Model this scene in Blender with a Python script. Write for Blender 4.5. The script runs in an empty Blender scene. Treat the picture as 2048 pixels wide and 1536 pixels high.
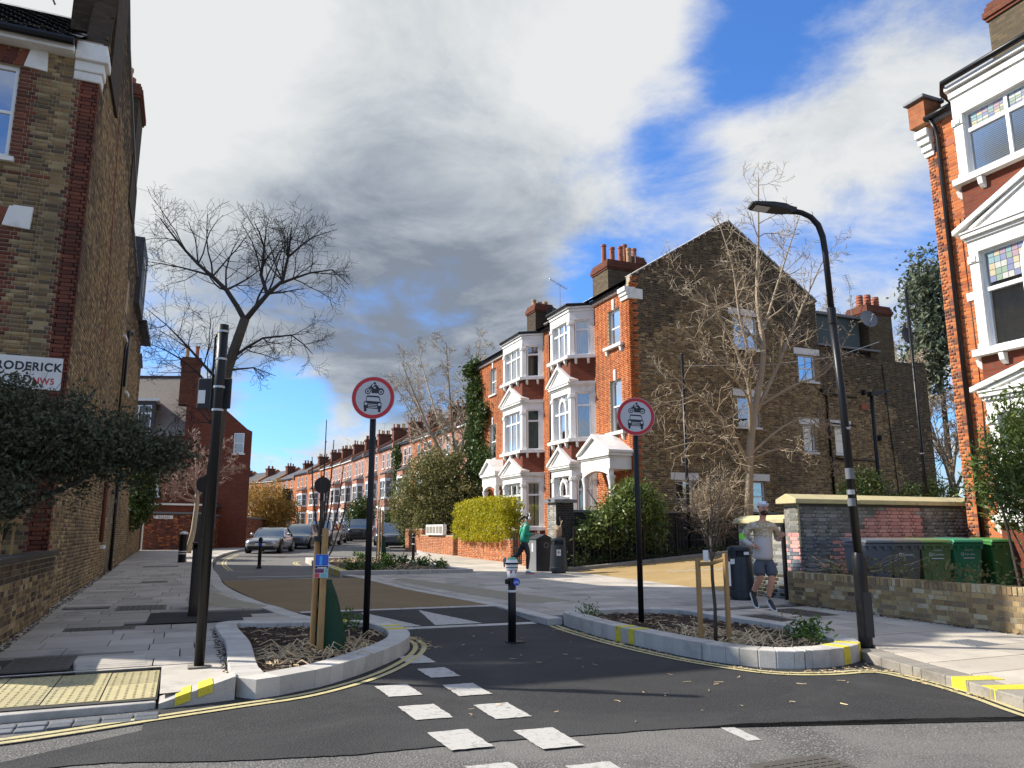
import bpy, bmesh, math, random
import numpy as np
from mathutils import Vector, Matrix
random.seed(7); R=random.random
sc=bpy.context.scene
COL=sc.collection
SLOPE=0.011
# ---------------------------------------------------------------- camera
cam_d=bpy.data.cameras.new('camera'); cam=bpy.data.objects.new('camera',cam_d); COL.objects.link(cam)
cam.location=(0,0,1.6); cam.rotation_euler=(math.radians(100.8),0,math.radians(-22.7))
cam_d.sensor_width=36; cam_d.lens=27.02; cam_d.clip_end=4000; cam_d.clip_start=.05
sc.camera=cam
# ---------------------------------------------------------------- sun
SUN_EL=math.radians(37); TRAVEL=Vector((.849*math.cos(SUN_EL),-.528*math.cos(SUN_EL),-math.sin(SUN_EL)))
sun_d=bpy.data.lights.new('sun','SUN'); sun_d.energy=4.2; sun_d.angle=math.radians(.6); sun_d.color=(1,.93,.82)
sun=bpy.data.objects.new('sun',sun_d); COL.objects.link(sun); sun.location=(-30,20,40)
sun.rotation_euler=TRAVEL.to_track_quat('-Z','Y').to_euler()
# ---------------------------------------------------------------- exposure
vs=sc.view_settings; vs.view_transform='Standard'; vs.look='None'; vs.gamma=1; vs.exposure=0.9
# ---------------------------------------------------------------- sky
world=bpy.data.worlds.new('World'); sc.world=world; world.use_nodes=True
class NT:
    """small helper around a node tree"""
    def __init__(s,nt): s.nt=nt; s.nt.nodes.clear()
    def n(s,t,**k):
        o=s.nt.nodes.new(t)
        for a,b in k.items(): setattr(o,a,b)
        return o
    def l(s,a,b): s.nt.links.new(a,b)
    def put(s,sock,v):
        if hasattr(v,'is_linked') or isinstance(v,bpy.types.NodeSocket): s.l(v,sock)
        else: sock.default_value=v
    def m(s,op,a,b=0.,c=None,clamp=False):
        o=s.n('ShaderNodeMath',operation=op,use_clamp=clamp); s.put(o.inputs[0],a); s.put(o.inputs[1],b)
        if c is not None: s.put(o.inputs[2],c)
        return o.outputs[0]
    def vm(s,op,a,b=(0,0,0)):
        o=s.n('ShaderNodeVectorMath',operation=op); s.put(o.inputs[0],a); s.put(o.inputs[1],b)
        return o.outputs['Value'] if op in('DOT_PRODUCT','LENGTH') else o.outputs[0]
    def mix(s,f,a,b,mode='MIX'):
        o=s.n('ShaderNodeMix',data_type='RGBA',blend_type=mode,clamp_factor=True); s.put(o.inputs[0],f)
        for i,v in((6,a),(7,b)):
            if isinstance(v,(tuple,list)) and len(v)==3: v=(*v,1)
            s.put(o.inputs[i],v)
        return o.outputs[2]
    def ramp(s,f,stops,interp='LINEAR'):
        o=s.n('ShaderNodeValToRGB'); cr=o.color_ramp; cr.interpolation=interp
        while len(cr.elements)<len(stops): cr.elements.new(.5)
        for e,(p,c) in zip(cr.elements,stops):
            e.position=p; e.color=(*c,1) if isinstance(c,(tuple,list)) else (c,c,c,1)
        s.put(o.inputs[0],f); return o.outputs[0]
    def rng(s,v,a,b,c=0.,d=1.,smooth=True):
        o=s.n('ShaderNodeMapRange',interpolation_type='SMOOTHSTEP' if smooth else 'LINEAR')
        s.put(o.inputs[0],v)
        for i,x in enumerate((a,b,c,d)): s.put(o.inputs[i+1],x)
        return o.outputs[0]
    def noise(s,vec,scale,detail=4,rough=.55,dist=0):
        o=s.n('ShaderNodeTexNoise'); 
        if vec is not None: s.l(vec,o.inputs['Vector'])
        o.inputs['Scale'].default_value=scale; o.inputs['Detail'].default_value=detail; o.inputs['Roughness'].default_value=rough; o.inputs['Distortion'].default_value=dist
        return o.outputs[0]
def build_sky():
    t=NT(world.node_tree)
    out=t.n('ShaderNodeOutputWorld')
    sky=t.n('ShaderNodeTexSky',sky_type='NISHITA',sun_disc=False); sky.sun_elevation=SUN_EL; sky.sun_rotation=math.radians(-58.1); sky.air_density=1.0; sky.dust_density=.6; sky.ozone_density=2.5
    tc=t.n('ShaderNodeTexCoord').outputs['Generated']
    sep=t.n('ShaderNodeSeparateXYZ'); t.l(tc,sep.inputs[0])
    z=t.m('ADD',t.m('MAXIMUM',sep.outputs[2],0.),.22)
    dv=t.n('ShaderNodeCombineXYZ'); t.l(z,dv.inputs[0]); t.l(z,dv.inputs[1]); dv.inputs[2].default_value=1
    p=t.vm('DIVIDE',tc,dv.outputs[0])
    n1=t.noise(p,1.15,10,.6,.45); n2=t.noise(p,3.1,9,.63,.35); n3=t.noise(t.vm('ADD',p,(7.3,2.1,.4)),.9,6,.55,.2)
    def lump(d,r0,r1): return t.rng(t.vm('DOT_PRODUCT',tc,d),math.cos(math.radians(r1)),math.cos(math.radians(r0)))
    dens=t.m('ADD',t.m('MULTIPLY',n1,1.),t.m('MULTIPLY',t.m('SUBTRACT',n2,.5),.45))
    for d,r0,r1,w in SKY_LUMPS: dens=t.m('ADD',dens,t.m('MULTIPLY',lump(d,r0,r1),w))
    cov=t.rng(dens,.35,.62)
    shade=t.m('ADD',t.m('MULTIPLY_ADD',n3,1.1,.17),t.m('MULTIPLY',t.m('SUBTRACT',n2,.5),1.3))
    for d,r0,r1,w in SHADE_LUMPS: shade=t.m('ADD',shade,t.m('MULTIPLY',lump(d,r0,r1),w))
    ccol=t.ramp(shade,[(.16,(.118,.138,.172)),(.42,(.215,.238,.268)),(.66,(.315,.335,.35)),(.97,(.405,.412,.415))])
    b1=t.n('ShaderNodeBackground'); t.l(t.mix(1.,sky.outputs[0],(.42,.70,1.08),'MULTIPLY'),b1.inputs[0]); b1.inputs[1].default_value=.125
    b2=t.n('ShaderNodeBackground'); t.l(ccol,b2.inputs[0]); b2.inputs[1].default_value=1.08
    mx=t.n('ShaderNodeMixShader'); t.l(cov,mx.inputs[0]); t.l(b1.outputs[0],mx.inputs[1]); t.l(b2.outputs[0],mx.inputs[2])
    t.l(mx.outputs[0],out.inputs[0])
# cloud banks: direction, core radius, outer radius (degrees), weight  (negative = clear patch)
def azel(az,el):
    a=math.radians(az); e=math.radians(el); return (math.sin(a)*math.cos(e),math.cos(a)*math.cos(e),math.sin(e))
SKY_LUMPS=[(azel(12,22),4,22,.16),(azel(0,36),4,24,.2),(azel(24,38),3,12,.12),(azel(43.5,34),1,8,-.20),(azel(35.5,26.5),.5,4.5,-.14),(azel(6,8.6),.5,4.5,-.26),(azel(29,18.5),.5,4.5,-.2),(azel(40,22),2,8,.06),(azel(50,27),2,9,.10),(azel(37,34),1,5,.05)]
SHADE_LUMPS=[(azel(15,20),3,18,-.37),(azel(4,16),2,13,-.15),(azel(20,13),2,10,-.2),(azel(-4,33),4,16,.24),(azel(25,31),2,14,.10),(azel(50,20),3,14,.10),(azel(8,6),1,8,.25)]
build_sky()
# ---------------------------------------------------------------- mesh helpers
def gz(y): return SLOPE*y
def tag(o,label=None,cat=None,group=None,kind=None):
    for k,v in(('label',label),('category',cat),('group',group),('kind',kind)):
        if v: o[k]=v
    return o
def thing(name,label,cat,loc=(0,0,0),rz=0.,group=None,kind=None):
    o=bpy.data.objects.new(name,None); COL.objects.link(o); o.location=loc; o.rotation_euler=(0,0,rz); o.empty_display_size=.2
    return tag(o,label,cat,group,kind)
def link(name,me,parent=None,loc=(0,0,0),rz=0.):
    o=bpy.data.objects.new(name,me); COL.objects.link(o); o.location=loc; o.rotation_euler=(0,0,rz)
    if parent is not None: o.parent=parent
    return o
class FR:
    """wall frame: u along the wall, d outward, z up"""
    def __init__(s,o,a,n): s.o=Vector(o); s.a=Vector((*a,0)).normalized(); s.n=Vector((*n,0)).normalized()
    def p(s,u,d,z): return s.o+s.a*u+s.n*d+Vector((0,0,z))
    def at(s,u,d,z): return FR(s.p(u,d,z),s.a[:2],s.n[:2])
WF=FR((0,0,0),(1,0),(0,1))     # world frame: u=x d=y
class MB:
    def __init__(s): s.v=[]; s.f=[]; s.mi=[]
    def add(s,vs,fs,mi=0):
        b=len(s.v); s.v+= [tuple(x) for x in vs]; s.f+=[tuple(b+i for i in f) for f in fs]; s.mi+=[mi]*len(fs); return s
    def box(s,fr,u0,u1,d0,d1,z0,z1,mi=0):
        c=[fr.p(u,d,z) for z in(z0,z1) for d in(d0,d1) for u in(u0,u1)]
        return s.add(c,[(0,1,3,2),(4,6,7,5),(0,4,5,1),(1,5,7,3),(3,7,6,2),(2,6,4,0)],mi)
    def bx(s,x0,x1,y0,y1,z0,z1,mi=0): return s.box(WF,x0,x1,y0,y1,z0,z1,mi)
    def prism(s,fr,pts,d0,d1,mi=0):
        """polygon (u,z) extruded along d"""
        n=len(pts); c=[fr.p(u,d0,z) for u,z in pts]+[fr.p(u,d1,z) for u,z in pts]
        return s.add(c,[tuple(range(n)),tuple(range(2*n-1,n-1,-1))]+[(i,i+n,(i+1)%n+n,(i+1)%n) for i in range(n)],mi)
    def hprism(s,pts,z0,z1,mi=0,slope=False,top_only=False):
        """polygon (x,y) extruded along z; slope follows the ground"""
        g=(lambda y:gz(y)) if slope else (lambda y:0)
        n=len(pts); c=[(x,y,z0+g(y)) for x,y in pts]+[(x,y,z1+g(y)) for x,y in pts]
        fs=[tuple(range(2*n-1,n-1,-1))[::-1]]
        if not top_only: fs+=[tuple(range(n))[::-1]]+[(i,(i+1)%n,(i+1)%n+n,i+n) for i in range(n)]
        return s.add(c,fs,mi)
    def tube(s,pts,rad,seg=8,mi=0,cap=True):
        pts=[Vector(p) for p in pts]; n=len(pts)
        if not isinstance(rad,(list,tuple)): rad=[rad]*n
        b=len(s.v); prev=None
        for i,p in enumerate(pts):
            t=(pts[min(i+1,n-1)]-pts[max(i-1,0)])
            t=t.normalized() if t.length>1e-9 else Vector((0,0,1))
            if prev is None:
                x=t.orthogonal().normalized()
            else:
                x=(prev-t*prev.dot(t)); x=x.normalized() if x.length>1e-6 else t.orthogonal().normalized()
            prev=x; y=t.cross(x)
            for k in range(seg):
                a=2*math.pi*k/seg; s.v.append(tuple(p+(x*math.cos(a)+y*math.sin(a))*rad[i]))
        for i in range(n-1):
            for k in range(seg):
                k2=(k+1)%seg; s.f.append((b+i*seg+k,b+i*seg+k2,b+(i+1)*seg+k2,b+(i+1)*seg+k)); s.mi.append(mi)
        if cap:
            s.f.append(tuple(b+k for k in range(seg))[::-1]); s.f.append(tuple(b+(n-1)*seg+k for k in range(seg))); s.mi+=[mi]*2
        return s
    def lathe(s,prof,c=(0,0,0),seg=20,mi=0,sx=1.,sy=1.):
        """prof: (r,z) list"""
        b=len(s.v); n=len(prof)
        for r,z in prof:
            for k in range(seg):
                a=2*math.pi*k/seg; s.v.append((c[0]+r*math.cos(a)*sx,c[1]+r*math.sin(a)*sy,c[2]+z))
        for i in range(n-1):
            for k in range(seg):
                k2=(k+1)%seg; s.f.append((b+i*seg+k,b+i*seg+k2,b+(i+1)*seg+k2,b+(i+1)*seg+k)); s.mi.append(mi)
        s.f.append(tuple(b+k for k in range(seg))[::-1]); s.f.append(tuple(b+(n-1)*seg+k for k in range(seg))); s.mi+=[mi]*2
        return s
    def mesh(s,name,mats,smooth=False):
        me=bpy.data.meshes.new(name); me.from_pydata(s.v,[],s.f)
        for m in(mats if isinstance(mats,(list,tuple)) else [mats]): me.materials.append(m)
        if any(s.mi): me.polygons.foreach_set('material_index',s.mi)
        if smooth: me.shade_smooth()
        me.update(); return me
    def obj(s,name,mats,parent=None,loc=(0,0,0),rz=0.,smooth=False,bevel=0.,auto=False):
        o=link(name,s.mesh(name,mats,smooth or auto),parent,loc,rz)
        if bevel:
            m=o.modifiers.new('bevel','BEVEL'); m.width=bevel; m.segments=2; m.limit_method='ANGLE'; m.angle_limit=math.radians(40)
        if auto:
            me=o.data; bm=bmesh.new(); bm.from_mesh(me)
            for e in bm.edges:
                e.smooth = len(e.link_faces)!=2 or e.calc_face_angle(0)<math.radians(38)
            bm.to_mesh(me); bm.free()
        return o
def mesh_np(name,V,Fq,mats,mi=None):
    """fast mesh of quads from numpy arrays"""
    V=np.asarray(V,dtype=np.float32); Fq=np.asarray(Fq,dtype=np.int32)
    me=bpy.data.meshes.new(name); me.vertices.add(len(V)); me.vertices.foreach_set('co',V.ravel())
    k=Fq.shape[1]; me.loops.add(Fq.size); me.loops.foreach_set('vertex_index',Fq.ravel())
    me.polygons.add(len(Fq)); me.polygons.foreach_set('loop_start',np.arange(0,Fq.size,k,dtype=np.int32))
    try: me.polygons.foreach_set('loop_total',np.full(len(Fq),k,dtype=np.int32))
    except Exception: pass
    for m in(mats if isinstance(mats,(list,tuple)) else [mats]): me.materials.append(m)
    if mi is not None: me.polygons.foreach_set('material_index',np.asarray(mi,dtype=np.int32))
    me.update(calc_edges=True); me.validate(); return me
def copy_tree(o,parent=None):
    c=o.copy(); COL.objects.link(c); c.parent=parent
    for ch in list(o.children): copy_tree(ch,c)
    return c
# ---------------------------------------------------------------- materials
MATS={}
def newmat(name):
    m=bpy.data.materials.new(name); m.use_nodes=True; MATS[name]=m
    t=NT(m.node_tree); out=t.n('ShaderNodeOutputMaterial'); b=t.n('ShaderNodeBsdfPrincipled'); t.l(b.outputs[0],out.inputs[0])
    return m,t,b
def pieces(t):
    """a random number for every object and every loose piece of a mesh"""
    a=t.n('ShaderNodeObjectInfo').outputs['Random']; g=t.n('ShaderNodeNewGeometry').outputs['Random Per Island']
    return t.m('FRACT',t.m('ADD',t.m('MULTIPLY',a,7.31),t.m('MULTIPLY',g,3.77)))
def pm(name,col,rough=.6,var=.12,ns=4.,metal=0.,bump=0.,bs=60.,rnd=0.,spec=.5,coat=0.,stain=None,ss=.8,trans=0.):
    m,t,b=newmat(name)
    pos=t.n('ShaderNodeTexCoord').outputs['Object']
    n=t.noise(pos,ns,6,.6)
    k=t.m('ADD',1-var,t.m('MULTIPLY',n,2*var))
    if rnd: k=t.m('MULTIPLY',k,t.m('ADD',1-rnd,t.m('MULTIPLY',pieces(t),2*rnd)))
    c=t.n('ShaderNodeVectorMath',operation='SCALE'); c.inputs[0].default_value=col; t.l(k,c.inputs['Scale']); c=c.outputs[0]
    if stain:
        s=t.rng(t.noise(pos,ss,7,.65),.5,.68); c=t.mix(t.m('MULTIPLY',s,stain[3] if len(stain)>3 else .6),c,stain[:3])
    t.l(c,b.inputs['Base Color']); b.inputs['Roughness'].default_value=rough; b.inputs['Metallic'].default_value=metal
    b.inputs['Specular IOR Level'].default_value=spec; b.inputs['Coat Weight'].default_value=coat; b.inputs['Coat Roughness'].default_value=.08
    if trans: b.inputs['Transmission Weight'].default_value=trans
    if bump:
        bn=t.n('ShaderNodeBump'); bn.inputs['Strength'].default_value=min(1,bump); bn.inputs['Distance'].default_value=.01*max(1,bump)
        t.l(t.noise(pos,bs,5,.65),bn.inputs['Height']); t.l(bn.outputs[0],b.inputs['Normal'])
    return m
def brick_piece(name,cols,var=.25,dirt=(.05,.045,.04,.5),ds=.35):
    """single bricks: every piece takes its own tone"""
    m,t,b=newmat(name); r=pieces(t); pos=t.n('ShaderNodeNewGeometry').outputs['Position']
    n=len(cols); c=t.ramp(r,[(i/n,x) for i,x in enumerate(cols)],'CONSTANT')
    k=t.m('ADD',1-var,t.m('MULTIPLY',t.noise(pos,22,5,.65),2*var))
    c=t.mix(1.,c,t.n('ShaderNodeCombineColor').outputs[0],'MULTIPLY') if False else c
    s=t.n('ShaderNodeVectorMath',operation='SCALE'); t.l(c,s.inputs[0]); t.l(k,s.inputs['Scale']); c=s.outputs[0]
    d=t.rng(t.noise(pos,ds,7,.68),.47,.68); c=t.mix(t.m('MULTIPLY',d,dirt[3]),c,dirt[:3])
    t.l(c,b.inputs['Base Color']); b.inputs['Roughness'].default_value=.88; b.inputs['Specular IOR Level'].default_value=.25
    bn=t.n('ShaderNodeBump'); bn.inputs['Strength'].default_value=.6; bn.inputs['Distance'].default_value=.008; t.l(t.noise(pos,70,5,.7),bn.inputs['Height']); t.l(bn.outputs[0],b.inputs['Normal'])
    return m
def brick_tex(name,c1,c2,mortar,dirt=(.04,.035,.03,.45),ds=.3,bw=.225,bh=.075):
    """brickwork too far away to tell the bricks apart"""
    m,t,b=newmat(name); tc=t.n('ShaderNodeTexCoord'); o=t.n('ShaderNodeSeparateXYZ'); t.l(tc.outputs['Object'],o.inputs[0]); nn=t.n('ShaderNodeSeparateXYZ'); t.l(tc.outputs['Normal'],nn.inputs[0])
    u=t.m('ADD',t.m('MULTIPLY',o.outputs[0],t.m('ABSOLUTE',nn.outputs[1])),t.m('MULTIPLY',o.outputs[1],t.m('ABSOLUTE',nn.outputs[0])))
    cv=t.n('ShaderNodeCombineXYZ'); t.l(u,cv.inputs[0]); t.l(o.outputs[2],cv.inputs[1])
    br=t.n('ShaderNodeTexBrick'); t.l(cv.outputs[0],br.inputs[0]); br.inputs['Color1'].default_value=(*c1,1); br.inputs['Color2'].default_value=(*c2,1); br.inputs['Mortar'].default_value=(*mortar,1)
    for k,v in(('Scale',1.),('Mortar Size',.009),('Mortar Smooth',.2),('Bias',0.),('Brick Width',bw),('Row Height',bh)): br.inputs[k].default_value=v
    c=br.outputs[0]
    k=t.m('ADD',.72,t.m('MULTIPLY',t.noise(cv.outputs[0],6,6,.7),.56)); s=t.n('ShaderNodeVectorMath',operation='SCALE'); t.l(c,s.inputs[0]); t.l(k,s.inputs['Scale'])
    d=t.rng(t.noise(tc.outputs['Object'],ds,7,.68),.47,.68); c=t.mix(t.m('MULTIPLY',d,dirt[3]),s.outputs[0],dirt[:3])
    t.l(c,b.inputs['Base Color']); b.inputs['Roughness'].default_value=.9; b.inputs['Specular IOR Level'].default_value=.2
    bn=t.n('ShaderNodeBump'); bn.inputs['Strength'].default_value=.5; bn.inputs['Distance'].default_value=.01; bn.invert=True; t.l(br.outputs['Fac'],bn.inputs['Height']); t.l(bn.outputs[0],b.inputs['Normal'])
    return m
def asphalt(name,base,chip,k=.5,worn=None):
    m,t,b=newmat(name); pos=t.n('ShaderNodeNewGeometry').outputs['Position']
    v=t.n('ShaderNodeTexVoronoi'); t.l(pos,v.inputs['Vector']); v.inputs['Scale'].default_value=60
    sp=t.rng(t.noise(pos,62,4,.8),.50,.66)
    c=t.mix(t.m('MULTIPLY',sp,k),base,chip)
    big=t.rng(t.noise(pos,.55,8,.66,.9),.40,.66); c=t.mix(t.m('MULTIPLY',big,.75),c,worn or tuple(1.7*x for x in base))
    fine=t.rng(t.noise(pos,2.6,8,.7,.3),.5,.75); c=t.mix(t.m('MULTIPLY',fine,.35),c,tuple(.55*x for x in base))
    t.l(c,b.inputs['Base Color']); b.inputs['Roughness'].default_value=.85; b.inputs['Specular IOR Level'].default_value=.35
    bn=t.n('ShaderNodeBump'); bn.inputs['Strength'].default_value=.7; bn.inputs['Distance'].default_value=.006; t.l(v.outputs['Distance'],bn.inputs['Height']); t.l(bn.outputs[0],b.inputs['Normal'])
    return m
def paint_mark(name,col,wear=.5):
    """road paint worn through to the chippings"""
    m,t,b=newmat(name); pos=t.n('ShaderNodeNewGeometry').outputs['Position']
    w=t.rng(t.noise(pos,14,8,.75,.4),.48,.72); c=t.mix(t.m('MULTIPLY',w,wear),col,(.16,.155,.14))
    g=t.rng(t.noise(pos,150,3,.8),.55,.7); c=t.mix(t.m('MULTIPLY',g,.35),c,(.22,.21,.19))
    t.l(c,b.inputs['Base Color']); b.inputs['Roughness'].default_value=.75
    bn=t.n('ShaderNodeBump'); bn.inputs['Strength'].default_value=.4; bn.inputs['Distance'].default_value=.004; t.l(t.noise(pos,120,3,.7),bn.inputs['Height']); t.l(bn.outputs[0],b.inputs['Normal'])
    return m
def glass_mat(name,tint=(.02,.025,.03),f=.35):
    """window glass: clear where it is looked through, mirror-like at the surface"""
    m=bpy.data.materials.new(name); m.use_nodes=True; t=NT(m.node_tree); out=t.n('ShaderNodeOutputMaterial')
    tr=t.n('ShaderNodeBsdfTransparent'); tr.inputs[0].default_value=(.82,.86,.86,1); gl=t.n('ShaderNodeBsdfGlossy'); gl.inputs['Roughness'].default_value=.03
    tcp=t.n('ShaderNodeNewGeometry').outputs['Position']; bn=t.n('ShaderNodeBump'); bn.inputs['Strength'].default_value=.06; bn.inputs['Distance'].default_value=.02; t.l(t.noise(tcp,1.6,2,.5),bn.inputs['Height']); t.l(bn.outputs[0],gl.inputs['Normal'])
    fr=t.n('ShaderNodeFresnel'); fr.inputs[0].default_value=1.5; k=t.m('ADD',t.m('MULTIPLY',fr.outputs[0],1.25),f,clamp=True)
    mx=t.n('ShaderNodeMixShader'); t.l(k,mx.inputs[0]); t.l(tr.outputs[0],mx.inputs[1]); t.l(gl.outputs[0],mx.inputs[2]); t.l(mx.outputs[0],out.inputs[0]); return m
def leaf_mat(name,cols,rough=.4,trans=.25,spec=.5):
    m=bpy.data.materials.new(name); m.use_nodes=True; t=NT(m.node_tree); out=t.n('ShaderNodeOutputMaterial'); b=t.n('ShaderNodeBsdfPrincipled')
    n=len(cols); c=t.ramp(pieces(t),[(i/max(1,n-1),x) for i,x in enumerate(cols)])
    t.l(c,b.inputs['Base Color']); b.inputs['Roughness'].default_value=rough; b.inputs['Specular IOR Level'].default_value=spec
    tl=t.n('ShaderNodeBsdfTranslucent'); t.l(c,tl.inputs[0]); mx=t.n('ShaderNodeMixShader'); mx.inputs[0].default_value=trans
    t.l(b.outputs[0],mx.inputs[1]); t.l(tl.outputs[0],mx.inputs[2]); t.l(mx.outputs[0],out.inputs[0]); return m
def car_paint(name,col,metal=.6,rough=.25): return pm(name,col,rough,.03,2,metal,coat=1.,spec=.5)
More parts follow.
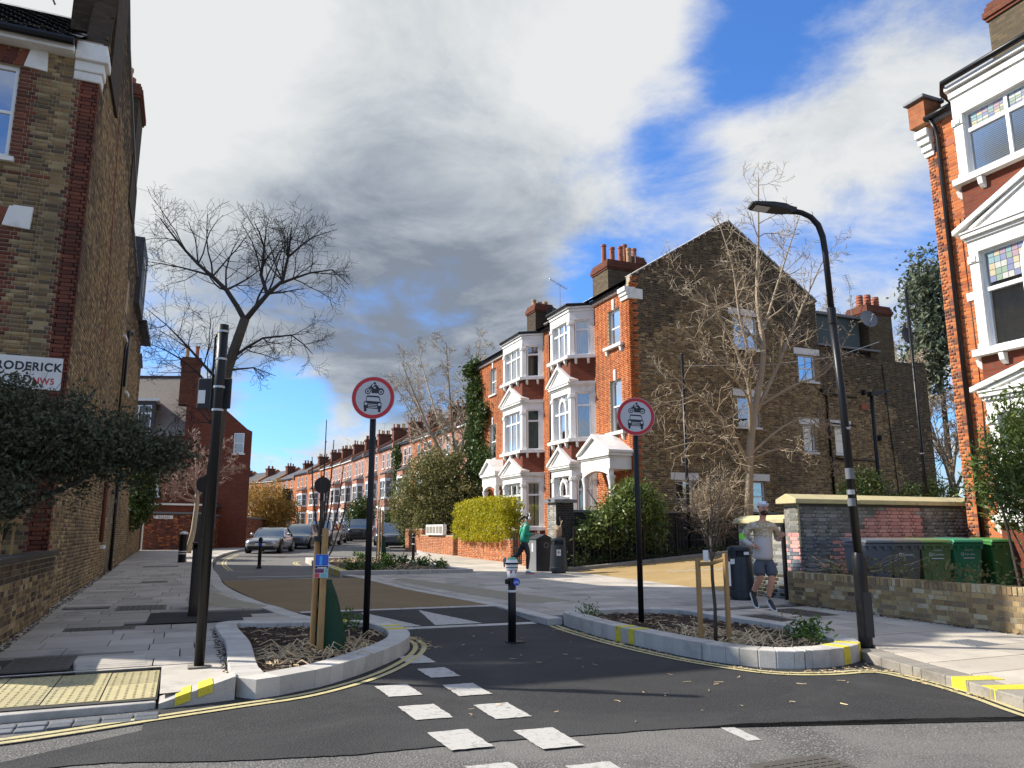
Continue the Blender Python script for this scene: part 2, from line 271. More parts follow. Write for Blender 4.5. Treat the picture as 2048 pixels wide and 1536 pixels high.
M=dict(
 white=pm('white_paint',(.76,.75,.71),.6,.07,3,bump=.25,bs=30,stain=(.40,.37,.31,.42),ss=1.1),
 upvc=pm('white_frame',(.8,.8,.79),.35,.03,3),
 black=pm('black_metal',(.009,.009,.010),.38,.15,8,spec=.3,bump=.1,bs=40),
 blackm=pm('black_matt',(.016,.016,.018),.6,.2,8),
 rubber=pm('rubber',(.012,.012,.012),.75,.2,10),
 grey=pm('grey_plastic',(.13,.14,.15),.45,.15,6),
 steel=pm('galvanised_steel',(.42,.43,.44),.4,.2,10,metal=.8),
 chrome=pm('chrome',(.7,.7,.72),.12,.05,3,metal=1.),
 lead=pm('lead_grey',(.16,.17,.18),.6,.2,5),
 slate=pm('slate',(.045,.047,.055),.6,.25,9,rnd=.3,bump=.3,bs=30),
 tile=pm('roof_tile',(.055,.04,.035),.8,.3,8,rnd=.3,bump=.4,bs=20),
 shingle=pm('weathered_shingle',(.20,.17,.14),.85,.35,6,rnd=.25,bump=.5,bs=25),
 mortar=pm('mortar',(.36,.30,.21),.95,.2,12,bump=.5,bs=80,stain=(.10,.09,.075,.7),ss=.5),
 mortar_y=pm('pale_mortar',(.42,.37,.22),.95,.2,12,bump=.5,bs=80,stain=(.12,.11,.09,.5),ss=1.),
 mortar_d=pm('dark_mortar',(.10,.095,.085),.95,.2,12,bump=.5,bs=80),
 stock=brick_piece('stock_brick',[(.29,.19,.085),(.22,.145,.065),(.35,.25,.12),(.17,.115,.06),(.27,.18,.09),(.40,.30,.16),(.20,.14,.075),(.12,.085,.055)]),
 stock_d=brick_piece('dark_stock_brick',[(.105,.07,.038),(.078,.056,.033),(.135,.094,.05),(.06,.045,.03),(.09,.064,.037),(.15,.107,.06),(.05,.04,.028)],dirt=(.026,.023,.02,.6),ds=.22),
 stock_y=brick_piece('yellow_stock_brick',[(.42,.30,.14),(.34,.24,.11),(.47,.36,.19),(.28,.19,.10),(.38,.26,.13),(.24,.18,.11),(.50,.42,.27)],dirt=(.06,.055,.04,.6),ds=1.1),
 redbrick=brick_piece('red_brick',[(.19,.062,.038),(.15,.05,.032),(.235,.078,.045),(.115,.042,.03),(.205,.07,.042)],dirt=(.05,.03,.025,.5)),
 orange=brick_piece('orange_brick',[(.50,.15,.045),(.42,.115,.038),(.56,.18,.055),(.36,.095,.036),(.46,.14,.045),(.52,.165,.06)],dirt=(.12,.05,.025,.35)),
 orange_l=brick_piece('faded_orange_brick',[(.46,.17,.075),(.40,.14,.06),(.52,.22,.10),(.36,.13,.06),(.48,.20,.10)],dirt=(.25,.14,.08,.4),ds=1.5),
 greyb=brick_piece('grey_painted_brick',[(.28,.28,.265),(.23,.23,.22),(.35,.35,.33),(.19,.19,.18),(.30,.285,.265)],dirt=(.03,.03,.03,.4),ds=1.),
 bluegrey=brick_piece('blue_grey_painted_brick',[(.19,.21,.23),(.155,.175,.195),(.22,.24,.26),(.13,.15,.165)],dirt=(.04,.04,.045,.4),ds=1.2),
 pinkb=brick_piece('pink_painted_brick',[(.66,.34,.30),(.58,.29,.26),(.70,.38,.34),(.54,.27,.25),(.62,.34,.31)],var=.12,dirt=(.22,.10,.10,.4),ds=1.5),
 darkb=brick_piece('dark_grey_brick',[(.035,.034,.036),(.028,.027,.03),(.045,.043,.044),(.05,.047,.045)],dirt=(.02,.02,.02,.4)),
 redtex=brick_tex('red_brickwork',(.21,.052,.026),(.155,.038,.022),(.11,.07,.05),dirt=(.075,.035,.025,.55)),
 orangetex=brick_tex('orange_brickwork',(.52,.17,.06),(.44,.13,.048),(.36,.20,.12)),
 pinktex=brick_tex('dusky_brickwork',(.46,.21,.14),(.38,.165,.11),(.36,.25,.19)),
 stocktex=brick_tex('stock_brickwork',(.15,.11,.06),(.085,.066,.042),(.10,.085,.065)),
 darktex=brick_tex('sooty_brickwork',(.09,.06,.036),(.05,.038,.027),(.05,.042,.034)),
 redchim=brick_tex('red_chimney_brickwork',(.20,.065,.035),(.13,.042,.027),(.08,.055,.04)),
 terracotta=pm('terracotta',(.33,.10,.05),.8,.25,6),
 buffpot=pm('buff_clay',(.42,.26,.14),.8,.25,6),
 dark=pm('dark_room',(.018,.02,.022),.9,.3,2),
 blind=pm('blind_slats',(.66,.66,.63),.7,.1,4),
 curtain=pm('curtain',(.62,.60,.54),.9,.15,5),
 teal=pm('teal_curtain',(.02,.19,.22),.9,.15,5),
 glass=glass_mat('window_glass'),
 glass_b=glass_mat('window_glass_bright',f=.5),
 asphalt=asphalt('new_asphalt',(.022,.0225,.0235),(.12,.12,.115),.42,worn=(.05,.05,.049)),
 asphalt_o=asphalt('old_asphalt',(.075,.073,.07),(.42,.40,.36),.85,worn=(.17,.165,.15)),
 asphalt_m=asphalt('side_street_asphalt',(.13,.125,.115),(.27,.26,.24),.5,worn=(.18,.17,.155)),
 ochre=asphalt('buff_surfacing',(.185,.128,.06),(.36,.27,.15),.6,worn=(.235,.17,.085)),
 ochre_l=asphalt('pale_buff_surfacing',(.33,.225,.09),(.44,.33,.17),.6,worn=(.40,.29,.14)),
 slab=pm('paving_slab',(.45,.41,.35),.8,.2,2.2,rnd=.18,bump=.25,bs=90,stain=(.17,.165,.155,.55),ss=1.3),
 slab_w=pm('warm_paving_slab',(.47,.425,.35),.8,.18,2.2,rnd=.17,bump=.25,bs=90,stain=(.19,.18,.16,.5),ss=1.),
 bed=pm('paving_bed',(.05,.047,.042),.95,.2,10),
 granite=pm('granite',(.49,.465,.42),.75,.3,70,rnd=.12,bump=.2,bs=120,stain=(.20,.195,.18,.5),ss=1.6),
 kerbold=pm('worn_kerb_stone',(.27,.245,.205),.85,.3,40,rnd=.15,bump=.4,bs=60,stain=(.12,.105,.085,.6),ss=2.),
 tactile=pm('buff_tactile',(.40,.345,.18),.8,.2,5,rnd=.2,bump=.2,bs=90,stain=(.25,.24,.16,.6),ss=2.2),
 ribbed=pm('pale_buff_ribs',(.40,.36,.27),.8,.2,5,bump=.2,bs=90),
 sett=pm('blue_grey_sett',(.115,.125,.14),.7,.25,9,rnd=.3,bump=.5,bs=30),
 iron=pm('cast_iron',(.085,.075,.062),.6,.3,14,bump=.4,bs=50),
 soil=pm('soil',(.055,.038,.025),.95,.5,9,bump=1.2,bs=30,stain=(.12,.085,.05,.5),ss=5.),
 earth=pm('earth',(.06,.05,.035),.95,.4,3,bump=.6,bs=20),
 grass=leaf_mat('weed_green',[(.04,.10,.012),(.09,.17,.02),(.06,.13,.02)],.5),
 straw=pm('dry_straw',(.55,.41,.24),.8,.3,6,rnd=.4),
 mulch=pm('mulch',(.075,.045,.028),.9,.4,6,rnd=.5),
 yline=paint_mark('yellow_line',(.52,.45,.22),.75),
 ypaint=paint_mark('yellow_kerb_paint',(.66,.55,.03),.75),
 wline=paint_mark('white_line',(.46,.445,.41),.95),
 ghost=paint_mark('ghost_line',(.30,.29,.27),1.),
 wood=pm('timber',(.34,.21,.085),.75,.3,5,rnd=.15,bump=.3,bs=25,stain=(.18,.12,.05,.5),ss=3.),
 bark=pm('bark',(.075,.058,.042),.9,.4,9,bump=.8,bs=35),
 bark_l=pm('pale_bark',(.36,.29,.20),.85,.35,7,bump=.6,bs=35),
 twig=pm('dark_twig',(.035,.027,.022),.85,.3,8),
 twig_l=pm('pale_twig',(.36,.29,.20),.8,.3,5),
 twig_r=pm('rosy_twig',(.33,.22,.17),.8,.3,5),
 binblack=pm('bin_black',(.018,.024,.032),.38,.2,5,bump=.05,bs=40),
 bingrey=pm('bin_grey',(.17,.18,.19),.4,.15,5),
 red=pm('sign_red',(.52,.015,.02),.4,.04,3),
 signw=pm('sign_white',(.52,.52,.54),.45,.04,3),
 signk=pm('sign_black',(.012,.013,.016),.45,.05,3),
 blue=pm('sign_blue',(.02,.08,.52),.4,.05,3),
 paper=pm('paper',(.75,.75,.73),.7,.05,3),
)
# ---------------------------------------------------------------- ground
def poly_sheet(name,pts,z,mat,parent=None,sub=None,kind=None,zf=None):
    """flat polygon on the sloping ground"""
    me=bpy.data.meshes.new(name); bm=bmesh.new()
    vs=[bm.verts.new((x,y,z+gz(y)+(zf(x,y) if zf else 0))) for x,y in pts]; bm.faces.new(vs); bmesh.ops.triangulate(bm,faces=bm.faces[:]); bm.to_mesh(me); bm.free()
    me.materials.append(mat); o=link(name,me,parent); 
    if kind: o['kind']=kind
    return o
def strip(mb,pl,w0,w1,z0,z1,mi=0,slope=True,top=False):
    """ribbon along a polyline between side offsets w0..w1 (left positive)"""
    pl=[Vector((p[0],p[1])) for p in pl]; n=len(pl); L=[];Rr=[]
    for i in range(n):
        t=(pl[min(i+1,n-1)]-pl[max(i-1,0)]).normalized(); nn=Vector((-t.y,t.x)); L.append(pl[i]+nn*w1); Rr.append(pl[i]+nn*w0)
    for i in range(n-1):
        q=[Rr[i],Rr[i+1],L[i+1],L[i]]
        g=[gz(p.y) if slope else 0 for p in q]
        lo=[(p.x,p.y,z0+gg) for p,gg in zip(q,g)]; hi=[(p.x,p.y,z1+gg) for p,gg in zip(q,g)]
        if top: mb.add(hi,[(0,1,2,3)],mi)
        else: mb.add(lo+hi,[(3,2,1,0),(4,5,6,7),(0,1,5,4),(1,2,6,5),(2,3,7,6),(3,0,4,7)],mi)
def smooth_pl(pl,step=.25,closed=False):
    """Catmull-Rom through points, resampled"""
    P=[Vector((p[0],p[1])) for p in pl]; n=len(P); out=[]
    for i in range(n-1 if not closed else n):
        p0,p1,p2,p3=(P[(i+k)%n] if closed else P[max(0,min(n-1,i+k))] for k in(-1,0,1,2))
        k=max(1,int((p2-p1).length/step))
        for j in range(k):
            s=j/k; out.append(.5*((2*p1)+(p2-p0)*s+(2*p0-5*p1+4*p2-p3)*s*s+(3*p1-p0-3*p2+p3)*s**3))
    if not closed: out.append(P[-1])
    return [(p.x,p.y) for p in out]
def cutline(pl,a,b):
    """part of a polyline between arc lengths a and b"""
    P=[Vector(p) for p in pl]; out=[]; s=0
    for i in range(len(P)-1):
        l=(P[i+1]-P[i]).length
        for t in([a] if s<=a<s+l else []): out.append(P[i].lerp(P[i+1],(a-s)/l))
        if a<s+l<b: out.append(P[i+1])
        if s<=b<=s+l: out.append(P[i].lerp(P[i+1],(b-s)/l)); break
        s+=l
    return [(p[0],p[1]) for p in out]
def pl_len(pl): return sum((Vector(pl[i+1])-Vector(pl[i])).length for i in range(len(pl)-1))
def kerb_stones(parent,pl,w,z0,z1,mat,length=.9,gap=.006,name='kerb_stone',jz=.004):
    L=pl_len(pl); n=max(1,round(L/length)); s=0
    for i in range(n):
        seg=cutline(pl,s+gap/2,s+L/n-gap/2); s+=L/n
        if len(seg)<2: continue
        mb=MB(); j=(R()-.5)*jz; strip(mb,seg,0,w,z0,z1+j); mb.obj(name,mat,parent,bevel=.012)
def ramp_z(y):
    """raised table across the side street"""
    if y<12.05: return 0
    if y<13.75: return .1*(y-12.05)/1.7
    if y<21.6: return .1
    if y<23.2: return .1*(23.2-y)/1.6
    return 0
base=MB(); base.add([(-600,-600,gz(-600)-.06),(600,-600,gz(-600)-.06),(600,700,gz(700)-.06),(-600,700,gz(700)-.06)],[(0,1,2,3)]); tag(base.obj('ground',M['earth']),kind='structure')
# main road and junction: old surface below, new dark surface on the junction mouth
poly_sheet('main_road',[(-60,-25),(60,-25),(60,4.6),(8,4.6),(8,8),(-2,8.2),(-60,8.2)],-.012,M['asphalt_o'],kind='structure')
JM=[(-1.35,6.25),(-.4,6.2),(.3,5.95),(1.18,5.76),(2.29,5.7),(4.37,5.42),(5.6,5.08),(6.7,4.73),(7.4,4.4),(8.2,4.5),(8.2,13),(-.0,13),(-.2,7.0)]
_r=random.Random(2); _q=[]
for (xa,ya),(xb,yb) in zip(JM,JM[1:]+JM[:1]):       # hand-laid ragged edge
    k=max(1,int(math.hypot(xb-xa,yb-ya)/.06)) if max(ya,yb)<6.3 else 1
    _q+=[(xa+(xb-xa)*j/k+_r.uniform(-.012,.012)*(k>1),ya+(yb-ya)*j/k+_r.uniform(-.009,.009)*(k>1)) for j in range(k)]
JM=_q
road_new=poly_sheet('junction_road',JM,-.004,M['asphalt'],kind='structure')
# side street carriageway
def left_kx(y): return float(np.interp(y,[11,11.96,13.5,14.6,16.2,19.9,28,35.3,41.5,47,54,70,85,100,120,140,165],[2.45,2.31,1.86,1.68,1.37,1.0,.95,1.26,2.16,3.4,5.2,9.6,12.2,13.2,12.4,9.4,2]))
def right_kx(y): return float(np.interp(y,[11.5,13.6,15.4,17.9,21.5,22.8,33,36,41,47,54,70,85,100,120,140,165],[5.42,5.32,5.06,4.7,4.5,4.25,8.6,10.3,11.6,13.4,14.2,16.6,18.6,19.6,18.8,16,9]))
def street_sheet(name,y0,y1,mat,z=0,n=20,fz=None,x0=None,x1=None,parent=None):
    mb=MB(); ys=[y0+(y1-y0)*i/n for i in range(n+1)]
    for a,b in zip(ys,ys[1:]):
        f=lambda y:z+gz(y)+(fz(y) if fz else 0)
        l0,l1=(x0 or left_kx)(a),(x0 or left_kx)(b); r0,r1=(x1 or right_kx)(a),(x1 or right_kx)(b)
        mb.add([(l0,a,f(a)),(r0,a,f(a)),(r1,b,f(b)),(l1,b,f(b))],[(0,1,2,3)])
    o=mb.obj(name,mat,parent); o['kind']='structure'; return o
street_sheet('hump_ramp',12.05,13.72,M['asphalt'],.0,6,ramp_z)
street_sheet('raised_table',13.72,21.6,M['ochre'],.0,12,ramp_z)
street_sheet('far_ramp',21.6,23.3,M['asphalt_m'],.0,6,ramp_z)
side_street=street_sheet('side_street',23.3,170,M['asphalt_m'],.0,70)
# the parking side where the street widens beyond the bed
poly_sheet('street_widening',[(7.6,32.4),(8.6,33),(10.3,36),(11.6,41),(8,41),(4.4,32.4)],-.004,M['asphalt_m'],kind='structure')
# ---- pavements
PZ=.10
def slab_rows(parent,xl,xr,y0,y1,rowd,lens,mat,gap=.013,holes=(),th=.05,top=PZ,zf=None,seed=1):
    rnd=random.Random(seed); y=y0; n=0
    while y<y1-.05:
        d=rowd*rnd.choice((1,1,.8,1.2)); yb=min(y1,y+d)
        if y1-yb<.15: yb=y1
        a0,a1,b0,b1=xl(y),xl(yb),xr(y),xr(yb)
        cuts=[]; x=max(a0,a1)+rnd.random()*lens
        while x<min(b0,b1)-.2: cuts.append(x); x+=lens*rnd.choice((1,1,1,.7,1.25))
        L=[(a0,a1)]+[(c,c) for c in cuts]; Q=[(c,c) for c in cuts]+[(b0,b1)]
        for (l0,l1),(r0,r1) in zip(L,Q):
            cx,cy=(l0+l1+r0+r1)/4,(y+yb)/2
            if any(h(cx,cy) for h in holes): continue
            if r0-l0<.03 or r1-l1<.03: continue
            g=gap/2; j=(rnd.random()-.5)*.004
            q=[(l0+g,y+g),(r0-g,y+g),(r1-g,yb-g),(l1+g,yb-g)]; mb=MB()
            z=[top+j+gz(p[1])+(zf(*p) if zf else 0) for p in q]
            mb.add([(p[0],p[1],zz-th) for p,zz in zip(q,z)]+[(p[0],p[1],zz) for p,zz in zip(q,z)],[(4,5,6,7),(0,1,5,4),(1,2,6,5),(2,3,7,6),(3,0,4,7)])
            mb.obj('paving_slab',mat,parent); n+=1
        y=yb
    return n
inrect=lambda x0,x1,y0,y1:(lambda x,y:x0<x<x1 and y0<y<y1)
def inpoly(pts):
    def f(x,y):
        c=False; n=len(pts)
        for i in range(n):
            (x1,y1),(x2,y2)=pts[i],pts[i-1]
            if (y1>y)!=(y2>y) and x<(x2-x1)*(y-y1)/(y2-y1)+x1: c=not c
        return c
    return f
WALLX=-2.1
# left pavement
PLP=[(.52,9.3),(.52,12.25),(2.45,11.95)]+[(left_kx(y),y) for y in(12.5,13.5,14.6,16.2,18,19.9,24,28,32,35.3,38,41.5,47,54,62,70)]+[(7.8,71.6),(3.9,57),(2.31,47.3),(-.4,46.5),(WALLX,45.5),(WALLX,9.3)]
lp=poly_sheet('pavement_beside_the_side_wall',PLP,PZ-.03,M['bed'],kind='structure')
PLL=[(.53,7.86),(.55,12.3)]
slabxr=lambda y: .545 if y<12.32 else left_kx(y)-.32
slab_rows(lp,lambda y:WALLX+.02,slabxr,9.32,12.32,.5,.72,M['slab'],seed=3,holes=(inrect(-1.75,-.75,9.32,10.4),))
TREE_PIT=inrect(-.45,.95,12.98,14.5)
slab_rows(lp,lambda y:WALLX+.02,slabxr,12.32,35.2,.52,.74,M['slab'],seed=4,holes=(TREE_PIT,inrect(-1.7,-.9,15.3,16.0)))
poly_sheet('far_paving',[(WALLX,35.2),(left_kx(35.2)-.3,35.2)]+[(left_kx(y)-.3,y) for y in(38,41.5,47,54,62,70)]+[(7.8,71.6),(3.9,57),(2.31,47.3),(-.4,46.5),(WALLX,45.5)],PZ,M['slab'],lp)
kl=smooth_pl([(left_kx(y),y) for y in(12.4,13.5,14.6,16.2,19.9,24,28,35.3,41.5,47,54,70)],.5)
kerb_stones(lp,kl,.3,-.08,PZ+.002,M['granite'],1.0)
# dark rubber-crumb tree pit, inspection covers, slot grating
poly_sheet('tree_pit_surface',[(-.44,12.99),(.94,12.96),(.96,14.3),(-.42,14.48)],PZ+.002,M['asphalt'],lp)
def cover(parent,x0,x1,y0,y1,mat,z=PZ+.004,name='inspection_cover',ribs=6):
    mb=MB(); mb.hprism([(x0,y0),(x1,y0),(x1,y1),(x0,y1)],z-.02,z,slope=True)
    for i in range(ribs):
        for j in range(max(2,int(ribs*(y1-y0)/(x1-x0)))):
            k=max(2,int(ribs*(y1-y0)/(x1-x0))); a=x0+.04+(x1-x0-.08)*(i+.12)/ribs; b=x0+.04+(x1-x0-.08)*(i+.88)/ribs; c=y0+.04+(y1-y0-.08)*(j+.15)/k; d=y0+.04+(y1-y0-.08)*(j+.85)/k
            mb.hprism([(a,c),(b,c),(b,d),(a,d)],z-.001,z+.004,slope=True)
    return mb.obj(name,mat,parent)
cover(lp,-1.62,-1.0,9.45,10.3,M['iron']); cover(lp,-1.45,-.55,12.45,12.85,M['iron'],ribs=9); cover(lp,-1.0,-.2,15.0,15.8,M['iron'],ribs=8); cover(lp,-.9,-.3,21.5,21.9,M['iron']); cover(lp,-1.2,-.1,28.6,29.1,M['iron'])
for i in range(6):
    y=9.42+i*.14; mb=MB(); mb.hprism([(-.95-.02*i,y),(-.28-.01*i,y),(-.27-.01*i,y+.125),(-.94-.02*i,y+.125)],.05,PZ+.003,slope=True); mb.obj('cover_strip',M['slab'],lp,bevel=.004)
# buff blister paving at the dropped kerb
poly_sheet('blister_bed',[(-3.4,7.75),(-.12,7.8),(-.12,9.3),(-3.4,9.3)],PZ-.04,M['bed'],lp)
for r in range(2):
    for c in range(7):
        x0=-.12-.45*(c+1); x1=x0+.436; y0=7.9+r*.686+.02*c; y1=y0+.68
        if x0<-3.3: continue
        mb=MB(); mb.hprism([(x0,y0-.05),(x1,y0-.03),(x1,y1-.03),(x0,y1-.05)],.0,PZ-.034,slope=True)
        for i in range(6):
            for j in range(9):
                bx_,by_=x0+.04+i*.072,y0+.0+j*.072; mb.lathe([(.018,-.003),(.014,.004),(.008,.0062)],(bx_,by_,PZ-.034+gz(by_)),6)
        mb.obj('blister_slab',M['tactile'],lp)
poly_sheet('kerb_side_slab',[(-3.4,9.22),(-.12,9.32),(.5,9.32),(.5,7.95),(-.10,7.85),(-.12,9.25)],PZ-.006,M['slab'],lp)
kerb_stones(lp,[(-6,7.55),(-3,7.60),(-.12,7.73)],.16,-.1,PZ-.05,M['granite'],1.2)
mb=MB(); mb.add([(-.1,7.70,-.05+gz(7.7)),(.53,7.84,-.05+gz(7.8)),(.53,7.84,PZ+.10+gz(7.8)),(-.1,7.7,PZ-.06+gz(7.7)),(-.1,8.0,PZ-.055+gz(8)),(.53,8.12,PZ+.10+gz(8))],[(0,1,2,3),(3,2,5,4)]); mb.obj('drop_kerb_stone',M['granite'],lp)
for a in(.02,.26):
    f=lambda t:(-.1+.63*t,7.695+.14*t,.041+.165*t+gz(7.75)); g=lambda t:(-.1+.63*t,8.0+.12*t,.047+.16*t+gz(8)); t0,t1=.18+a*1.2,.18+a*1.2+.2
    mb=MB(); p=[f(t0),f(t1),g(t1),g(t0)]; q=[(x,y-.004,z+.004) for x,y,z in p]; q[2:]=[(g(t0+.0)[0]+(g(t1)[0]-g(t0)[0]),q[2][1],q[2][2]),q[3]]
    lo=[(f(t)[0],f(t)[1]-.006,f(t)[2]-.07) for t in(t0,t1)]; mb.add(q+lo,[(0,1,2,3),(4,5,1,0)]); mb.obj('yellow_mark',M['ypaint'],lp)
# blue-grey setts in the channel
mb=MB(); x=-4.; rnd=random.Random(5)
while x<-.15:
    w=.16+.1*rnd.random(); 
    for r in range(2):
        y0=7.22+.012*(x+4)*1.6+r*.14+rnd.random()*.01; j=rnd.random()*.008; o=MB().hprism([(x+.004,y0),(x+w-.004,y0+.004),(x+w-.006,y0+.13),(x+.006,y0+.128)],-.06,.004+j,slope=True).obj('sett',M['sett'],lp,bevel=.012)
    x+=w
# tactile wedge at the crossing on the left (corduroy ribs)
def ribbed(parent,pts,step,mat,z=PZ+.003,name='ribbed_slab',along='x'):
    mb=MB(); mb.hprism(pts,z-.03,z,slope=True); ip=inpoly(pts); xs=[p[0] for p in pts]; ys=[p[1] for p in pts]
    y=min(ys)+step/2
    while y<max(ys):
        run=None; x=min(xs)
        while x<=max(xs)+.03:
            if ip(x,y):
                if run is None: run=x
            elif run is not None:
                if x-run>.06: mb.hprism([(run,y-step*.22),(x-.03,y-step*.22),(x-.03,y+step*.22),(run,y+step*.22)],z-.001,z+.006,slope=True)
                run=None
            x+=.03
        y+=step
    return mb.obj(name,mat,parent)
ribbed(lp,[(.25,18.3),(.72,18.1),(1.0,16.4),(1.5,14.9),(1.15,14.6),(.55,15.2),(.1,16.6)],.16,M['ribbed'])
# right pavement
RW=10.82
def rkx(y): return float(np.interp(y,[-20,0,3,4.87,5.55,6.54,7.45,7.7,11.5],[5.6,6.0,6.5,6.91,7.12,7.35,7.64,7.9,7.9]))
PLR=[(5.83,11.69),(5.62,10.7),(5.6,9.9),(5.65,9.25),(5.76,8.29),(6.0,7.55),(6.44,7.15),(7.13,7.11),(7.80,7.55),(8.16,9.02),(8.02,10.4),(7.87,11.27),(7.02,11.81)]
rp=poly_sheet('pavement_by_the_low_wall',[(rkx(y),y) for y in(-20,-5,0,3,4.87,5.55,6.54,7.45,7.7)]+[(7.9,11.6),(5.42,11.5),(5.32,13.64),(5.06,15.4),(4.7,17.9),(4.5,21.5),(4.25,22.8),(8.3,22.5),(7.87,27.4),(7.6,32.4),(8.6,33),(10.3,36),(11.6,41),(13.4,47),(14.2,54),(17.2,54),(12.5,41),(11.4,23.2),(11.3,13.6),(RW,12),(RW,-20)],PZ-.03,M['bed'],kind='structure')
pr=inpoly(PLR)
slab_rows(rp,lambda y:rkx(y)+.32,lambda y:RW,3.2,7.55,.62,.95,M['slab_w'],seed=8)
slab_rows(rp,lambda y:8.12,lambda y:RW,7.55,11.5,.55,.85,M['slab_w'],seed=9,holes=(inrect(8.45,9.05,9.9,10.7),))
slab_rows(rp,lambda y:right_kx(max(y,11.5))+.3,lambda y:RW+.02 if y<12 else 11.3,11.86,22.5,.56,.86,M['slab'],seed=10)
slab_rows(rp,lambda y:8.3 if y<27.4 else 8.35,lambda y:11.45,22.5,31.5,.6,.9,M['slab_w'],seed=12)
poly_sheet('far_paving',[(8.35,31.5),(11.45,31.5),(12.5,41),(17.2,54),(14.5,54),(13.7,47),(11.9,41),(10.6,36),(8.8,32.9)],PZ,M['slab_w'],rp)
kerb_stones(rp,smooth_pl([(rkx(y),y) for y in(-4,0,3,4.87,5.55,6.54,7.45)],.3)[::-1],.3,-.1,PZ+.002,M['kerbold'],1.15)
kerb_stones(rp,smooth_pl([(right_kx(y)+.0,y) for y in(11.5,13.6,15.4,17.9,21.5,22.75)],.4)[::-1],.28,-.08,PZ+.003,M['granite'],1.0)
kerb_stones(rp,smooth_pl([(8.4,32.6),(9.2,33.8),(10.3,36),(11.6,41),(13.4,47),(14.2,54)],.5)[::-1],.28,-.08,PZ+.003,M['granite'],1.2)
for y in(5.62,5.2):
    mb=MB(); pl=cutline(smooth_pl([(rkx(v),v) for v in(4.4,4.87,5.55,6.54)],.1),y-4.4,y-4.4+.2); strip(mb,pl,-.42,.004,-.02,PZ+.006); mb.obj('yellow_mark',M['ypaint'],rp)
cover(rp,8.46,9.04,9.92,10.68,M['iron'],ribs=7); cover(rp,9.55,10.2,10.2,11.3,M['iron'],ribs=7); cover(rp,9.2,9.7,7.0,7.5,M['lead'])
RIB=[(5.2,20.6),(5.6,20.9),(6.5,16.6),(7.1,13.9),(6.2,13.7),(5.75,15.4),(5.4,17.9)]
ribbed(rp,RIB,.12,M['ribbed'],name='ribbed_slab')
# alley climbing to the right behind the painted wall
def alley_z(x,y): return .075*max(0,min(x,22)-11.3)
mb=MB(); xs=[11.3,12.5,14,16,19,22,40]
for a,b in zip(xs,xs[1:]):
    yb=lambda x:23.0
    mb.add([(a,13.0,PZ+gz(13)+alley_z(a,0)),(b,13.0,PZ+gz(13)+alley_z(b,0)),(b,yb(b),PZ+gz(yb(b))+alley_z(b,0)),(a,yb(a),PZ+gz(yb(a))+alley_z(a,0))],[(0,1,2,3)])
alley=mb.obj('alley_surface',M['ochre_l']); alley['kind']='structure'
# worn white lettering in the alley
for i,(x,y,w,h) in enumerate([(12.35,19.6,.5,.16),(13.0,19.1,.22,.5),(13.25,18.9,.22,.5),(13.5,18.75,.22,.5),(13.75,18.6,.22,.5),(14.0,18.4,.22,.5),(14.3,18.3,.3,.5)]):
    mb=MB(); z=lambda x,y:PZ+gz(y)+alley_z(x,y)+.004
    for k in range(2 if i else 1):
        a,b,c,d=x,x+w*.8,y+k*h*.55,y+k*h*.55+h*.3
        mb.add([(a,c,z(a,c)),(b,c-.02,z(b,c)),(b+.02,d-.02,z(b,d)),(a+.02,d,z(a,d))],[(0,1,2,3)])
    mb.obj('faded_letter',M['wline'],alley)
# granite strips across the table, ramp teeth
for y0,y1,fz in((11.86,12.06,.0),(13.68,13.82,.1)):
    kerb_stones(rp if y0>13 else lp,[(left_kx(y0)+.05,y0),(5.36,y0-.1)],y1-y0,-.05,fz+.004,M['granite'],.9,name='granite_strip',jz=.001)
def ramp_mark(name,pts,mat,parent,z=.003):
    z=-.008 if max(p[1] for p in pts)<5.6 else z; mb=MB(); n=len(pts); rr=random.Random(int(pts[0][0]*100+pts[0][1]*1000)); out=[]
    for i in range(n):      # ragged painted edge
        (xa,ya),(xb,yb)=pts[i],pts[(i+1)%n]; k=max(2,int(math.hypot(xb-xa,yb-ya)/.05))
        out+=[(xa+(xb-xa)*j/k+(rr.uniform(-.007,.007)),ya+(yb-ya)*j/k+(rr.uniform(-.007,.007))) for j in range(k)]
    cx,cy=sum(p[0] for p in out)/len(out),sum(p[1] for p in out)/len(out); P=[(x,y,z+gz(y)+ramp_z(y)) for x,y in out]+[(cx,cy,z+gz(cy)+ramp_z(cy))]; m_=len(out)
    mb.add(P,[(i,(i+1)%m_,m_) for i in range(m_)]); mb.obj(name,mat,parent)
for x in(2.75,3.75): ramp_mark('ramp_tooth',[(x,12.1),(x+.78,12.08),(x+.12,13.5)],M['wline'],road_new)
for x in(1.6,2.75): ramp_mark('ramp_tooth',[(x,23.15),(x+.8,23.15),(x+.4,21.8)],M['wline'],side_street)
# dashes of the cycle markings, running along the side street
for y in(7.25,6.33,5.42,4.55): ramp_mark('road_dash',[(1.86,y+.16),(2.18,y+.14),(2.16,y+.66),(1.84,y+.68)],M['wline'],road_new)
for y in(9.0,8.12,7.2,6.28,5.36,4.45,3.5): ramp_mark('road_dash',[(2.48,y+.0),(2.80,y-.02),(2.80,y+.52),(2.48,y+.54)],M['wline'],road_new)
ramp_mark('old_dash',[(4.02,5.02),(4.14,5.0),(4.2,5.5),(4.08,5.5)],M['wline'],road_new,z=-.002+.006)
mb=cover(road_new,3.62,4.25,4.12,4.52,M['iron'],z=.004,name='drain_cover',ribs=9)
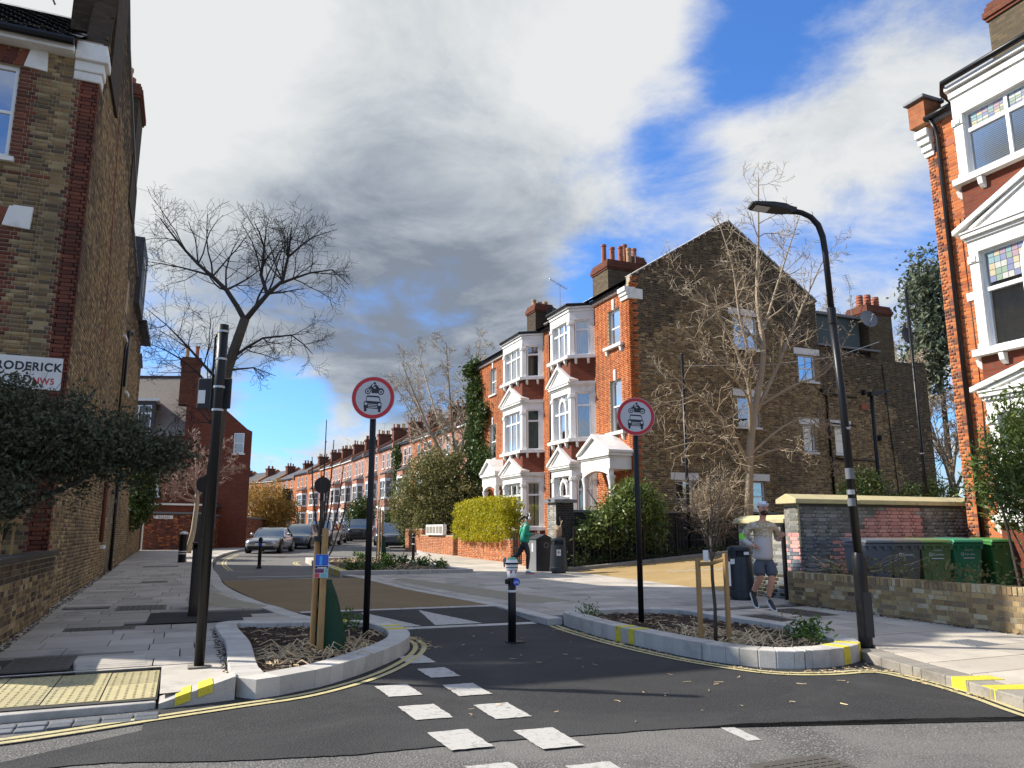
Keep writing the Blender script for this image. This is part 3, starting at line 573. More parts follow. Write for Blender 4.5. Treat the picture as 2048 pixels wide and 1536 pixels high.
# double yellow lines
def yellow(pl,parent,off=.11,w=.065):
    pl=smooth_pl(pl,.15)
    for o in(0,off):
        mb=MB(); strip(mb,pl,o-w/2,o+w/2,0,.004,top=True); mb.obj('yellow_line',M['yline'],parent)
yellow([(-5,6.35),(-3,6.62),(-1.2,6.95),(-.15,7.28),(.6,7.52),(1.12,7.68),(1.62,8.02),(2.1,8.5),(2.58,9.2),(2.92,9.9),(3.06,10.5),(3.02,11.1),(2.86,11.75)],road_new)
yellow([(5.42,11.4),(5.36,10.6),(5.36,9.6),(5.44,8.6),(5.62,7.75),(5.98,7.0),(6.55,6.72),(7.1,6.65),(7.12,6.1),(6.95,5.4),(6.72,4.8),(6.4,3.6),(6.1,2)],road_new)
yellow([(1.55,27.5),(1.5,31),(1.75,35.2),(2.5,40.5)],side_street); yellow([(5.0,33.2),(4.3,32.8),(4.0,31.6),(3.95,30)],side_street)
ramp_mark('road_line',[(1.3,27.0),(2.6,26.9),(2.6,27.05),(1.3,27.15)],M['ghost'],side_street)
ramp_mark('road_line',[(1.5,24.2),(4.1,24.0),(4.1,24.2),(1.5,24.4)],M['wline'],side_street)
# ---------------------------------------------------------------- brickwork, windows
CAMP=Vector((0,0,1.6))
_bm={}
def brick_mesh(l,mat):
    k=(round(l,3),mat.name)
    if k not in _bm:
        b=MB(); b.box(FR((0,0,0),(1,0),(0,1)),-l/2,l/2,-.03,0,-.0325,.0325); _bm[k]=b.mesh('brick',mat)
    return _bm[k]
def brick_field(parent,fr,L,H,mats,holes=(),rule=None,top=None,nparts=0,proud=.005,z0=0.,seed=1,lo=None,bw=.225,bh=.075,u0=0.):
    """Flemish bond bricks proud of the mortar core; the ones that show largest are objects, the rest one part"""
    rnd=random.Random(seed); out=[]; row=0; z=z0; g=.0055
    while z+bh<=H+.001:
        u=u0-(0 if row%2 else bw*.75); k=row%2
        while u<L:
            l=bw if k%2==0 else bw/2; a,b=max(u0,u),min(L,u+l); u+=l; k+=1
            if b-a<.02: continue
            cu,cz=(a+b)/2,z+bh/2
            if any(h[0]-.005<cu<h[1]+.005 and h[2]-.005<cz<h[3]+.005 for h in holes):
                # trim against the opening
                continue
            for h in holes:
                if h[2]<cz<h[3]:
                    if a<h[0]<b: b=h[0]
                    if a<h[1]<b: a=h[1]
            if b-a<.02: continue
            if top and cz+bh*.4>top(cu): continue
            if lo and cz-bh*.4<lo(cu): continue
            mi=rule(cu,cz,rnd) if rule else 0
            if mi is None: continue
            out.append((a+g,b-g,z+g,z+bh-g,proud+rnd.uniform(-.002,.0025),mi))
        z+=bh; row+=1
    if nparts:
        def size(q):
            p=fr.p((q[0]+q[1])/2,0,(q[2]+q[3])/2); 
            x=Vector(p)-CAMP; r=Matrix.Rotation(math.radians(22.7),3,'Z')@x
            ang=abs(math.atan2(r.x,r.y)); vis=1 if (ang<math.radians(33.5) and r.y>0 and r.z/r.y<.78) else .01
            return -vis*(q[1]-q[0])*abs(fr.n.dot(x.normalized()))/x.length**2
        out.sort(key=size); near,rest=out[:nparts],out[nparts:]
        rz=math.atan2(fr.a.y,fr.a.x); flip=fr.a.x*fr.n.y-fr.a.y*fr.n.x<0
        for q in near:
            o=link('brick',brick_mesh(round(q[1]-q[0],2),mats[q[5]]),parent,fr.p((q[0]+q[1])/2,q[4],(q[2]+q[3])/2)-(parent.matrix_basis.translation if parent else Vector()))
            o.rotation_euler=(0,0,rz+(math.pi if flip else 0))
    else: rest=out
    if rest:
        A=np.array(rest); n=len(A); a=np.array(fr.a);nn=np.array(fr.n);o0=np.array(fr.o)-(np.array(parent.matrix_basis.translation) if parent else 0)
        V=np.zeros((n,8,3)); i=0
        for d in(0,1):
            for zz in(2,3):
                for uu in(0,1):
                    dd=A[:,4] if d else np.full(n,-.02)
                    V[:,i]=o0+A[:,uu,None]*a+dd[:,None]*nn; V[:,i,2]+=A[:,zz]; i+=1
        Fq=np.array([(4,5,7,6),(0,4,6,2),(5,1,3,7),(6,7,3,2),(0,1,5,4)])
        F=(np.arange(n)[:,None,None]*8+Fq[None]).reshape(-1,4); mi=np.repeat(A[:,5].astype(int),5)
        ob=link('brickwork',mesh_np('brickwork',V.reshape(-1,3),F,mats,mi),parent); ob['kind']='stuff'; return ob
def wall_core(mb,fr,L,H,holes,th=.25,z0=0.,u0=0.,mi=0):
    us=sorted({u0,L,*[min(max(x,u0),L) for h in holes for x in h[:2]]}); zs=sorted({z0,H,*[min(max(x,z0),H) for h in holes for x in h[2:4]]})
    for a,b in zip(us,us[1:]):
        st=None
        for c,d in list(zip(zs,zs[1:]))+[(H,H)]:
            hole=any(h[0]<(a+b)/2<h[1] and h[2]<(c+d)/2<h[3] for h in holes) or c==d
            if not hole and st is None: st=c
            if hole and st is not None: mb.box(fr,a,b,-th,0,st,c,mi); st=None
def off(parent): return -Vector(parent.matrix_basis.translation)
class LF(FR):
    pass
def loc_fr(fr,parent):
    """the frame moved into the parent's own space"""
    t=parent.matrix_basis.translation; return FR(fr.o-t,fr.a[:2],fr.n[:2])
def window(parent,fr,u0,u1,z0,z1,rec=.09,style='sash',back='dark',fw=.055,sill=True,glass='glass',lights=None,mat='upvc'):
    """fr in the parent's own space; window > pane, sill, blind"""
    m=M[mat]; mb=MB(); d0,d1=-rec-.05,-rec+.02
    mb.box(fr,u0,u0+fw,d0,d1,z0,z1); mb.box(fr,u1-fw,u1,d0,d1,z0,z1); mb.box(fr,u0+fw,u1-fw,d0,d1,z1-fw,z1); mb.box(fr,u0+fw,u1-fw,d0,d1,z0,z0+fw*1.3)
    mid=(z0+z1)/2; um=(u0+u1)/2
    if style=='sash': mb.box(fr,u0+fw,u1-fw,d0-.01,d1-.012,mid-.025,mid+.03)
    if style=='sash2': 
        mb.box(fr,u0+fw,u1-fw,d0-.01,d1-.012,mid-.025,mid+.03); mb.box(fr,um-.015,um+.015,d0,d1-.02,z0+fw,z1-fw)
    if style=='trans':   # transom light
        q=z0+(z1-z0)*.72; mb.box(fr,u0+fw,u1-fw,d0-.01,d1+.012,q-.04,q+.04)
    if style=='trans2':
        q=z0+(z1-z0)*.72; mb.box(fr,u0+fw,u1-fw,d0-.01,d1+.012,q-.04,q+.04)
        k=lights or 2
        for i in range(1,k): x=u0+(u1-u0)*i/k; mb.box(fr,x-.035,x+.035,d0,d1+.006,z0+fw,z1-fw)
    if style=='arch':
        q=z0+(z1-z0)*.60; mb.box(fr,u0+fw,u1-fw,d0-.01,d1+.012,q-.04,q+.04)
        w=(u1-u0)*.19
        for s in(-1,1): mb.box(fr,um+s*w-.04,um+s*w+.04,d0,d1+.02,z0+fw,z1-.55)
        ra=w; n=8; c=z1-.55
        for i in range(n):
            a,b=math.pi*i/n,math.pi*(i+1)/n; pts=[(um+math.cos(t)*r,c+math.sin(t)*r*1.35) for t,r in((a,ra-.05),(a,ra+.05),(b,ra+.05),(b,ra-.05))]; mb.prism(fr,pts,d0,d1+.025)
        mb.box(fr,um-.03,um+.03,d0,d1+.03,c+ra*1.35,z1-.02)
    w=mb.obj('window',m,parent)
    p=MB(); p.add([fr.p(u0+.02,-rec-.02,z0+.02),fr.p(u1-.02,-rec-.02,z0+.02),fr.p(u1-.02,-rec-.02,z1-.02),fr.p(u0+.02,-rec-.02,z1-.02)],[(0,1,2,3)]); p.obj('pane',M[glass],w)
    if sill:
        s=MB(); s.box(fr,u0-.1,u1+.1,-rec,.09,z0-.09,z0-.002); s.obj('sill',M['white'],w)
    bm_=MB()
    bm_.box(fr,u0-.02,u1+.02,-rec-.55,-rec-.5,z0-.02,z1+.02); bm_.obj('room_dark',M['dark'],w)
    if back=='blind':
        s=MB(); z=z0+.06
        while z<z1-.05:
            s.add([fr.p(u0+.05,-rec-.075,z),fr.p(u1-.05,-rec-.075,z),fr.p(u1-.05,-rec-.11,z+.028),fr.p(u0+.05,-rec-.11,z+.028)],[(0,1,2,3)]); z+=.042
        s.obj('blind',M['blind'],w)
    elif back in('curtain','teal','net'):
        s=MB(); n=14; gap=(.42,.58) if back=='curtain' else (2,2)
        for i in range(n):
            a,b=i/n,(i+1)/n
            if gap[0]<(a+b)/2<gap[1]: continue
            da,db=(.03*math.sin(i*2.1)),(.03*math.sin((i+1)*2.1)); U=lambda t:u0+.04+(u1-u0-.08)*t
            s.add([fr.p(U(a),-rec-.12+da,z0+.03),fr.p(U(b),-rec-.12+db,z0+.03),fr.p(U(b),-rec-.12+db,z1-.03),fr.p(U(a),-rec-.12+da,z1-.03)],[(0,1,2,3)])
        s.obj('curtain',M['teal' if back=='teal' else 'curtain'],w)
    elif back=='half':
        s=MB(); s.box(fr,u0+.05,u1-.05,-rec-.1,-rec-.085,z0+.04,z0+(z1-z0)*.5); s.obj('blind',M['curtain'],w)
    return w
def lintel(parent,fr,u0,u1,z0,z1,mat='white',d=.015): MB().box(fr,u0,u1,-.12,d,z0,z1).obj('lintel',M[mat],parent,bevel=.006)
def keystone(parent,fr,u,z0,z1,w=.1,d=.05,mat='white'): MB().prism(fr,[(u-w*.75,z0),(u+w*.75,z0),(u+w,z1),(u-w,z1)],-.05,d).obj('keystone',M[mat],parent,bevel=.006)
def pots(parent,pts,h=.75,r=.13,mats=('terracotta','buffpot'),seed=1,ridged=False):
    rn=random.Random(seed)
    for p in pts:
        k=h*rn.uniform(.8,1.1); prof=[(r*1.0,0),(r*1.05,.06),(r*.92,.08),(r*.85,k-.1),(r*1.0,k-.09),(r*1.0,k),(r*.7,k),(r*.68,k-.1)]
        if ridged: prof=[(r,0)]+[(r*(1.0 if i%2 else .86),k*(i+.5)/9) for i in range(9)]+[(r*.9,k),(r*.6,k)]
        MB().lathe(prof,p,12).obj('chimney_pot',M[rn.choice(mats)],parent,smooth=False)
def stack(parent,x0,x1,y0,y1,z0,z1,mat,n=4,ax='x',mats=('terracotta','buffpot'),seed=1,ridged=False,cap='redchim',pr=.13,ph=.75):
    """chimney stack with corbelled head; pots are sub-parts"""
    mb=MB(); mb.bx(x0,x1,y0,y1,z0,z1-.45); c=mb.obj('chimney',M[mat],parent)
    h=MB()
    for i,(e,a,b) in enumerate(((.04,z1-.45,z1-.37),(.08,z1-.37,z1-.22),(.04,z1-.22,z1-.10),(.0,z1-.10,z1))): h.bx(x0-e,x1+e,y0-e,y1+e,a,b)
    h.obj('chimney_head',M[cap],c)
    for i in range(n):
        t=(i+.5)/n; p=(x0+(x1-x0)*t,(y0+y1)/2,z1) if ax=='x' else ((x0+x1)/2,y0+(y1-y0)*t,z1)
        pots(c,[p],ph,pr,mats,seed*7+i,ridged)
    return c
def downpipe(parent,pts,r=.045,name='downpipe',mat='black'): return MB().tube(pts,r,8).obj(name,M[mat],parent,smooth=True)
def aerial(parent,p,h=1.6,s=1.,rz=0.):
    mb=MB(); mb.tube([p,(p[0],p[1],p[2]+h)],.018,5); c,sn=math.cos(rz),math.sin(rz); q=Vector((p[0],p[1],p[2]+h))
    mb.tube([q-Vector((c,sn,-.25))*.7*s,q+Vector((c,sn,-.25))*.5*s],.014,4)
    for i in range(9):
        t=-.65+i*.13; m=q+Vector((c,sn,-.25))*t*s; w=(.28 if i<8 else .34)*s; mb.tube([m-Vector((-sn,c,0))*w*.5,m+Vector((-sn,c,0))*w*.5],.008,3)
    return mb.obj('aerial',M['steel'],parent)
def dish(parent,p,r,facing,mat='grey'):
    f=Vector(facing).normalized(); x=f.orthogonal().normalized(); y=f.cross(x); mb=MB(); n=16; rings=[]
    for i in range(5):
        t=i/4; rings.append([Vector(p)+f*(.22*r*t*t)+(x*math.cos(2*math.pi*k/n)+y*math.sin(2*math.pi*k/n))*r*max(t,.02) for k in range(n)])
    vs=[v for q in rings for v in q]; fs=[(i*n+k,i*n+(k+1)%n,(i+1)*n+(k+1)%n,(i+1)*n+k) for i in range(4) for k in range(n)]; mb.add(vs,fs)
    q=Vector(p)+f*r*.95; mb.tube([Vector(p)-Vector((0,0,r*.9)),q-Vector((0,0,.05))],.02,5); mb.tube([q-f*.05,q+f*.09],.04,6); mb.tube([Vector(p)-f*.02,Vector(p)-f*.25],.03,6)
    return mb.obj('satellite_dish',M[mat],parent,smooth=True)
# ---------------------------------------------------------------- corner house on the left
LX,LY=-2.1,15.15
Z0=gz(15)
lh=thing('corner_house','tall brown brick corner house bearing the white street nameplate','house',(LX,LY,Z0-.3))
lf=FR((-1.9,0,.0),(1,0),(0,-1))      # front, own space; ends at the corner u=1.9 ... extended left
FRL=FR((LX-7,LY,Z0-.3),(1,0),(0,-1)); L0=7.0
Hf=10.65-Z0+.3+.05
fh=[]; zz=lambda z:z-(Z0-.3)
fh=[(L0-2.62,L0-1.28,zz(8.12),zz(9.92)),(L0-2.75,L0-1.3,zz(5.0),zz(6.85)),(L0-6,L0-4.6,zz(8.12),zz(9.92)),(L0-2.75,L0-1.3,zz(1.6),zz(3.3))]
mb=MB(); F_=loc_fr(FRL,lh); wall_core(mb,F_,L0,Hf,fh,.3); mb.obj('wall',M['mortar'],lh)
def lrule(u,z,r):
    e=L0-u
    k=int(z/.075)
    if e<(.34 if (k//3)%2 else .46): return 1
    for h in fh:
        if h[2]-.1<z<h[3]+.3 and (h[0]-(.24 if (k//3)%2 else .34)<u<h[1]+(.24 if (k//3)%2 else .34)): return 1
    if z>Hf-.42: return 1
    if abs(z-zz(7.86))<.04: return 1 if r.random()<.6 else 0
    return 0
brick_field(lh,FRL,L0,Hf-.02,[M['stock'],M['redbrick']],fh,lrule,nparts=300,seed=21,lo=lambda u:.3,u0=3.2)
brick_field(lh,FRL,3.2,Hf-.02,[M['stock'],M['redbrick']],fh,lrule,seed=22)
for h,b in zip(fh,('dark','dark','dark','dark')): window(lh,F_,*h,rec=.1,style='sash',back=b,glass='glass_b',fw=.07)
for h in fh[:2]:
    keystone(lh,F_,(h[0]+h[1])/2,h[3]+.02,h[3]+.42,.13,.06)
    # pale keyed blocks beside the arch and below the sill
    MB().prism(F_,[(h[1]+.06,h[3]+.0),(h[1]+.44,h[3]-.03),(h[1]+.42,h[3]+.37),(h[1]+.14,h[3]+.37)],-.05,.045).obj('moulded_block',M['white'],lh,bevel=.01)
    q=h[3]-2.86 if h is fh[0] else None
for u,z in((L0-.98,7.02),):
    o=MB().prism(F_,[(u-.17,zz(z-.18)),(u+.17,zz(z-.2)),(u+.19,zz(z+.22)),(u-.12,zz(z+.22))],-.05,.05).obj('moulded_block',M['white'],lh,bevel=.01)
for h in fh[:3]:   # splayed soldier bricks over the openings
    n=9
    for i in range(n):
        t=(i+.5)/n; u=h[0]-.05+(h[1]-h[0]+.1)*t; sk=(t-.5)*.25
        MB().prism(F_,[(u-.07,h[3]+.01),(u+.07,h[3]+.01),(u+.075+sk,h[3]+.34),(u-.07+sk,h[3]+.34)],-.05,.012).obj('arch_brick',M['redbrick'],lh)
# street nameplate
pl=MB(); pl.box(F_,L0-1.12,L0-.07,.012,.03,zz(3.98),zz(4.55)); pl=pl.obj('nameplate',M['white'],lh,bevel=.004)
def text(body,size,mat,parent,fr,u,d,z,ext=.002,bold=0.,align='LEFT',name='lettering',sx=1.,rot=0.):
    c=bpy.data.curves.new('lettering','FONT'); c.body=body; c.size=size; c.extrude=ext; c.align_x=align; c.offset=bold; c.space_character=1.12
    tmp=bpy.data.objects.new('tmp',c); COL.objects.link(tmp); dg=bpy.context.evaluated_depsgraph_get(); me=bpy.data.meshes.new_from_object(tmp.evaluated_get(dg)); COL.objects.unlink(tmp); bpy.data.objects.remove(tmp)
    me.materials.clear(); me.materials.append(mat); o=link(name,me,parent)
    a=fr.a; up=Vector((0,0,1)); nn=fr.n
    x=a*math.cos(rot)+up*math.sin(rot); y=up*math.cos(rot)-a*math.sin(rot)
    p=fr.p(u,d,z); o.matrix_local=Matrix(((x.x*sx,y.x,nn.x,p.x),(x.y*sx,y.y,nn.y,p.y),(x.z*sx,y.z,nn.z,p.z),(0,0,0,1))); return o
text('RODERICK',.2,M['signk'],pl,F_,L0-1.07,.032,zz(4.31),bold=.006,sx=.93)
text('ROAD',.2,M['signk'],pl,F_,L0-1.07,.032,zz(4.08),bold=.006,sx=.93)
text('NW5',.15,M['red'],pl,F_,L0-.5,.032,zz(4.08),bold=.004,sx=.9)
# side wall: the tall gable with its parapet stepping down towards the rear
SW=18.5
FS=FR((LX,LY,Z0-.3),(0,1),(1,0))
TOPS=[(0,10.0),(.5,10.9),(1.2,12.6),(1.9,13.9),(3.2,13.2),(3.7,12.9),(6.5,12.1),(8.8,11.4),(9.0,10.4),(12,9.9),(14.8,9.5),(17.3,9.0),(17.35,8.3),(18.5,8.0)]
stop=lambda u: float(np.interp(u,[t[0] for t in TOPS],[zz(t[1]) for t in TOPS]))
sh=[(9.6,10.2,zz(7.3),zz(9.0)),(12.0,12.7,zz(6.0),zz(8.0)),(11.0,11.55,zz(3.4),zz(5.2)),(9.0,9.5,zz(1.2),zz(2.9)),(10.7,11.6,zz(.2),zz(2.7)),(6.5,7.0,zz(4.2),zz(5.6))]
Fs=loc_fr(FS,lh)
mb=MB(); wall_core(mb,Fs,SW,zz(8.0),sh,.3)
pts=[(0,zz(8.0))]+[(SW,zz(8.0))]+[(u,zz(z)) for u,z in TOPS[::-1]]
mb.prism(Fs,[(u,z) for u,z in pts],-.3,0); mb.obj('side_wall',M['mortar'],lh)
def srule(u,z,r):
    k=int(z/.075)
    if u<(.12 if (k//3)%2 else .24): return 1
    if abs(u-(3.4+(zz(11.4)-z)*.30))<.14 and zz(6)<z<zz(12): return 1   # old flue line in red
    return 2 if z>stop(u)-1.1-.6*r.random() and r.random()<.75 else 0
sh2=sh+[(h[0],h[1],0,0) for h in []]
brick_field(lh,FS,SW,zz(14.2),[M['stock'],M['redbrick'],M['stock_d']],sh,srule,top=stop,nparts=300,seed=23)
for i,h in enumerate(sh):
    if i in(4,): 
        MB().box(Fs,h[0],h[1],-.14,-.08,h[2],h[3]).obj('door',M['blackm'],lh); continue
    window(lh,Fs,*h,rec=.08,back='dark',mat='upvc' if i not in(3,5) else 'blackm',sill=i!=5)
# parapet copings and moulded kneeler at the eave
for i_,((u0,z0_),(u1,z1_)) in enumerate(zip(TOPS,TOPS[1:])):
    if abs(u1-u0)<.15: continue
    MB().prism(Fs,[(u0,zz(z0_)),(u1,zz(z1_)),(u1,zz(z1_)+.09),(u0,zz(z0_)+.09)],-.38,.03 if i_<3 else .07).obj('coping',M['darktex'] if i_<3 else M['lead'],lh)
kn=MB()
for i,(d,a,b) in enumerate(((.10,10.42,10.62),(.14,10.24,10.42),(.07,10.04,10.24),(.04,9.86,10.04))): kn.box(F_,L0-.42,L0+d,-.3,d,zz(a),zz(b)-.002)
kn.obj('kneeler',M['white'],lh,bevel=.02)
# front roof, gutter, chimney
rf=MB(); rf.add([F_.p(0,.3,zz(10.55)),F_.p(L0-.35,.3,zz(10.55)),F_.p(L0-.35,-4.5,zz(13.9)),F_.p(0,-4.5,zz(13.9))],[(0,1,2,3)]); rf=rf.obj('roof',M['slate'],lh)
for r in range(16):
    for c in range(int((L0-.4)/.3)):
        t0,t1=r/16,(r+1)/16; u=(c+.5*(r%2))*.3; e=.012+.006*R()
        if u+.29>L0-.36: continue
        if c<8: continue
        MB().add([F_.p(u,.32-4.8*t0,zz(10.56)+3.35*t0+e+.012),F_.p(u+.288,.32-4.8*t0,zz(10.56)+3.35*t0+e+.012),F_.p(u+.288,.3-4.8*t1,zz(10.57)+3.35*t1),F_.p(u,.3-4.8*t1,zz(10.57)+3.35*t1)],[(0,1,2,3)]).obj('slate',M['slate'],rf)
MB().add([F_.p(0,-4.5,zz(13.9)),F_.p(L0-.35,-4.5,zz(13.9)),F_.p(L0-.35,-9.3,zz(10.4)),F_.p(0,-9.3,zz(10.4))],[(0,1,2,3)]).obj('rear_roof',M['slate'],lh)
MB().tube([F_.p(0,.36,zz(10.42)),F_.p(L0-.42,.36,zz(10.42))],.075,8).obj('gutter',M['black'],lh)
MB().box(F_,0,L0-.43,.0,.28,zz(10.28),zz(10.42)).obj('soffit_board',M['white'],lh)
stack(lh,-.75,.06,1.0,2.7,zz(10.6),zz(15.6),'darktex',4,'y',seed=2)
stack(lh,-.72,.04,7.2,8.9,zz(10.5),zz(14.05),'darktex',2,'y',seed=3)
dish(lh,(-1.0,.75,zz(12.15)),.42,(-.6,-.9,.25),'signw')
dm=MB(); dm.bx(-2.6,.16,12.2,14.6,zz(9.0),zz(11.3)); dm=dm.obj('dormer',M['slate'],lh)
window(lh,FR((.16,12.2,0),(0,1),(1,0)),.25,2.15,zz(9.5),zz(11.1),rec=.02,style='trans2',sill=False)
MB().bx(-4,.28,14.9,18.6,zz(8.95),zz(9.12)).obj('eaves_board',M['black'],lh)
downpipe(lh,[(.07,10.6,zz(5.9)),(.07,10.6,zz(7.6)),(.12,11.0,zz(7.75)),(.12,11.5,zz(7.75))]); downpipe(lh,[(.07,9.9,zz(4.4)),(.07,9.9,zz(6.9)),(.07,10.5,zz(7.3))],.03); downpipe(lh,[(.07,11.9,zz(.3)),(.07,11.9,zz(3.2))],.05); downpipe(lh,[(.06,8.4,zz(1.3)),(.06,8.4,zz(2.9))],.05,mat='redbrick')
MB().bx(-7,-.3,.3,SW,0,zz(8.0)).obj('inner_wall',M['darktex'],lh)
# garden wall in front of it and wall further along the pavement
def garden_wall(name,label,fr,L,H,mats,core,th=.23,nparts=120,rule=None,cap=None,cat='wall',seed=1,soldier=False,pier=()):
    g=thing(name,label,cat,tuple(fr.o)); f=loc_fr(fr,g)
    MB().box(f,0,L,-th,0,-.25,H).obj('core',core,g)
    brick_field(g,fr,L,H-(.11 if soldier else 0),mats,rule=rule,nparts=nparts,seed=seed)
    b2=FR(fr.p(L,-th,0),(-fr.a).to_2d(),(-fr.n).to_2d()); brick_field(g,b2,L,H-(.11 if soldier else 0),mats,rule=None,seed=seed+1)
    e=FR(fr.p(0,-th,0),fr.n.to_2d(),(-fr.a).to_2d()); brick_field(g,e,th,H-(.11 if soldier else 0),mats,rule=None,seed=seed+2)
    e2=FR(fr.p(L,0,0),(-fr.n).to_2d(),fr.a.to_2d()); brick_field(g,e2,th,H-(.11 if soldier else 0),mats,rule=None,seed=seed+3)
    if soldier:
        n=int(L/.078); rn=random.Random(seed)
        for i in range(n):
            u=(i+.5)*L/n; o=MB().box(f,u-.033,u+.033,-th-.012+rn.random()*.008,.006+rn.random()*.012,H-.105,H+.006+rn.random()*.012).obj('coping_brick',mats[0],g,bevel=.006)
    if cap: MB().box(f,-.04,L+.04,-th-.05,.05,H,H+.07).obj('coping',cap,g,bevel=.01)
    return g
garden_wall('garden_wall','mossy low brick wall under the dark overhanging shrub',FR((LX+.12,9.45,gz(12)-.08),(0,1),(1,0)),5.7,1.15,[M['stock'],M['stock_d']],M['mortar'],nparts=300,rule=lambda u,z,r:1 if z>.9 or r.random()<.25 else 0,cap=M['earth'],seed=31)
garden_wall('boundary_wall','brown brick boundary wall below the leaning ivy bush',FR((LX-.05,LY+SW+.02,gz(36)-.1),(0,1),(1,0)),11.3,2.1,[M['stock']],M['mortar'],nparts=60,seed=33,cap=M['lead'])
# ---------------------------------------------------------------- the pair of gabled houses in the middle
def bay(h,fr,u0,u1,c,dep,floors,zb,zt,brick_m,mort,right=True,seed=1,style=('trans2','trans2','trans2'),backs=('dark',)*3,pedim=(True,True,False)):
    """canted bay. u0..u1 on the wall, c cant width, dep projection; floors=(z_window0,z_window1) from bottom; fr in parent's space"""
    a0,a1=u0+c,u1-c
    P=[(u0,0),(a0,dep),(a1,dep),(u1,0)]
    faces=[]
    for (ua,da),(ub,db) in zip(P,P[1:]):
        A=fr.p(ua,da,0); B=fr.p(ub,db,0); t=(B-A).normalized(); n=Vector((t.y,-t.x,0)); 
        if n.dot(fr.n)<0: n=-n
        faces.append((FR(A,t.to_2d(),n.to_2d()),(B-A).length))
    def ring(mb,z0,z1,e,ein=.0):
        o=[fr.p(u0-e*.8,-.02,0),fr.p(a0-e*.4,dep+e,0),fr.p(a1+e*.4,dep+e,0),fr.p(u1+e*.8,-.02,0)]
        mb.add([(p.x,p.y,z0) for p in o]+[(p.x,p.y,z1) for p in o],[(3,2,1,0),(4,5,6,7),(0,1,5,4),(1,2,6,5),(2,3,7,6),(3,0,4,7)])
    prev=zb
    for i,(z0,z1) in enumerate(floors):
        # brick apron from the cornice below to the sill
        br=MB(); ring(br,prev,z0-.14,-.01); br.obj('bay_apron',brick_m,h)
        wh=MB(); ring(wh,z0-.14,z0-.005,.16); wh.obj('bay_sill',M['white'],h)
        for f,L in faces:      # sill brackets
            k=3 if L>1.5 else 2
            for j in range(k):
                u=L*(j+.5)/k; wh=MB(); wh.prism(FR(f.p(u,0,0),f.n.to_2d(),f.a.to_2d()),[(0,z0-.16),(.14,z0-.16),(.11,z0-.3),(.05,z0-.36),(0,z0-.38)],-.05,.05); wh.obj('bracket',M['white'],h)
        # corner piers, head
        head=z1+.0; hh=.42 if i<len(floors)-1 else max(.2,zt-z1)
        for f,L in faces:
            for s in(0,1):
                w=.20; ua=0 if s==0 else L-w; pw=MB()
                pw.box(f,ua,ua+w,-.16,.0,z0,head); pw.box(f,ua-.02,ua+w+.02,-.1,.03,head-.22,head-.06); pw.box(f,ua-.015,ua+w+.015,-.1,.02,z0,z0+.13); pw.box(f,ua+.04,ua+w-.04,-.1,.05,head-.2,head-.09); pw.obj('pilaster',M['white'],h)
        wh=MB(); ring(wh,head,head+hh,.005); ring(wh,head+hh*.62,head+hh*.78,.05); ring(wh,head+hh-.09,head+hh,.12)
        if i<len(floors)-1:
            ring(wh,head+hh,head+hh+.03,.15)
            if i==0:   # dentils under the cornice
                for f,L in faces:
                    n=int(L/.09)
                    for j in range(n): wh.box(f,(j+.2)*L/n,(j+.7)*L/n,-.02,.075,head+hh-.15,head+hh-.09)
            wh.obj('cornice',M['white'],h); wh=None
            if pedim[i]:
                f,L=faces[1]; z=head+hh+.03; ph=min(.72,floors[i+1][0]-.4-z)
                pd=MB(); pd.prism(f,[(-.12,z),(L+.12,z),(L/2,z+ph)],-.25,.06)
                for s in(-1,1):   # raking mouldings
                    e=(-.2 if s<0 else L+.2); pd.prism(f,[(e,z),(e,z+.10),(L/2,z+ph+.13),(L/2,z+ph)],-.28,.17); pd.prism(f,[(e*.8+L*.1,z+.0),(e*.8+L*.1,z+.06),(L/2,z+ph+.02),(L/2,z+ph-.07)],-.2,.11)
                pd.obj('pediment',M['white'],h)
        if wh: wh.obj('cornice',M['white'],h)
        prev=head+hh
        for fi,(f,L) in enumerate(faces):
            w=.20
            if fi==1: window(h,f,w,L-w,z0+.0,head,rec=.12,style=style[i],back=backs[i],sill=False,lights=3 if L>1.7 else 2)
            else: window(h,f,w+.02,L-w-.02,z0,head,rec=.10,style='trans',back=backs[i] if backs[i]!='half' else 'curtain',sill=False)
    # bricks of the aprons
    return faces
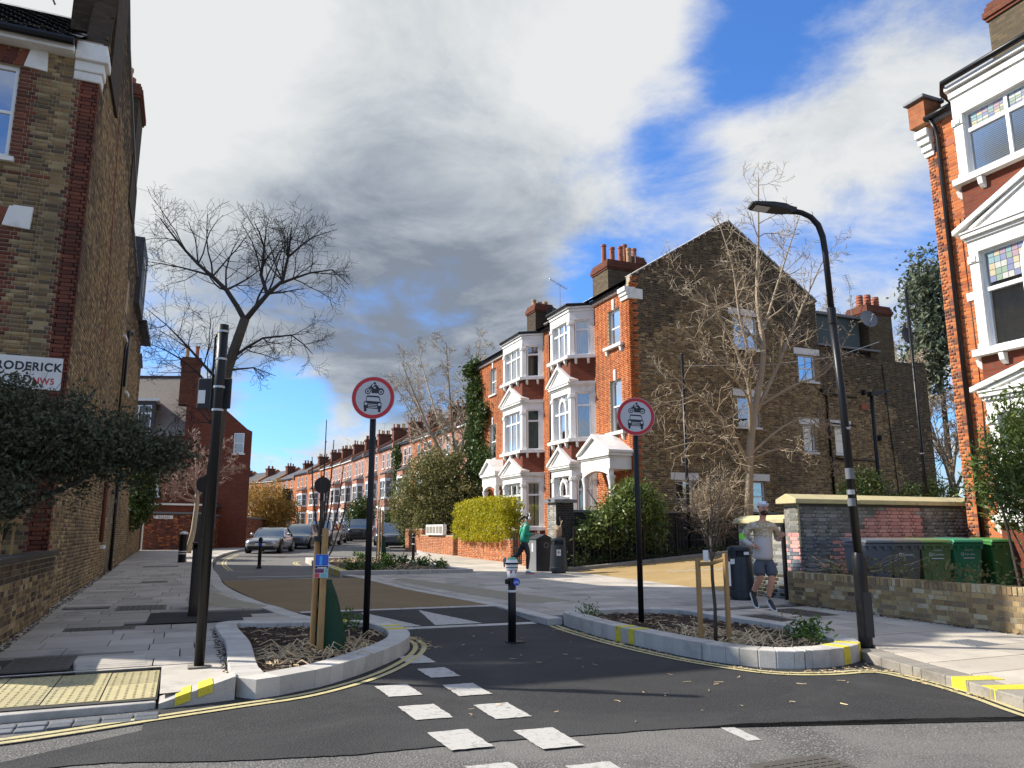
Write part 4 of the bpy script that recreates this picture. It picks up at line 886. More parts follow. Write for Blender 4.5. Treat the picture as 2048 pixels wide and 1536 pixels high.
def porch(h,fr,u0,u1,zc,dep=.85,zb=.4,ped=True):
    """columned porch with pediment; fr in parent's space"""
    mb=MB(); mb.box(fr,u0,u1,-.02,dep,zc-.62,zc-.12); mb.box(fr,u0-.1,u1+.1,-.02,dep+.1,zc-.12,zc); 
    n=int((u1-u0)/.1)
    for j in range(n): mb.box(fr,u0+(j+.2)*(u1-u0)/n,u0+(j+.7)*(u1-u0)/n,dep,dep+.05,zc-.19,zc-.125)
    if ped:
        um=(u0+u1)/2; mb.prism(fr,[(u0-.1,zc),(u1+.1,zc),(um,zc+.66)],dep-.25,dep+.02)
        for e in(u0-.16,u1+.16): mb.prism(fr,[(e,zc),(e,zc+.09),(um,zc+.8),(um,zc+.66)],-.02,dep+.13)
    nn=7
    for j in range(nn-1):    # shallow segmental arch below the entablature
        t0,t1=j/(nn-1),(j+1)/(nn-1); za=lambda t:zc-.62-.22*(2*t-1)**2; a=lambda t:u0+.1+(u1-u0-.2)*t
        mb.prism(fr,[(a(t0),za(t0)-.02),(a(t1),za(t1)-.02),(a(t1),zc-.6),(a(t0),zc-.6)],dep-.22,dep-.01)
    mb.obj('porch_head',M['white'],h)
    for u in(u0+.14,u1-.14):
        p=fr.p(u,dep-.13,zb); H=zc-.86-zb
        MB().lathe([(.17,0),(.17,.12),(.13,.16),(.115,.3),(.10,H-.35),(.115,H-.3),(.115,H-.27),(.15,H-.1),(.17,H-.02),(.17,H)],p,14).obj('porch_column',M['white'],h,auto=True)
    mb=MB(); mb.box(fr,u0+.5,u1-.4,-.3,-.2,zb,zc-.7); mb.obj('front_door',pm('door_red',(.30,.045,.025),.5,.1,4) if 'door_red' not in MATS else MATS['door_red'],h)
    mb=MB(); mb.box(fr,u0,u1,-.1,dep,zb-.5,zb); mb.obj('porch_step',M['kerbold'],h)
HX,HY=15.43,25.0; HG=gz(25)
ch=thing('gable_house','three storey red brick house with white bays and tall brown side gable','house',(HX,HY,0))
FF=FR((HX,HY,0),(0,1),(-1,0)); ff=loc_fr(FF,ch)
UW=6.95      # width of the first house along the street
fw_=[(.72,1.62,8.92,10.42),(.72,1.62,5.42,7.5),(.75,1.75,.3,3.35)]
fhol=fw_+[(2.85,6.0,.3,11.05)]
mb=MB(); wall_core(mb,ff,UW,11.2,fhol,.3); mb.obj('front_wall',M['mortar'],ch)
brick_field(ch,FF,UW,11.15,[M['orange'],M['redbrick']],fhol,lambda u,z,r:0,nparts=0,seed=41,z0=.0)
# arches over the two windows, sills on brackets
for h_ in fw_[:2]:
    window(ch,ff,*h_,rec=.12,style='sash',back='net' if h_[2]>8 else 'blind',sill=False,glass='glass_b' if h_[2]>8 else 'glass')
    s=MB(); s.box(ff,h_[0]-.25,h_[1]+.25,-.05,.16,h_[2]-.12,h_[2])
    for u in(h_[0]-.1,h_[1]+.1): s.prism(FR(ff.p(u,0,0),ff.n.to_2d(),ff.a.to_2d()),[(0,h_[2]-.12),(.13,h_[2]-.12),(.08,h_[2]-.32),(0,h_[2]-.38)],-.06,.06)
    s.obj('sill',M['white'],ch); keystone(ch,ff,(h_[0]+h_[1])/2,h_[3]-.02,h_[3]+.42,.085,.06)
porch(ch,ff,.15,2.45,4.5,.95,.75)
bay(ch,ff,2.85,6.0,.62,.85,[(1.75,3.85),(5.38,7.32),(8.92,10.48)],.2,11.08,M['redtex'],M['mortar'],style=('arch','arch','trans2'),backs=('blind','blind','net'),seed=42)
# gable side wall
SWL=16.0
FG=FR((HX,HY,0),(1,0),(0,-1)); fg=loc_fr(FG,ch)
TP=[(-.0,11.05),(.12,11.6),(.5,11.7),(4.95,14.5),(9.4,11.6),(9.55,11.55),(9.55,9.6),(13.7,9.25),(14.4,9.25),(SWL,9.35)]
gt=lambda u: float(np.interp(u,[0,.12,.5,4.95,9.4,9.55,9.56,13.7,14.4,SWL],[11.05,11.6,11.7,14.5,11.6,11.55,9.6,9.25,9.25,9.35]))
gw=[(5.0,6.25,9.05,10.45,'sash2','half'),(5.0,6.05,5.75,7.0,'sash','dark'),(8.35,9.3,7.9,9.05,'sash2','dark'),(8.35,9.0,4.85,6.0,'sash','dark'),(10.1,10.8,4.85,6.0,'sash','blind'),(1.85,2.65,2.1,3.5,'sash','dark'),(5.4,6.15,2.35,3.55,'sash','half')]
# rear bottom edge hides behind the painted wall
mb=MB(); wall_core(mb,fg,SWL,9.2,gw,.3)
mb.prism(fg,[(0,9.2),(9.55,9.2),(9.55,11.55),(9.4,11.6),(4.95,14.5),(.5,11.7),(.12,11.6),(0,11.05)],-.3,0)
# the top window cuts through: core above 9.2 re-cut around it
mb=MB(); wall_core(mb,fg,SWL,9.2,gw,.3)
w1=gw[0]
mb.prism(fg,[(0,9.2),(w1[0],9.2),(w1[0],10.45),(w1[1],10.45),(w1[1],9.2),(9.55,9.2),(9.55,11.55),(9.4,11.6),(4.95,14.5),(.5,11.7),(.12,11.6),(0,11.05)],-.3,0)
mb.obj('gable_wall',M['mortar'],ch)
def grule(u,z,r):
    k=int(z/.075)
    if u<(.24 if (k//2)%2 else .42): return 1
    d=gt(u)-z
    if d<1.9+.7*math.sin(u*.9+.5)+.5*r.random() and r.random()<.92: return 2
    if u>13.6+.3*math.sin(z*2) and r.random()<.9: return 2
    if r.random()<.01: return 3
    return 0
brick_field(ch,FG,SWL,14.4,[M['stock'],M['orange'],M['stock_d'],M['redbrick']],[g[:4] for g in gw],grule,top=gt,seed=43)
for g in gw:
    window(ch,fg,*g[:4],rec=.1,style=g[4],back=g[5],glass='glass_b' if g[2]>7 else 'glass'); lintel(ch,fg,g[0]-.22,g[1]+.26,g[3]+.02,g[3]+.30)
# gable copings in short tiles with pale joints
def coping_run(h,f,a,b,n,mat='lead'):
    for i in range(n):
        t0,t1=i/n+.004,(i+1)/n-.004; A=(a[0]+(b[0]-a[0])*t0,a[1]+(b[1]-a[1])*t0); B=(a[0]+(b[0]-a[0])*t1,a[1]+(b[1]-a[1])*t1)
        MB().prism(f,[A,B,(B[0],B[1]+.07),(A[0],A[1]+.13)],-.4,.08).obj('coping_tile',M[mat],h)
        if mat=='tile': MB().prism(f,[(A[0]-.02,A[1]+.135),(A[0]+.05,A[1]+.13),(A[0]+.05,A[1]+.145),(A[0]-.02,A[1]+.15)],-.40,.085).obj('mortar_fillet',M['paper'],h)
coping_run(ch,fg,(.1,11.42),(4.97,14.49),16,'tile'); coping_run(ch,fg,(4.97,14.52),(9.6,11.5),14,'lead')
MB().box(fg,9.5,13.2,-.3,.03,9.58,9.66).obj('coping',M['lead'],ch)
kn=MB()
for e,a,b in((.2,10.86,11.05),(.14,10.72,10.86),(.08,10.56,10.72)): kn.box(ff,-.02,.55,-.3,e,a,b-.002)
kn.box(fg,0,.62,-.2,.05,10.58,11.0); kn.obj('kneeler',M['white'],ch,bevel=.02)
# roofs
rf=MB(); rf.add([ff.p(.3,.35,11.2),ff.p(UW,.35,11.2),ff.p(UW,-4.95,14.35),ff.p(.3,-4.95,14.35)],[(0,1,2,3)]); rf.add([ff.p(.3,-4.95,14.35),ff.p(UW,-4.95,14.35),ff.p(UW,-9.6,11.3),ff.p(.3,-9.6,11.3)],[(0,1,2,3)]); rf.obj('roof',M['tile'],ch)
coping_run(ch,FR(ff.p(UW-.1,0,0),(1,0),(0,-1)),(-.3,11.15),(4.95,14.4),15,'tile')
MB().tube([ff.p(.5,.16,11.12),ff.p(2.9,.16,11.12),ff.p(3.4,1.0,11.12),ff.p(5.4,1.0,11.12),ff.p(6.0,.16,11.12),ff.p(UW,.16,11.12)],.07,8).obj('gutter',M['black'],ch)
MB().box(ff,.55,2.9,.0,.12,11.0,11.1).obj('fascia',M['white'],ch)
c=stack(ch,1.0,2.75,3.3,4.7,11.2,13.45,'stocktex',4,'x',seed=5,ph=.95)
stack(ch,3.7,4.8,6.2,7.2,12.5,15.0,'stocktex',2,'x',seed=6,mats=('terracotta',))
c=stack(ch,12.75,14.25,.12,1.3,8.9,11.85,'stocktex',3,'x',seed=7,mats=('terracotta',),ridged=True,ph=.7,pr=.17)
dish(ch,(12.45,-.15,11.0),.42,(-.25,-1,.25),'bingrey'); dish(ch,(14.75,-.15,10.45),.42,(.1,-1,.15),'blackm'); aerial(ch,(12.3,.6,11.0),1.9,1.2,.6); aerial(ch,(3.0,4.2,13.0),1.2,.7,0.)
MB().bx(9.6,12.4,.35,3.5,9.2,11.1).obj('roof_extension',pm('dark_green_cladding',(.03,.05,.05),.5,.1,2),ch); MB().bx(9.5,12.6,.2,3.6,11.1,11.22).obj('flat_roof_edge',M['lead'],ch)
MB().bx(.3,SWL,.3,6.9,-.2,9.1).obj('inner_wall',M['darktex'],ch)
MB().bx(9.6,SWL,.31,6.9,9.1,9.15).obj('flat_roof',M['lead'],ch)
for u in(.0,): pass
downpipe(ch,[fg.p(9.75,.06,.8),fg.p(9.75,.06,7.3),fg.p(9.4,.08,7.6)],.05); downpipe(ch,[fg.p(8.2,.08,.9),fg.p(8.2,.08,1.25),fg.p(9.7,.08,1.3)],.05); downpipe(ch,[fg.p(13.6,.04,1.5),fg.p(13.2,.04,9)],.02); downpipe(ch,[fg.p(9.3,.05,7.45),fg.p(11.5,.05,7.35)],.03); downpipe(ch,[fg.p(10.0,.05,4.62),fg.p(12.2,.05,4.6)],.03)
downpipe(ch,[fg.p(9.75,.05,6.15),fg.p(11.3,.05,6.1)],.03)
for u,z in((11.9,7.6),(12.6,5.6)): MB().lathe([(.09,-.1),(.1,0),(.1,.12),(.03,.14)],fg.p(u,.1,z),10).obj('vent_cowl',M['black'],ch)
MB().box(fg,11.75,12.15,.0,.03,6.85,7.15).obj('vent_grille',M['terracotta'],ch)
# second house of the pair
ih=thing('ivy_house','three storey red brick house with ivy climbing its far end','house',(HX,HY+UW+.02,0))
FI=FR((HX,HY+UW+.02,0),(0,1),(-1,0)); fi=loc_fr(FI,ih); UI=11.2
iw=[(7.2,8.1,9.1,10.6),(7.2,8.1,5.5,7.4),(6.8,7.6,1.7,3.3),(8.7,9.5,1.7,3.3)]
ihol=iw+[(1.0,4.7,.3,11.0)]
mb=MB(); wall_core(mb,fi,UI,11.2,ihol,.3); mb.obj('front_wall',M['mortar'],ih)
brick_field(ih,FI,UI,11.15,[M['orange']],ihol,None,seed=45)
for w in iw: window(ih,fi,*w,rec=.1,style='sash',back='dark'); keystone(ih,fi,(w[0]+w[1])/2,w[3],w[3]+.4,.08,.06)
bay(ih,fi,1.0,4.7,.62,.85,[(1.75,3.85),(5.38,7.32),(8.92,10.48)],.2,11.08,M['redtex'],M['mortar'],style=('trans2','trans2','trans2'),backs=('half','teal','dark'),seed=46)
porch(ih,fi,4.9,6.9,4.5,.9,.75)
rf=MB(); rf.add([fi.p(0,.35,11.2),fi.p(UI,.35,11.2),fi.p(UI,-4.95,14.0),fi.p(0,-4.95,14.0)],[(0,1,2,3)]); rf.add([fi.p(0,-4.95,14.0),fi.p(UI,-4.95,14.0),fi.p(UI,-9.6,11.3),fi.p(0,-9.6,11.3)],[(0,1,2,3)]); rf.obj('roof',M['tile'],ih)
MB().tube([fi.p(0,.16,11.12),fi.p(1.0,.16,11.12),fi.p(1.6,1.0,11.12),fi.p(4.1,1.0,11.12),fi.p(4.7,.16,11.12),fi.p(UI,.2,11.12)],.07,8).obj('gutter',M['black'],ih)
MB().box(fi,4.9,UI,.0,.14,10.98,11.1).obj('fascia',M['white'],ih)
MB().bx(.3,9.6,.0,UI,0,11.2).obj('inner_wall',M['darktex'],ih)
stack(ih,.7,1.7,3.4,4.5,11.4,13.35,'darktex',3,'x',seed=8,mats=('buffpot',),ph=.3); dish(ih,(1.3,2.6,12.6),.35,(-.3,-1,.3),'blackm'); aerial(ih,(.9,.9,11.7),1.9,1.,.3)
downpipe(ih,[fi.p(.12,.07,.3),fi.p(.12,.07,11.0)],.05)
# ---------------------------------------------------------------- right-hand house
RX,RYY=15.4,11.62
rh=thing('bay_house','red brick house with white bays and stained glass behind wheelie bins','house',(RX,RYY,0))
FRt=FR((RX,RYY,0),(0,-1),(-1,0)); fr_=loc_fr(FRt,rh); RWd=9.5
rhol=[(.95,4.6,.3,11.05),(6,7,5.4,7.4),(6,7,8.9,10.4)]
mb=MB(); wall_core(mb,fr_,RWd,11.2,rhol,.3); mb.obj('front_wall',M['mortar'],rh)
brick_field(rh,FRt,RWd,11.15,[M['orange'],M['redbrick']],rhol,lambda u,z,r:(1 if (u<.34 and r.random()<.35) else 0),nparts=300,seed=51)
for w in rhol[1:]: window(rh,fr_,*w,rec=.1)
sg=[]
for nme,c in(('a',(.38,.27,.31)),('b',(.24,.36,.38)),('c',(.26,.34,.26)),('d',(.48,.42,.28)),('e',(.22,.24,.36)),('f',(.48,.48,.44))): sg.append(pm('stained_'+nme,c,.15,.15,20))
fcs=bay(rh,fr_,.95,4.6,.30,.75,[(1.9,3.9),(5.2,7.25),(8.9,10.35)],.2,11.05,M['redtex'],M['mortar'],style=('arch','arch','trans2'),backs=('dark','curtain','blind'),seed=52)
f,L=fcs[1]     # leaded coloured panes in the upper lights
for (z0,z1) in((9.98,10.3),(6.55,7.2)):
    lights=3; 
    for li in range(lights):
        a=.28+(L-.56)*li/lights+.04; b=.28+(L-.56)*(li+1)/lights-.04; nx=6; nz=5
        for i in range(nx):
            for j in range(nz):
                o=MB().box(f,a+(b-a)*i/nx+.005,a+(b-a)*(i+1)/nx-.005,-.125,-.115,z0+(z1-z0)*j/nz+.005,z0+(z1-z0)*(j+1)/nz-.005).obj('coloured_pane',sg[random.Random(i*7+j*3+li+int(z0)).randrange(6)],rh)
        mb=MB(); mb.box(f,a,b,-.127,-.121,z0,z1); mb.obj('leading',M['signk'],rh)
MB().bx(.3,9.6,-RWd,-.0,0,11.2).obj('inner_wall',M['redtex'],rh)
rf=MB(); rf.add([fr_.p(.3,.35,11.2),fr_.p(RWd,.35,11.2),fr_.p(RWd,-4.95,14.3),fr_.p(.3,-4.95,14.3)],[(0,1,2,3)]); rf.obj('roof',M['tile'],rh)
MB().tube([fr_.p(.18,.2,11.0),fr_.p(.95,.2,11.0)],.07,8).obj('gutter',M['black'],rh,smooth=True); MB().tube([fr_.p(.93,.2,11.02),fr_.p(.98,.6,11.10),fr_.p(1.22,.93,11.13),fr_.p(4.35,.93,11.13)],.07,8).obj('gutter',M['black'],rh,smooth=True)
MB().box(fr_,.3,.95,-.0,.14,10.88,10.98).obj('fascia',M['lead'],rh)
downpipe(rh,[fr_.p(.28,.17,10.95),fr_.p(.34,.1,10.7),fr_.p(.36,.08,10.5),fr_.p(.36,.08,.4)],.05)
for u,a in((.62,.3),(.72,.45)): downpipe(rh,[fr_.p(u,.012,2),fr_.p(u+.03,.012,5),fr_.p(u,.012,8.4)],.008,'cable')
MB().box(fr_,.58,.82,.0,.03,6.5,6.68).obj('air_brick',M['white'],rh)
MB().box(fr_,.50,.72,.0,.012,10.2,10.35).obj('air_brick',M['terracotta'],rh)
pp=MB(); pp.box(fr_,-.25,.18,-.4,.18,10.95,11.55); pp.obj('parapet',M['orangetex'],rh); MB().box(fr_,-.32,.24,-.46,.26,11.55,11.64).obj('parapet_cap',M['lead'],rh,bevel=.02)
kn=MB()
for e,a,b in((.22,10.62,10.8),(.16,10.45,10.62),(.10,10.28,10.45),(.05,10.15,10.28)): kn.box(fr_,-.02-e*.5,.2,-.2,e,a,b-.002)
kn.obj('kneeler',M['white'],rh,bevel=.015)
stack(rh,1.3,2.2,-2.2,-.95,11.3,13.9,'stocktex',2,'y',seed=9,mats=('terracotta',),ph=.6)
# ---------------------------------------------------------------- painted wall, low wall, fence, front walls
PWX,PWY=11.24,12.12
pw=thing('painted_wall','grey brick wall with a big pink painted patch behind the wheelie bins','wall',(PWX,PWY,gz(12)+.0))
FP=FR((PWX,PWY,gz(12)),(1,0),(0,-1)); fp=loc_fr(FP,pw); PL=6.5; PH_=2.0
MB().box(fp,0,PL,-.34,0,-.3,PH_).obj('core',M['mortar_d'],pw)
def prule(u,z,r):
    zt=.72+.45*u-.0*z
    # pink field: stepped diamond-like patch
    if u<.0: return 0
    a=u-1.1; 
    pink = (z<1.95 and z<1.2+.5*(u-1.0)+.1*r.random() and z>.15 and u>.95 and u<3.2+.25*(2-z)*1.0+.1*r.random())
    if pink and u>2.7 and z>1.65: pink = u<3.35
    if pink: return 2
    if u<1.0 and z<1.35: return 1 if r.random()<.75 else 2 if r.random()<.3 and z<1. else 1
    return 0
brick_field(pw,FP,PL,PH_,[M['greyb'],M['bluegrey'],M['pinkb']],rule=prule,nparts=300,seed=61)
# pier end face looking at the street; sunlit top painted in with paler joints
FE=FR((PWX,PWY+.34,gz(12)),(0,-1),(-1,0))
def erule(u,z,r): return (1 if z<1.35 and r.random()<.45 else 2 if z<1.4 and r.random()<.7 else 3 if z>=1.4 else 0)
MB().box(loc_fr(FR((PWX-.02,PWY+.36,gz(12)),(0,-1),(-1,0)),pw),0,.38,-.04,0,1.15,PH_).obj('sunlit_joints',M['mortar_y'],pw)
brick_field(pw,FR((PWX-.02,PWY+.36,gz(12)),(0,-1),(-1,0)),.38,PH_,[M['greyb'],M['bluegrey'],M['pinkb'],M['greyb']],rule=erule,nparts=60,seed=62)
cap=M['paint_cap']=pm('yellowed_coping',(.52,.45,.24),.8,.2,5,bump=.2,bs=60,stain=(.30,.27,.2,.5),ss=2.)
for i in range(4): 
    a=-.14+i*1.66; MB().prism(FR(fp.p(a,0,0),fp.n.to_2d(),fp.a.to_2d()),[(-.46,PH_),(.12,PH_),(.12,PH_+.09),(-.17,PH_+.2),(-.46,PH_+.09)],0,1.65).obj('coping_stone',cap,pw,bevel=.012)
# lower return wall going back along the alley mouth
rw=thing('return_wall','lower dark brick wall with yellowed coping beside the painted wall','wall',(PWX+.05,PWY+.36,gz(12)))
FQ=FR((PWX+.05,PWY+1.9,gz(12)),(0,-1),(-1,0)); fq=loc_fr(FQ,rw)
MB().box(fq,0,1.53,-.3,0,-.3,1.62).obj('core',M['mortar_y'],rw)
brick_field(rw,FQ,1.53,1.62,[M['greyb'],M['bluegrey'],M['darkb']],rule=lambda u,z,r:0 if z>.8 else (2 if r.random()<.5 else 1),nparts=120,seed=63)
MB().prism(FR(fq.p(-.05,0,0),fq.n.to_2d(),fq.a.to_2d()),[(-.4,1.62),(.1,1.62),(.1,1.7),(-.15,1.79),(-.4,1.7)],0,1.58).obj('coping_stone',cap,rw,bevel=.01)
MB().tube([fq.p(1.45,.05,-.1),fq.p(1.45,.05,1.6)],.05,8).obj('downpipe',M['black'],rw)
MB().box(fq,-.01,1.5,-.31,-.3,0,1.6).obj('back_face',M['darktex'],rw)
# low yellow stock wall in front of the bins
lw=garden_wall('low_wall','low yellow stock brick wall with a brick-on-edge top',FR((RW,12.06,gz(9)),(0,-1),(-1,0)),9.4,.71,[M['stock_y'],M['stock']],M['mortar'],nparts=300,rule=lambda u,z,r:1 if r.random()<.2 else 0,seed=64,soldier=True)
# garden ground behind the low wall
poly_sheet('front_garden',[(RW+.2,2),(15.4,2),(15.4,12.1),(RW+.2,12.1)],.12,M['earth'],kind='structure')
# orange brick garden wall along the street, in two lengths with a gate gap
OW=11.45
o1=garden_wall('street_wall','faded orange brick garden wall under the yellow-green hedge',FR((OW,27.3,gz(30)+.02),(0,1),(-1,0)),6.4,.95,[M['orange_l'],M['orange']],M['mortar'],nparts=140,rule=lambda u,z,r:1 if r.random()<.3 else 0,seed=66,cap=None)
o2=garden_wall('street_wall','faded orange brick garden wall with a pale pierced panel on top',FR((OW,34.4,gz(38)+.02),(0,1),(-1,0)),5.4,.95,[M['orange_l']],M['mortar'],nparts=60,seed=67,cap=None)
MB().bx(-.14,.06,1.2,4.0,.95,1.45).obj('panel',M['white'],o2,bevel=.01)
for k in range(5): MB().bx(-.15,-.13,1.3+k*.54,1.72+k*.54,1.03,1.37).obj('panel_recess',M['kerbold'],o2)
o3=garden_wall('street_wall','short orange brick wall end beyond the dark gap towards the parked car',FR((OW+.25,40.4,gz(40)+.02),(0,1),(-1,0)),3.4,1.25,[M['orange_l']],M['mortar'],nparts=40,seed=68)
o4=garden_wall('street_wall','short orange brick wall between the black gate and the bins',FR((OW-.35,23.6,gz(24)+.06),(0,1),(-1,0)),2.0,1.0,[M['orange_l']],M['mortar'],nparts=60,seed=69)
gt_=thing('garden_gate','black metal garden gate between orange brick walls','gate',(OW-.1,26.5,gz(26)+.08))
mb=MB(); 
for z in(.08,.6,1.12): MB().bx(-.02,.02,-.75,.75,z,z+.035).obj('rail',M['black'],gt_)
for i in range(10): y=-.72+i*.16; MB().bx(-.012,.012,y-.012,y+.012,.05,1.15).obj('bar',M['black'],gt_)
# grey banded gate pier and dark wall behind the railings
gp=thing('gate_pier','banded grey brick gate pier with stone cap behind the runner','pillar',(11.62,23.55,gz(24)))
FPa=FR((11.62-.32,23.55+.32,gz(24)),(0,-1),(-1,0)); MB().bx(-.32,.32,-.32,.32,-.2,2.25).obj('core',M['mortar_y'],gp)
brick_field(gp,FPa,.64,2.25,[M['greyb']],seed=71,nparts=60); FPb=FR((11.62-.32,23.55-.32,gz(24)),(1,0),(0,-1)); brick_field(gp,FPb,.64,2.25,[M['darkb']],seed=72)
MB().bx(-.33,.33,-.322,-.32,0,2.2).obj('dark_joints',M['mortar_d'],gp)
mb=MB(); mb.bx(-.42,.42,-.42,.42,2.25,2.36); mb.lathe([(.56,2.36),(.1,2.48)],(0,0,0),4); mb.obj('cap',M['lead'],gp,bevel=.01)
dw=thing('dark_wall','dark grey brick garden wall behind the black railings','wall',(11.95,23.6,gz(24)))
FD=FR((11.95,23.6,gz(24)),(1,0),(0,-1)); fd=loc_fr(FD,dw); MB().box(fd,0,9,-.25,0,-.2,1.95).obj('core',M['mortar_d'],dw); brick_field(dw,FD,9,1.95,[M['darkb']],seed=73,nparts=80); MB().box(fd,0,9,-.3,.06,1.95,2.03).obj('coping',M['lead'],dw)
# black railings following the climbing alley
rl=thing('railings','black iron railings in front of the shrubs beside the alley','railing',(11.55,22.45,0))
zr=lambda x:PZ+gz(22.6)+alley_z(x,0)
x=0.; i=0
while x<10.2:
    z=zr(11.55+x)
    if i%9==0: MB().bx(x-.03,x+.03,-.03,.03,z-.1,z+1.3).obj('post',M['black'],rl)
    else:
        b=MB(); b.tube([(x,0,z+.08),(x,0,z+1.18)],.011,5); b.tube([(x,0,z+1.18),(x,0,z+1.27)],[.016,.002],5); b.obj('bar',M['black'],rl)
    x+=.145; i+=1
for zz_ in(.16,1.08):
    for k in range(7):
        a,b=k*1.46,(k+1)*1.46; MB().add([(a,-.016,zr(11.55+a)+zz_),(b,-.016,zr(11.55+b)+zz_),(b,.016,zr(11.55+b)+zz_),(a,.016,zr(11.55+a)+zz_),(a,-.016,zr(11.55+a)+zz_+.035),(b,-.016,zr(11.55+b)+zz_+.035),(b,.016,zr(11.55+b)+zz_+.035),(a,.016,zr(11.55+a)+zz_+.035)],[(3,2,1,0),(4,5,6,7),(0,1,5,4),(2,3,7,6),(0,4,7,3),(1,2,6,5)]).obj('rail',M['black'],rl)
mb=MB()
for k in range(8):
    a,b=11.2+k*1.4,11.2+(k+1)*1.4; q=[(a,22.15),(b,22.15),(b,22.42),(a,22.42)]; z=[PZ+gz(y)+alley_z(x_,y) for x_,y in q]
    o=MB().add([(p[0],p[1],w-.15) for p,w in zip(q,z)]+[(p[0],p[1],w+.1) for p,w in zip(q,z)],[(4,5,6,7),(0,1,5,4),(1,2,6,5),(2,3,7,6),(3,0,4,7)]).obj('kerb_stone',M['kerbold'],alley,bevel=.015)
poly_sheet('side_garden',[(11.4,22.42),(22,22.42),(30,23),(31,25),(15.4,25),(15.4,27),(11.6,27)],.16,M['earth'],kind='structure',zf=lambda x,y:alley_z(x,y))
# ---------------------------------------------------------------- red house beyond the boundary wall
RHX,RHY=-4.2,47.6
rd=thing('red_house','dark red brick house with dormer and small side window beyond the bollards','house',(0,0,0))
# axis of the house leans with the street
e1=Vector((3.3,48.0,0)); e0=Vector((-5.5,51.4,0)); ax=(e1-e0); LW=ax.length; ax.normalize(); nrm=Vector((-.02,-1,0))
FRD=FR((e0.x,e0.y,0),ax.to_2d(),nrm.to_2d())
gp_=[(0,.0),(LW,.0),(LW,7.4),(LW-.3,7.55),(LW-2.35,9.3),(LW-2.4,9.6),(LW-4.0,9.6),(LW-4.0,7.2),(0,7.2)]
MB().prism(FRD,gp_,-9,0).obj('wall',M['redtex'],rd)
# slope of the tiled roof over the left part with its dormer
rf=MB(); rf.add([FRD.p(0,.25,7.1),FRD.p(LW-4.0,.25,7.1),FRD.p(LW-4.0,-3.2,11.3),FRD.p(0,-3.2,11.3)],[(0,1,2,3)]); rf.obj('roof',M['shingle'],rd)
MB().box(FRD,0,LW-3.6,-3.5,-3.1,11.2,11.35).obj('ridge',M['tile'],rd)
MB().box(FRD,LW-4.0,LW-3.7,-3.5,.05,6.8,11.2).obj('party_wall',M['redtex'],rd)
MB().prism(FRD,[(LW-4.0,7),(LW-2.3,7),(LW-2.3,9.6),(LW-4.0,9.8)],-4,-.05).obj('upper_wall',M['redtex'],rd)
dmx=(.6,3.6); MB().box(FRD,dmx[0],dmx[1],-2.5,.1,7.0,9.2).obj('dormer',M['slate'],rd); MB().box(FRD,dmx[0]-.2,dmx[1]+.2,-2.6,.3,9.2,9.35).obj('dormer_roof',M['white'],rd)
window(rd,FRD,dmx[1]-1.7,dmx[1]-.2,7.2,8.95,rec=-.12,style='trans2',sill=False,back='curtain'); window(rd,FRD,LW-1.05,LW-.45,6.1,7.3,rec=-.03,style='sash',back='half')
window(rd,FRD,2.3,4.2,3.6,5.2,rec=-.04,style='trans2',back='dark')
stack(rd,-.9,.2,49.3,50.2,9,11.9,'redchim',2,'x',seed=11)
# its garden wall along the pavement with a black door, and the lean-to
def seg_wall(name,label,p0,p1,H,mat,th=.25,cap=None,np_=0):
    a=Vector((*p0,0)); b=Vector((*p1,0)); t=(b-a); L=t.length; t.normalize(); n=Vector((t.y,-t.x,0)); g=thing(name,label,'wall',(a.x,a.y,gz(a.y)))
    f=FR((0,0,0),t.to_2d(),n.to_2d()); MB().box(f,0,L,-th,0,-.4,H).obj('core',M['mortar_d'],g); brick_field(g,FR(a+Vector((0,0,gz(a.y))),t.to_2d(),n.to_2d()),L,H,[M['redbrick'],M['orange']],rule=lambda u,z,r:1 if r.random()<.25 else 0,nparts=np_,seed=int(L*10))
    if cap: MB().box(f,-.05,L+.05,-th-.06,.06,H,H+.09).obj('coping',M[cap],g)
    return g,f
g1,f1=seg_wall('red_garden_wall','dark red brick garden wall with a black door near the bollard',(-2.0,45.4),(1.2,46.6),2.0,'redtex',cap='lead',np_=60)
MB().box(f1,2.45,3.3,.0,.05,-.1,2.25).obj('door',M['blackm'],g1); MB().box(f1,-.1,3.4,-.3,.12,2.45,2.55).obj('white_ledge',M['white'],g1); MB().box(f1,0,3.3,-.24,-.02,2.0,2.46).obj('upper_brick',M['redtex'],g1)
o=MB().box(f1,.45,1.45,.006,.02,1.72,1.9).obj('nameplate',M['white'],g1); text('ROAD',.16,M['signk'],o,f1,.7,.022,1.75,sx=1.2)
g2,f2=seg_wall('red_garden_wall','long red brick garden wall behind the silver parked car',(1.25,46.6),(8.2,71.0),1.9,'redtex',cap='lead')
lt=thing('lean_to','slate roofed lean-to with a row of small white windows','shed',(1.6,47.6,gz(47)))
tt=Vector((8.2-1.25,71-46.6,0)).normalized(); nn_=Vector((tt.y,-tt.x,0)); fl=FR((0,0,0),tt.to_2d(),nn_.to_2d())
MB().box(fl,.3,7.2,-2.2,-.3,0,2.45).obj('wall',M['white'],lt)
for k in range(6): window(lt,fl,.6+k*1.08,1.5+k*1.08,1.95,2.4,rec=.28,style='none',sill=False,fw=.04)
MB().add([fl.p(.0,.05,2.45),fl.p(7.5,.05,2.45),fl.p(7.0,-2.3,3.9),fl.p(.3,-2.3,3.9),fl.p(.0,.05,2.38),fl.p(7.5,.05,2.38)],[(0,1,2,3),(4,5,1,0),(0,3,4),(1,5,2)]).obj('roof',M['slate'],lt)
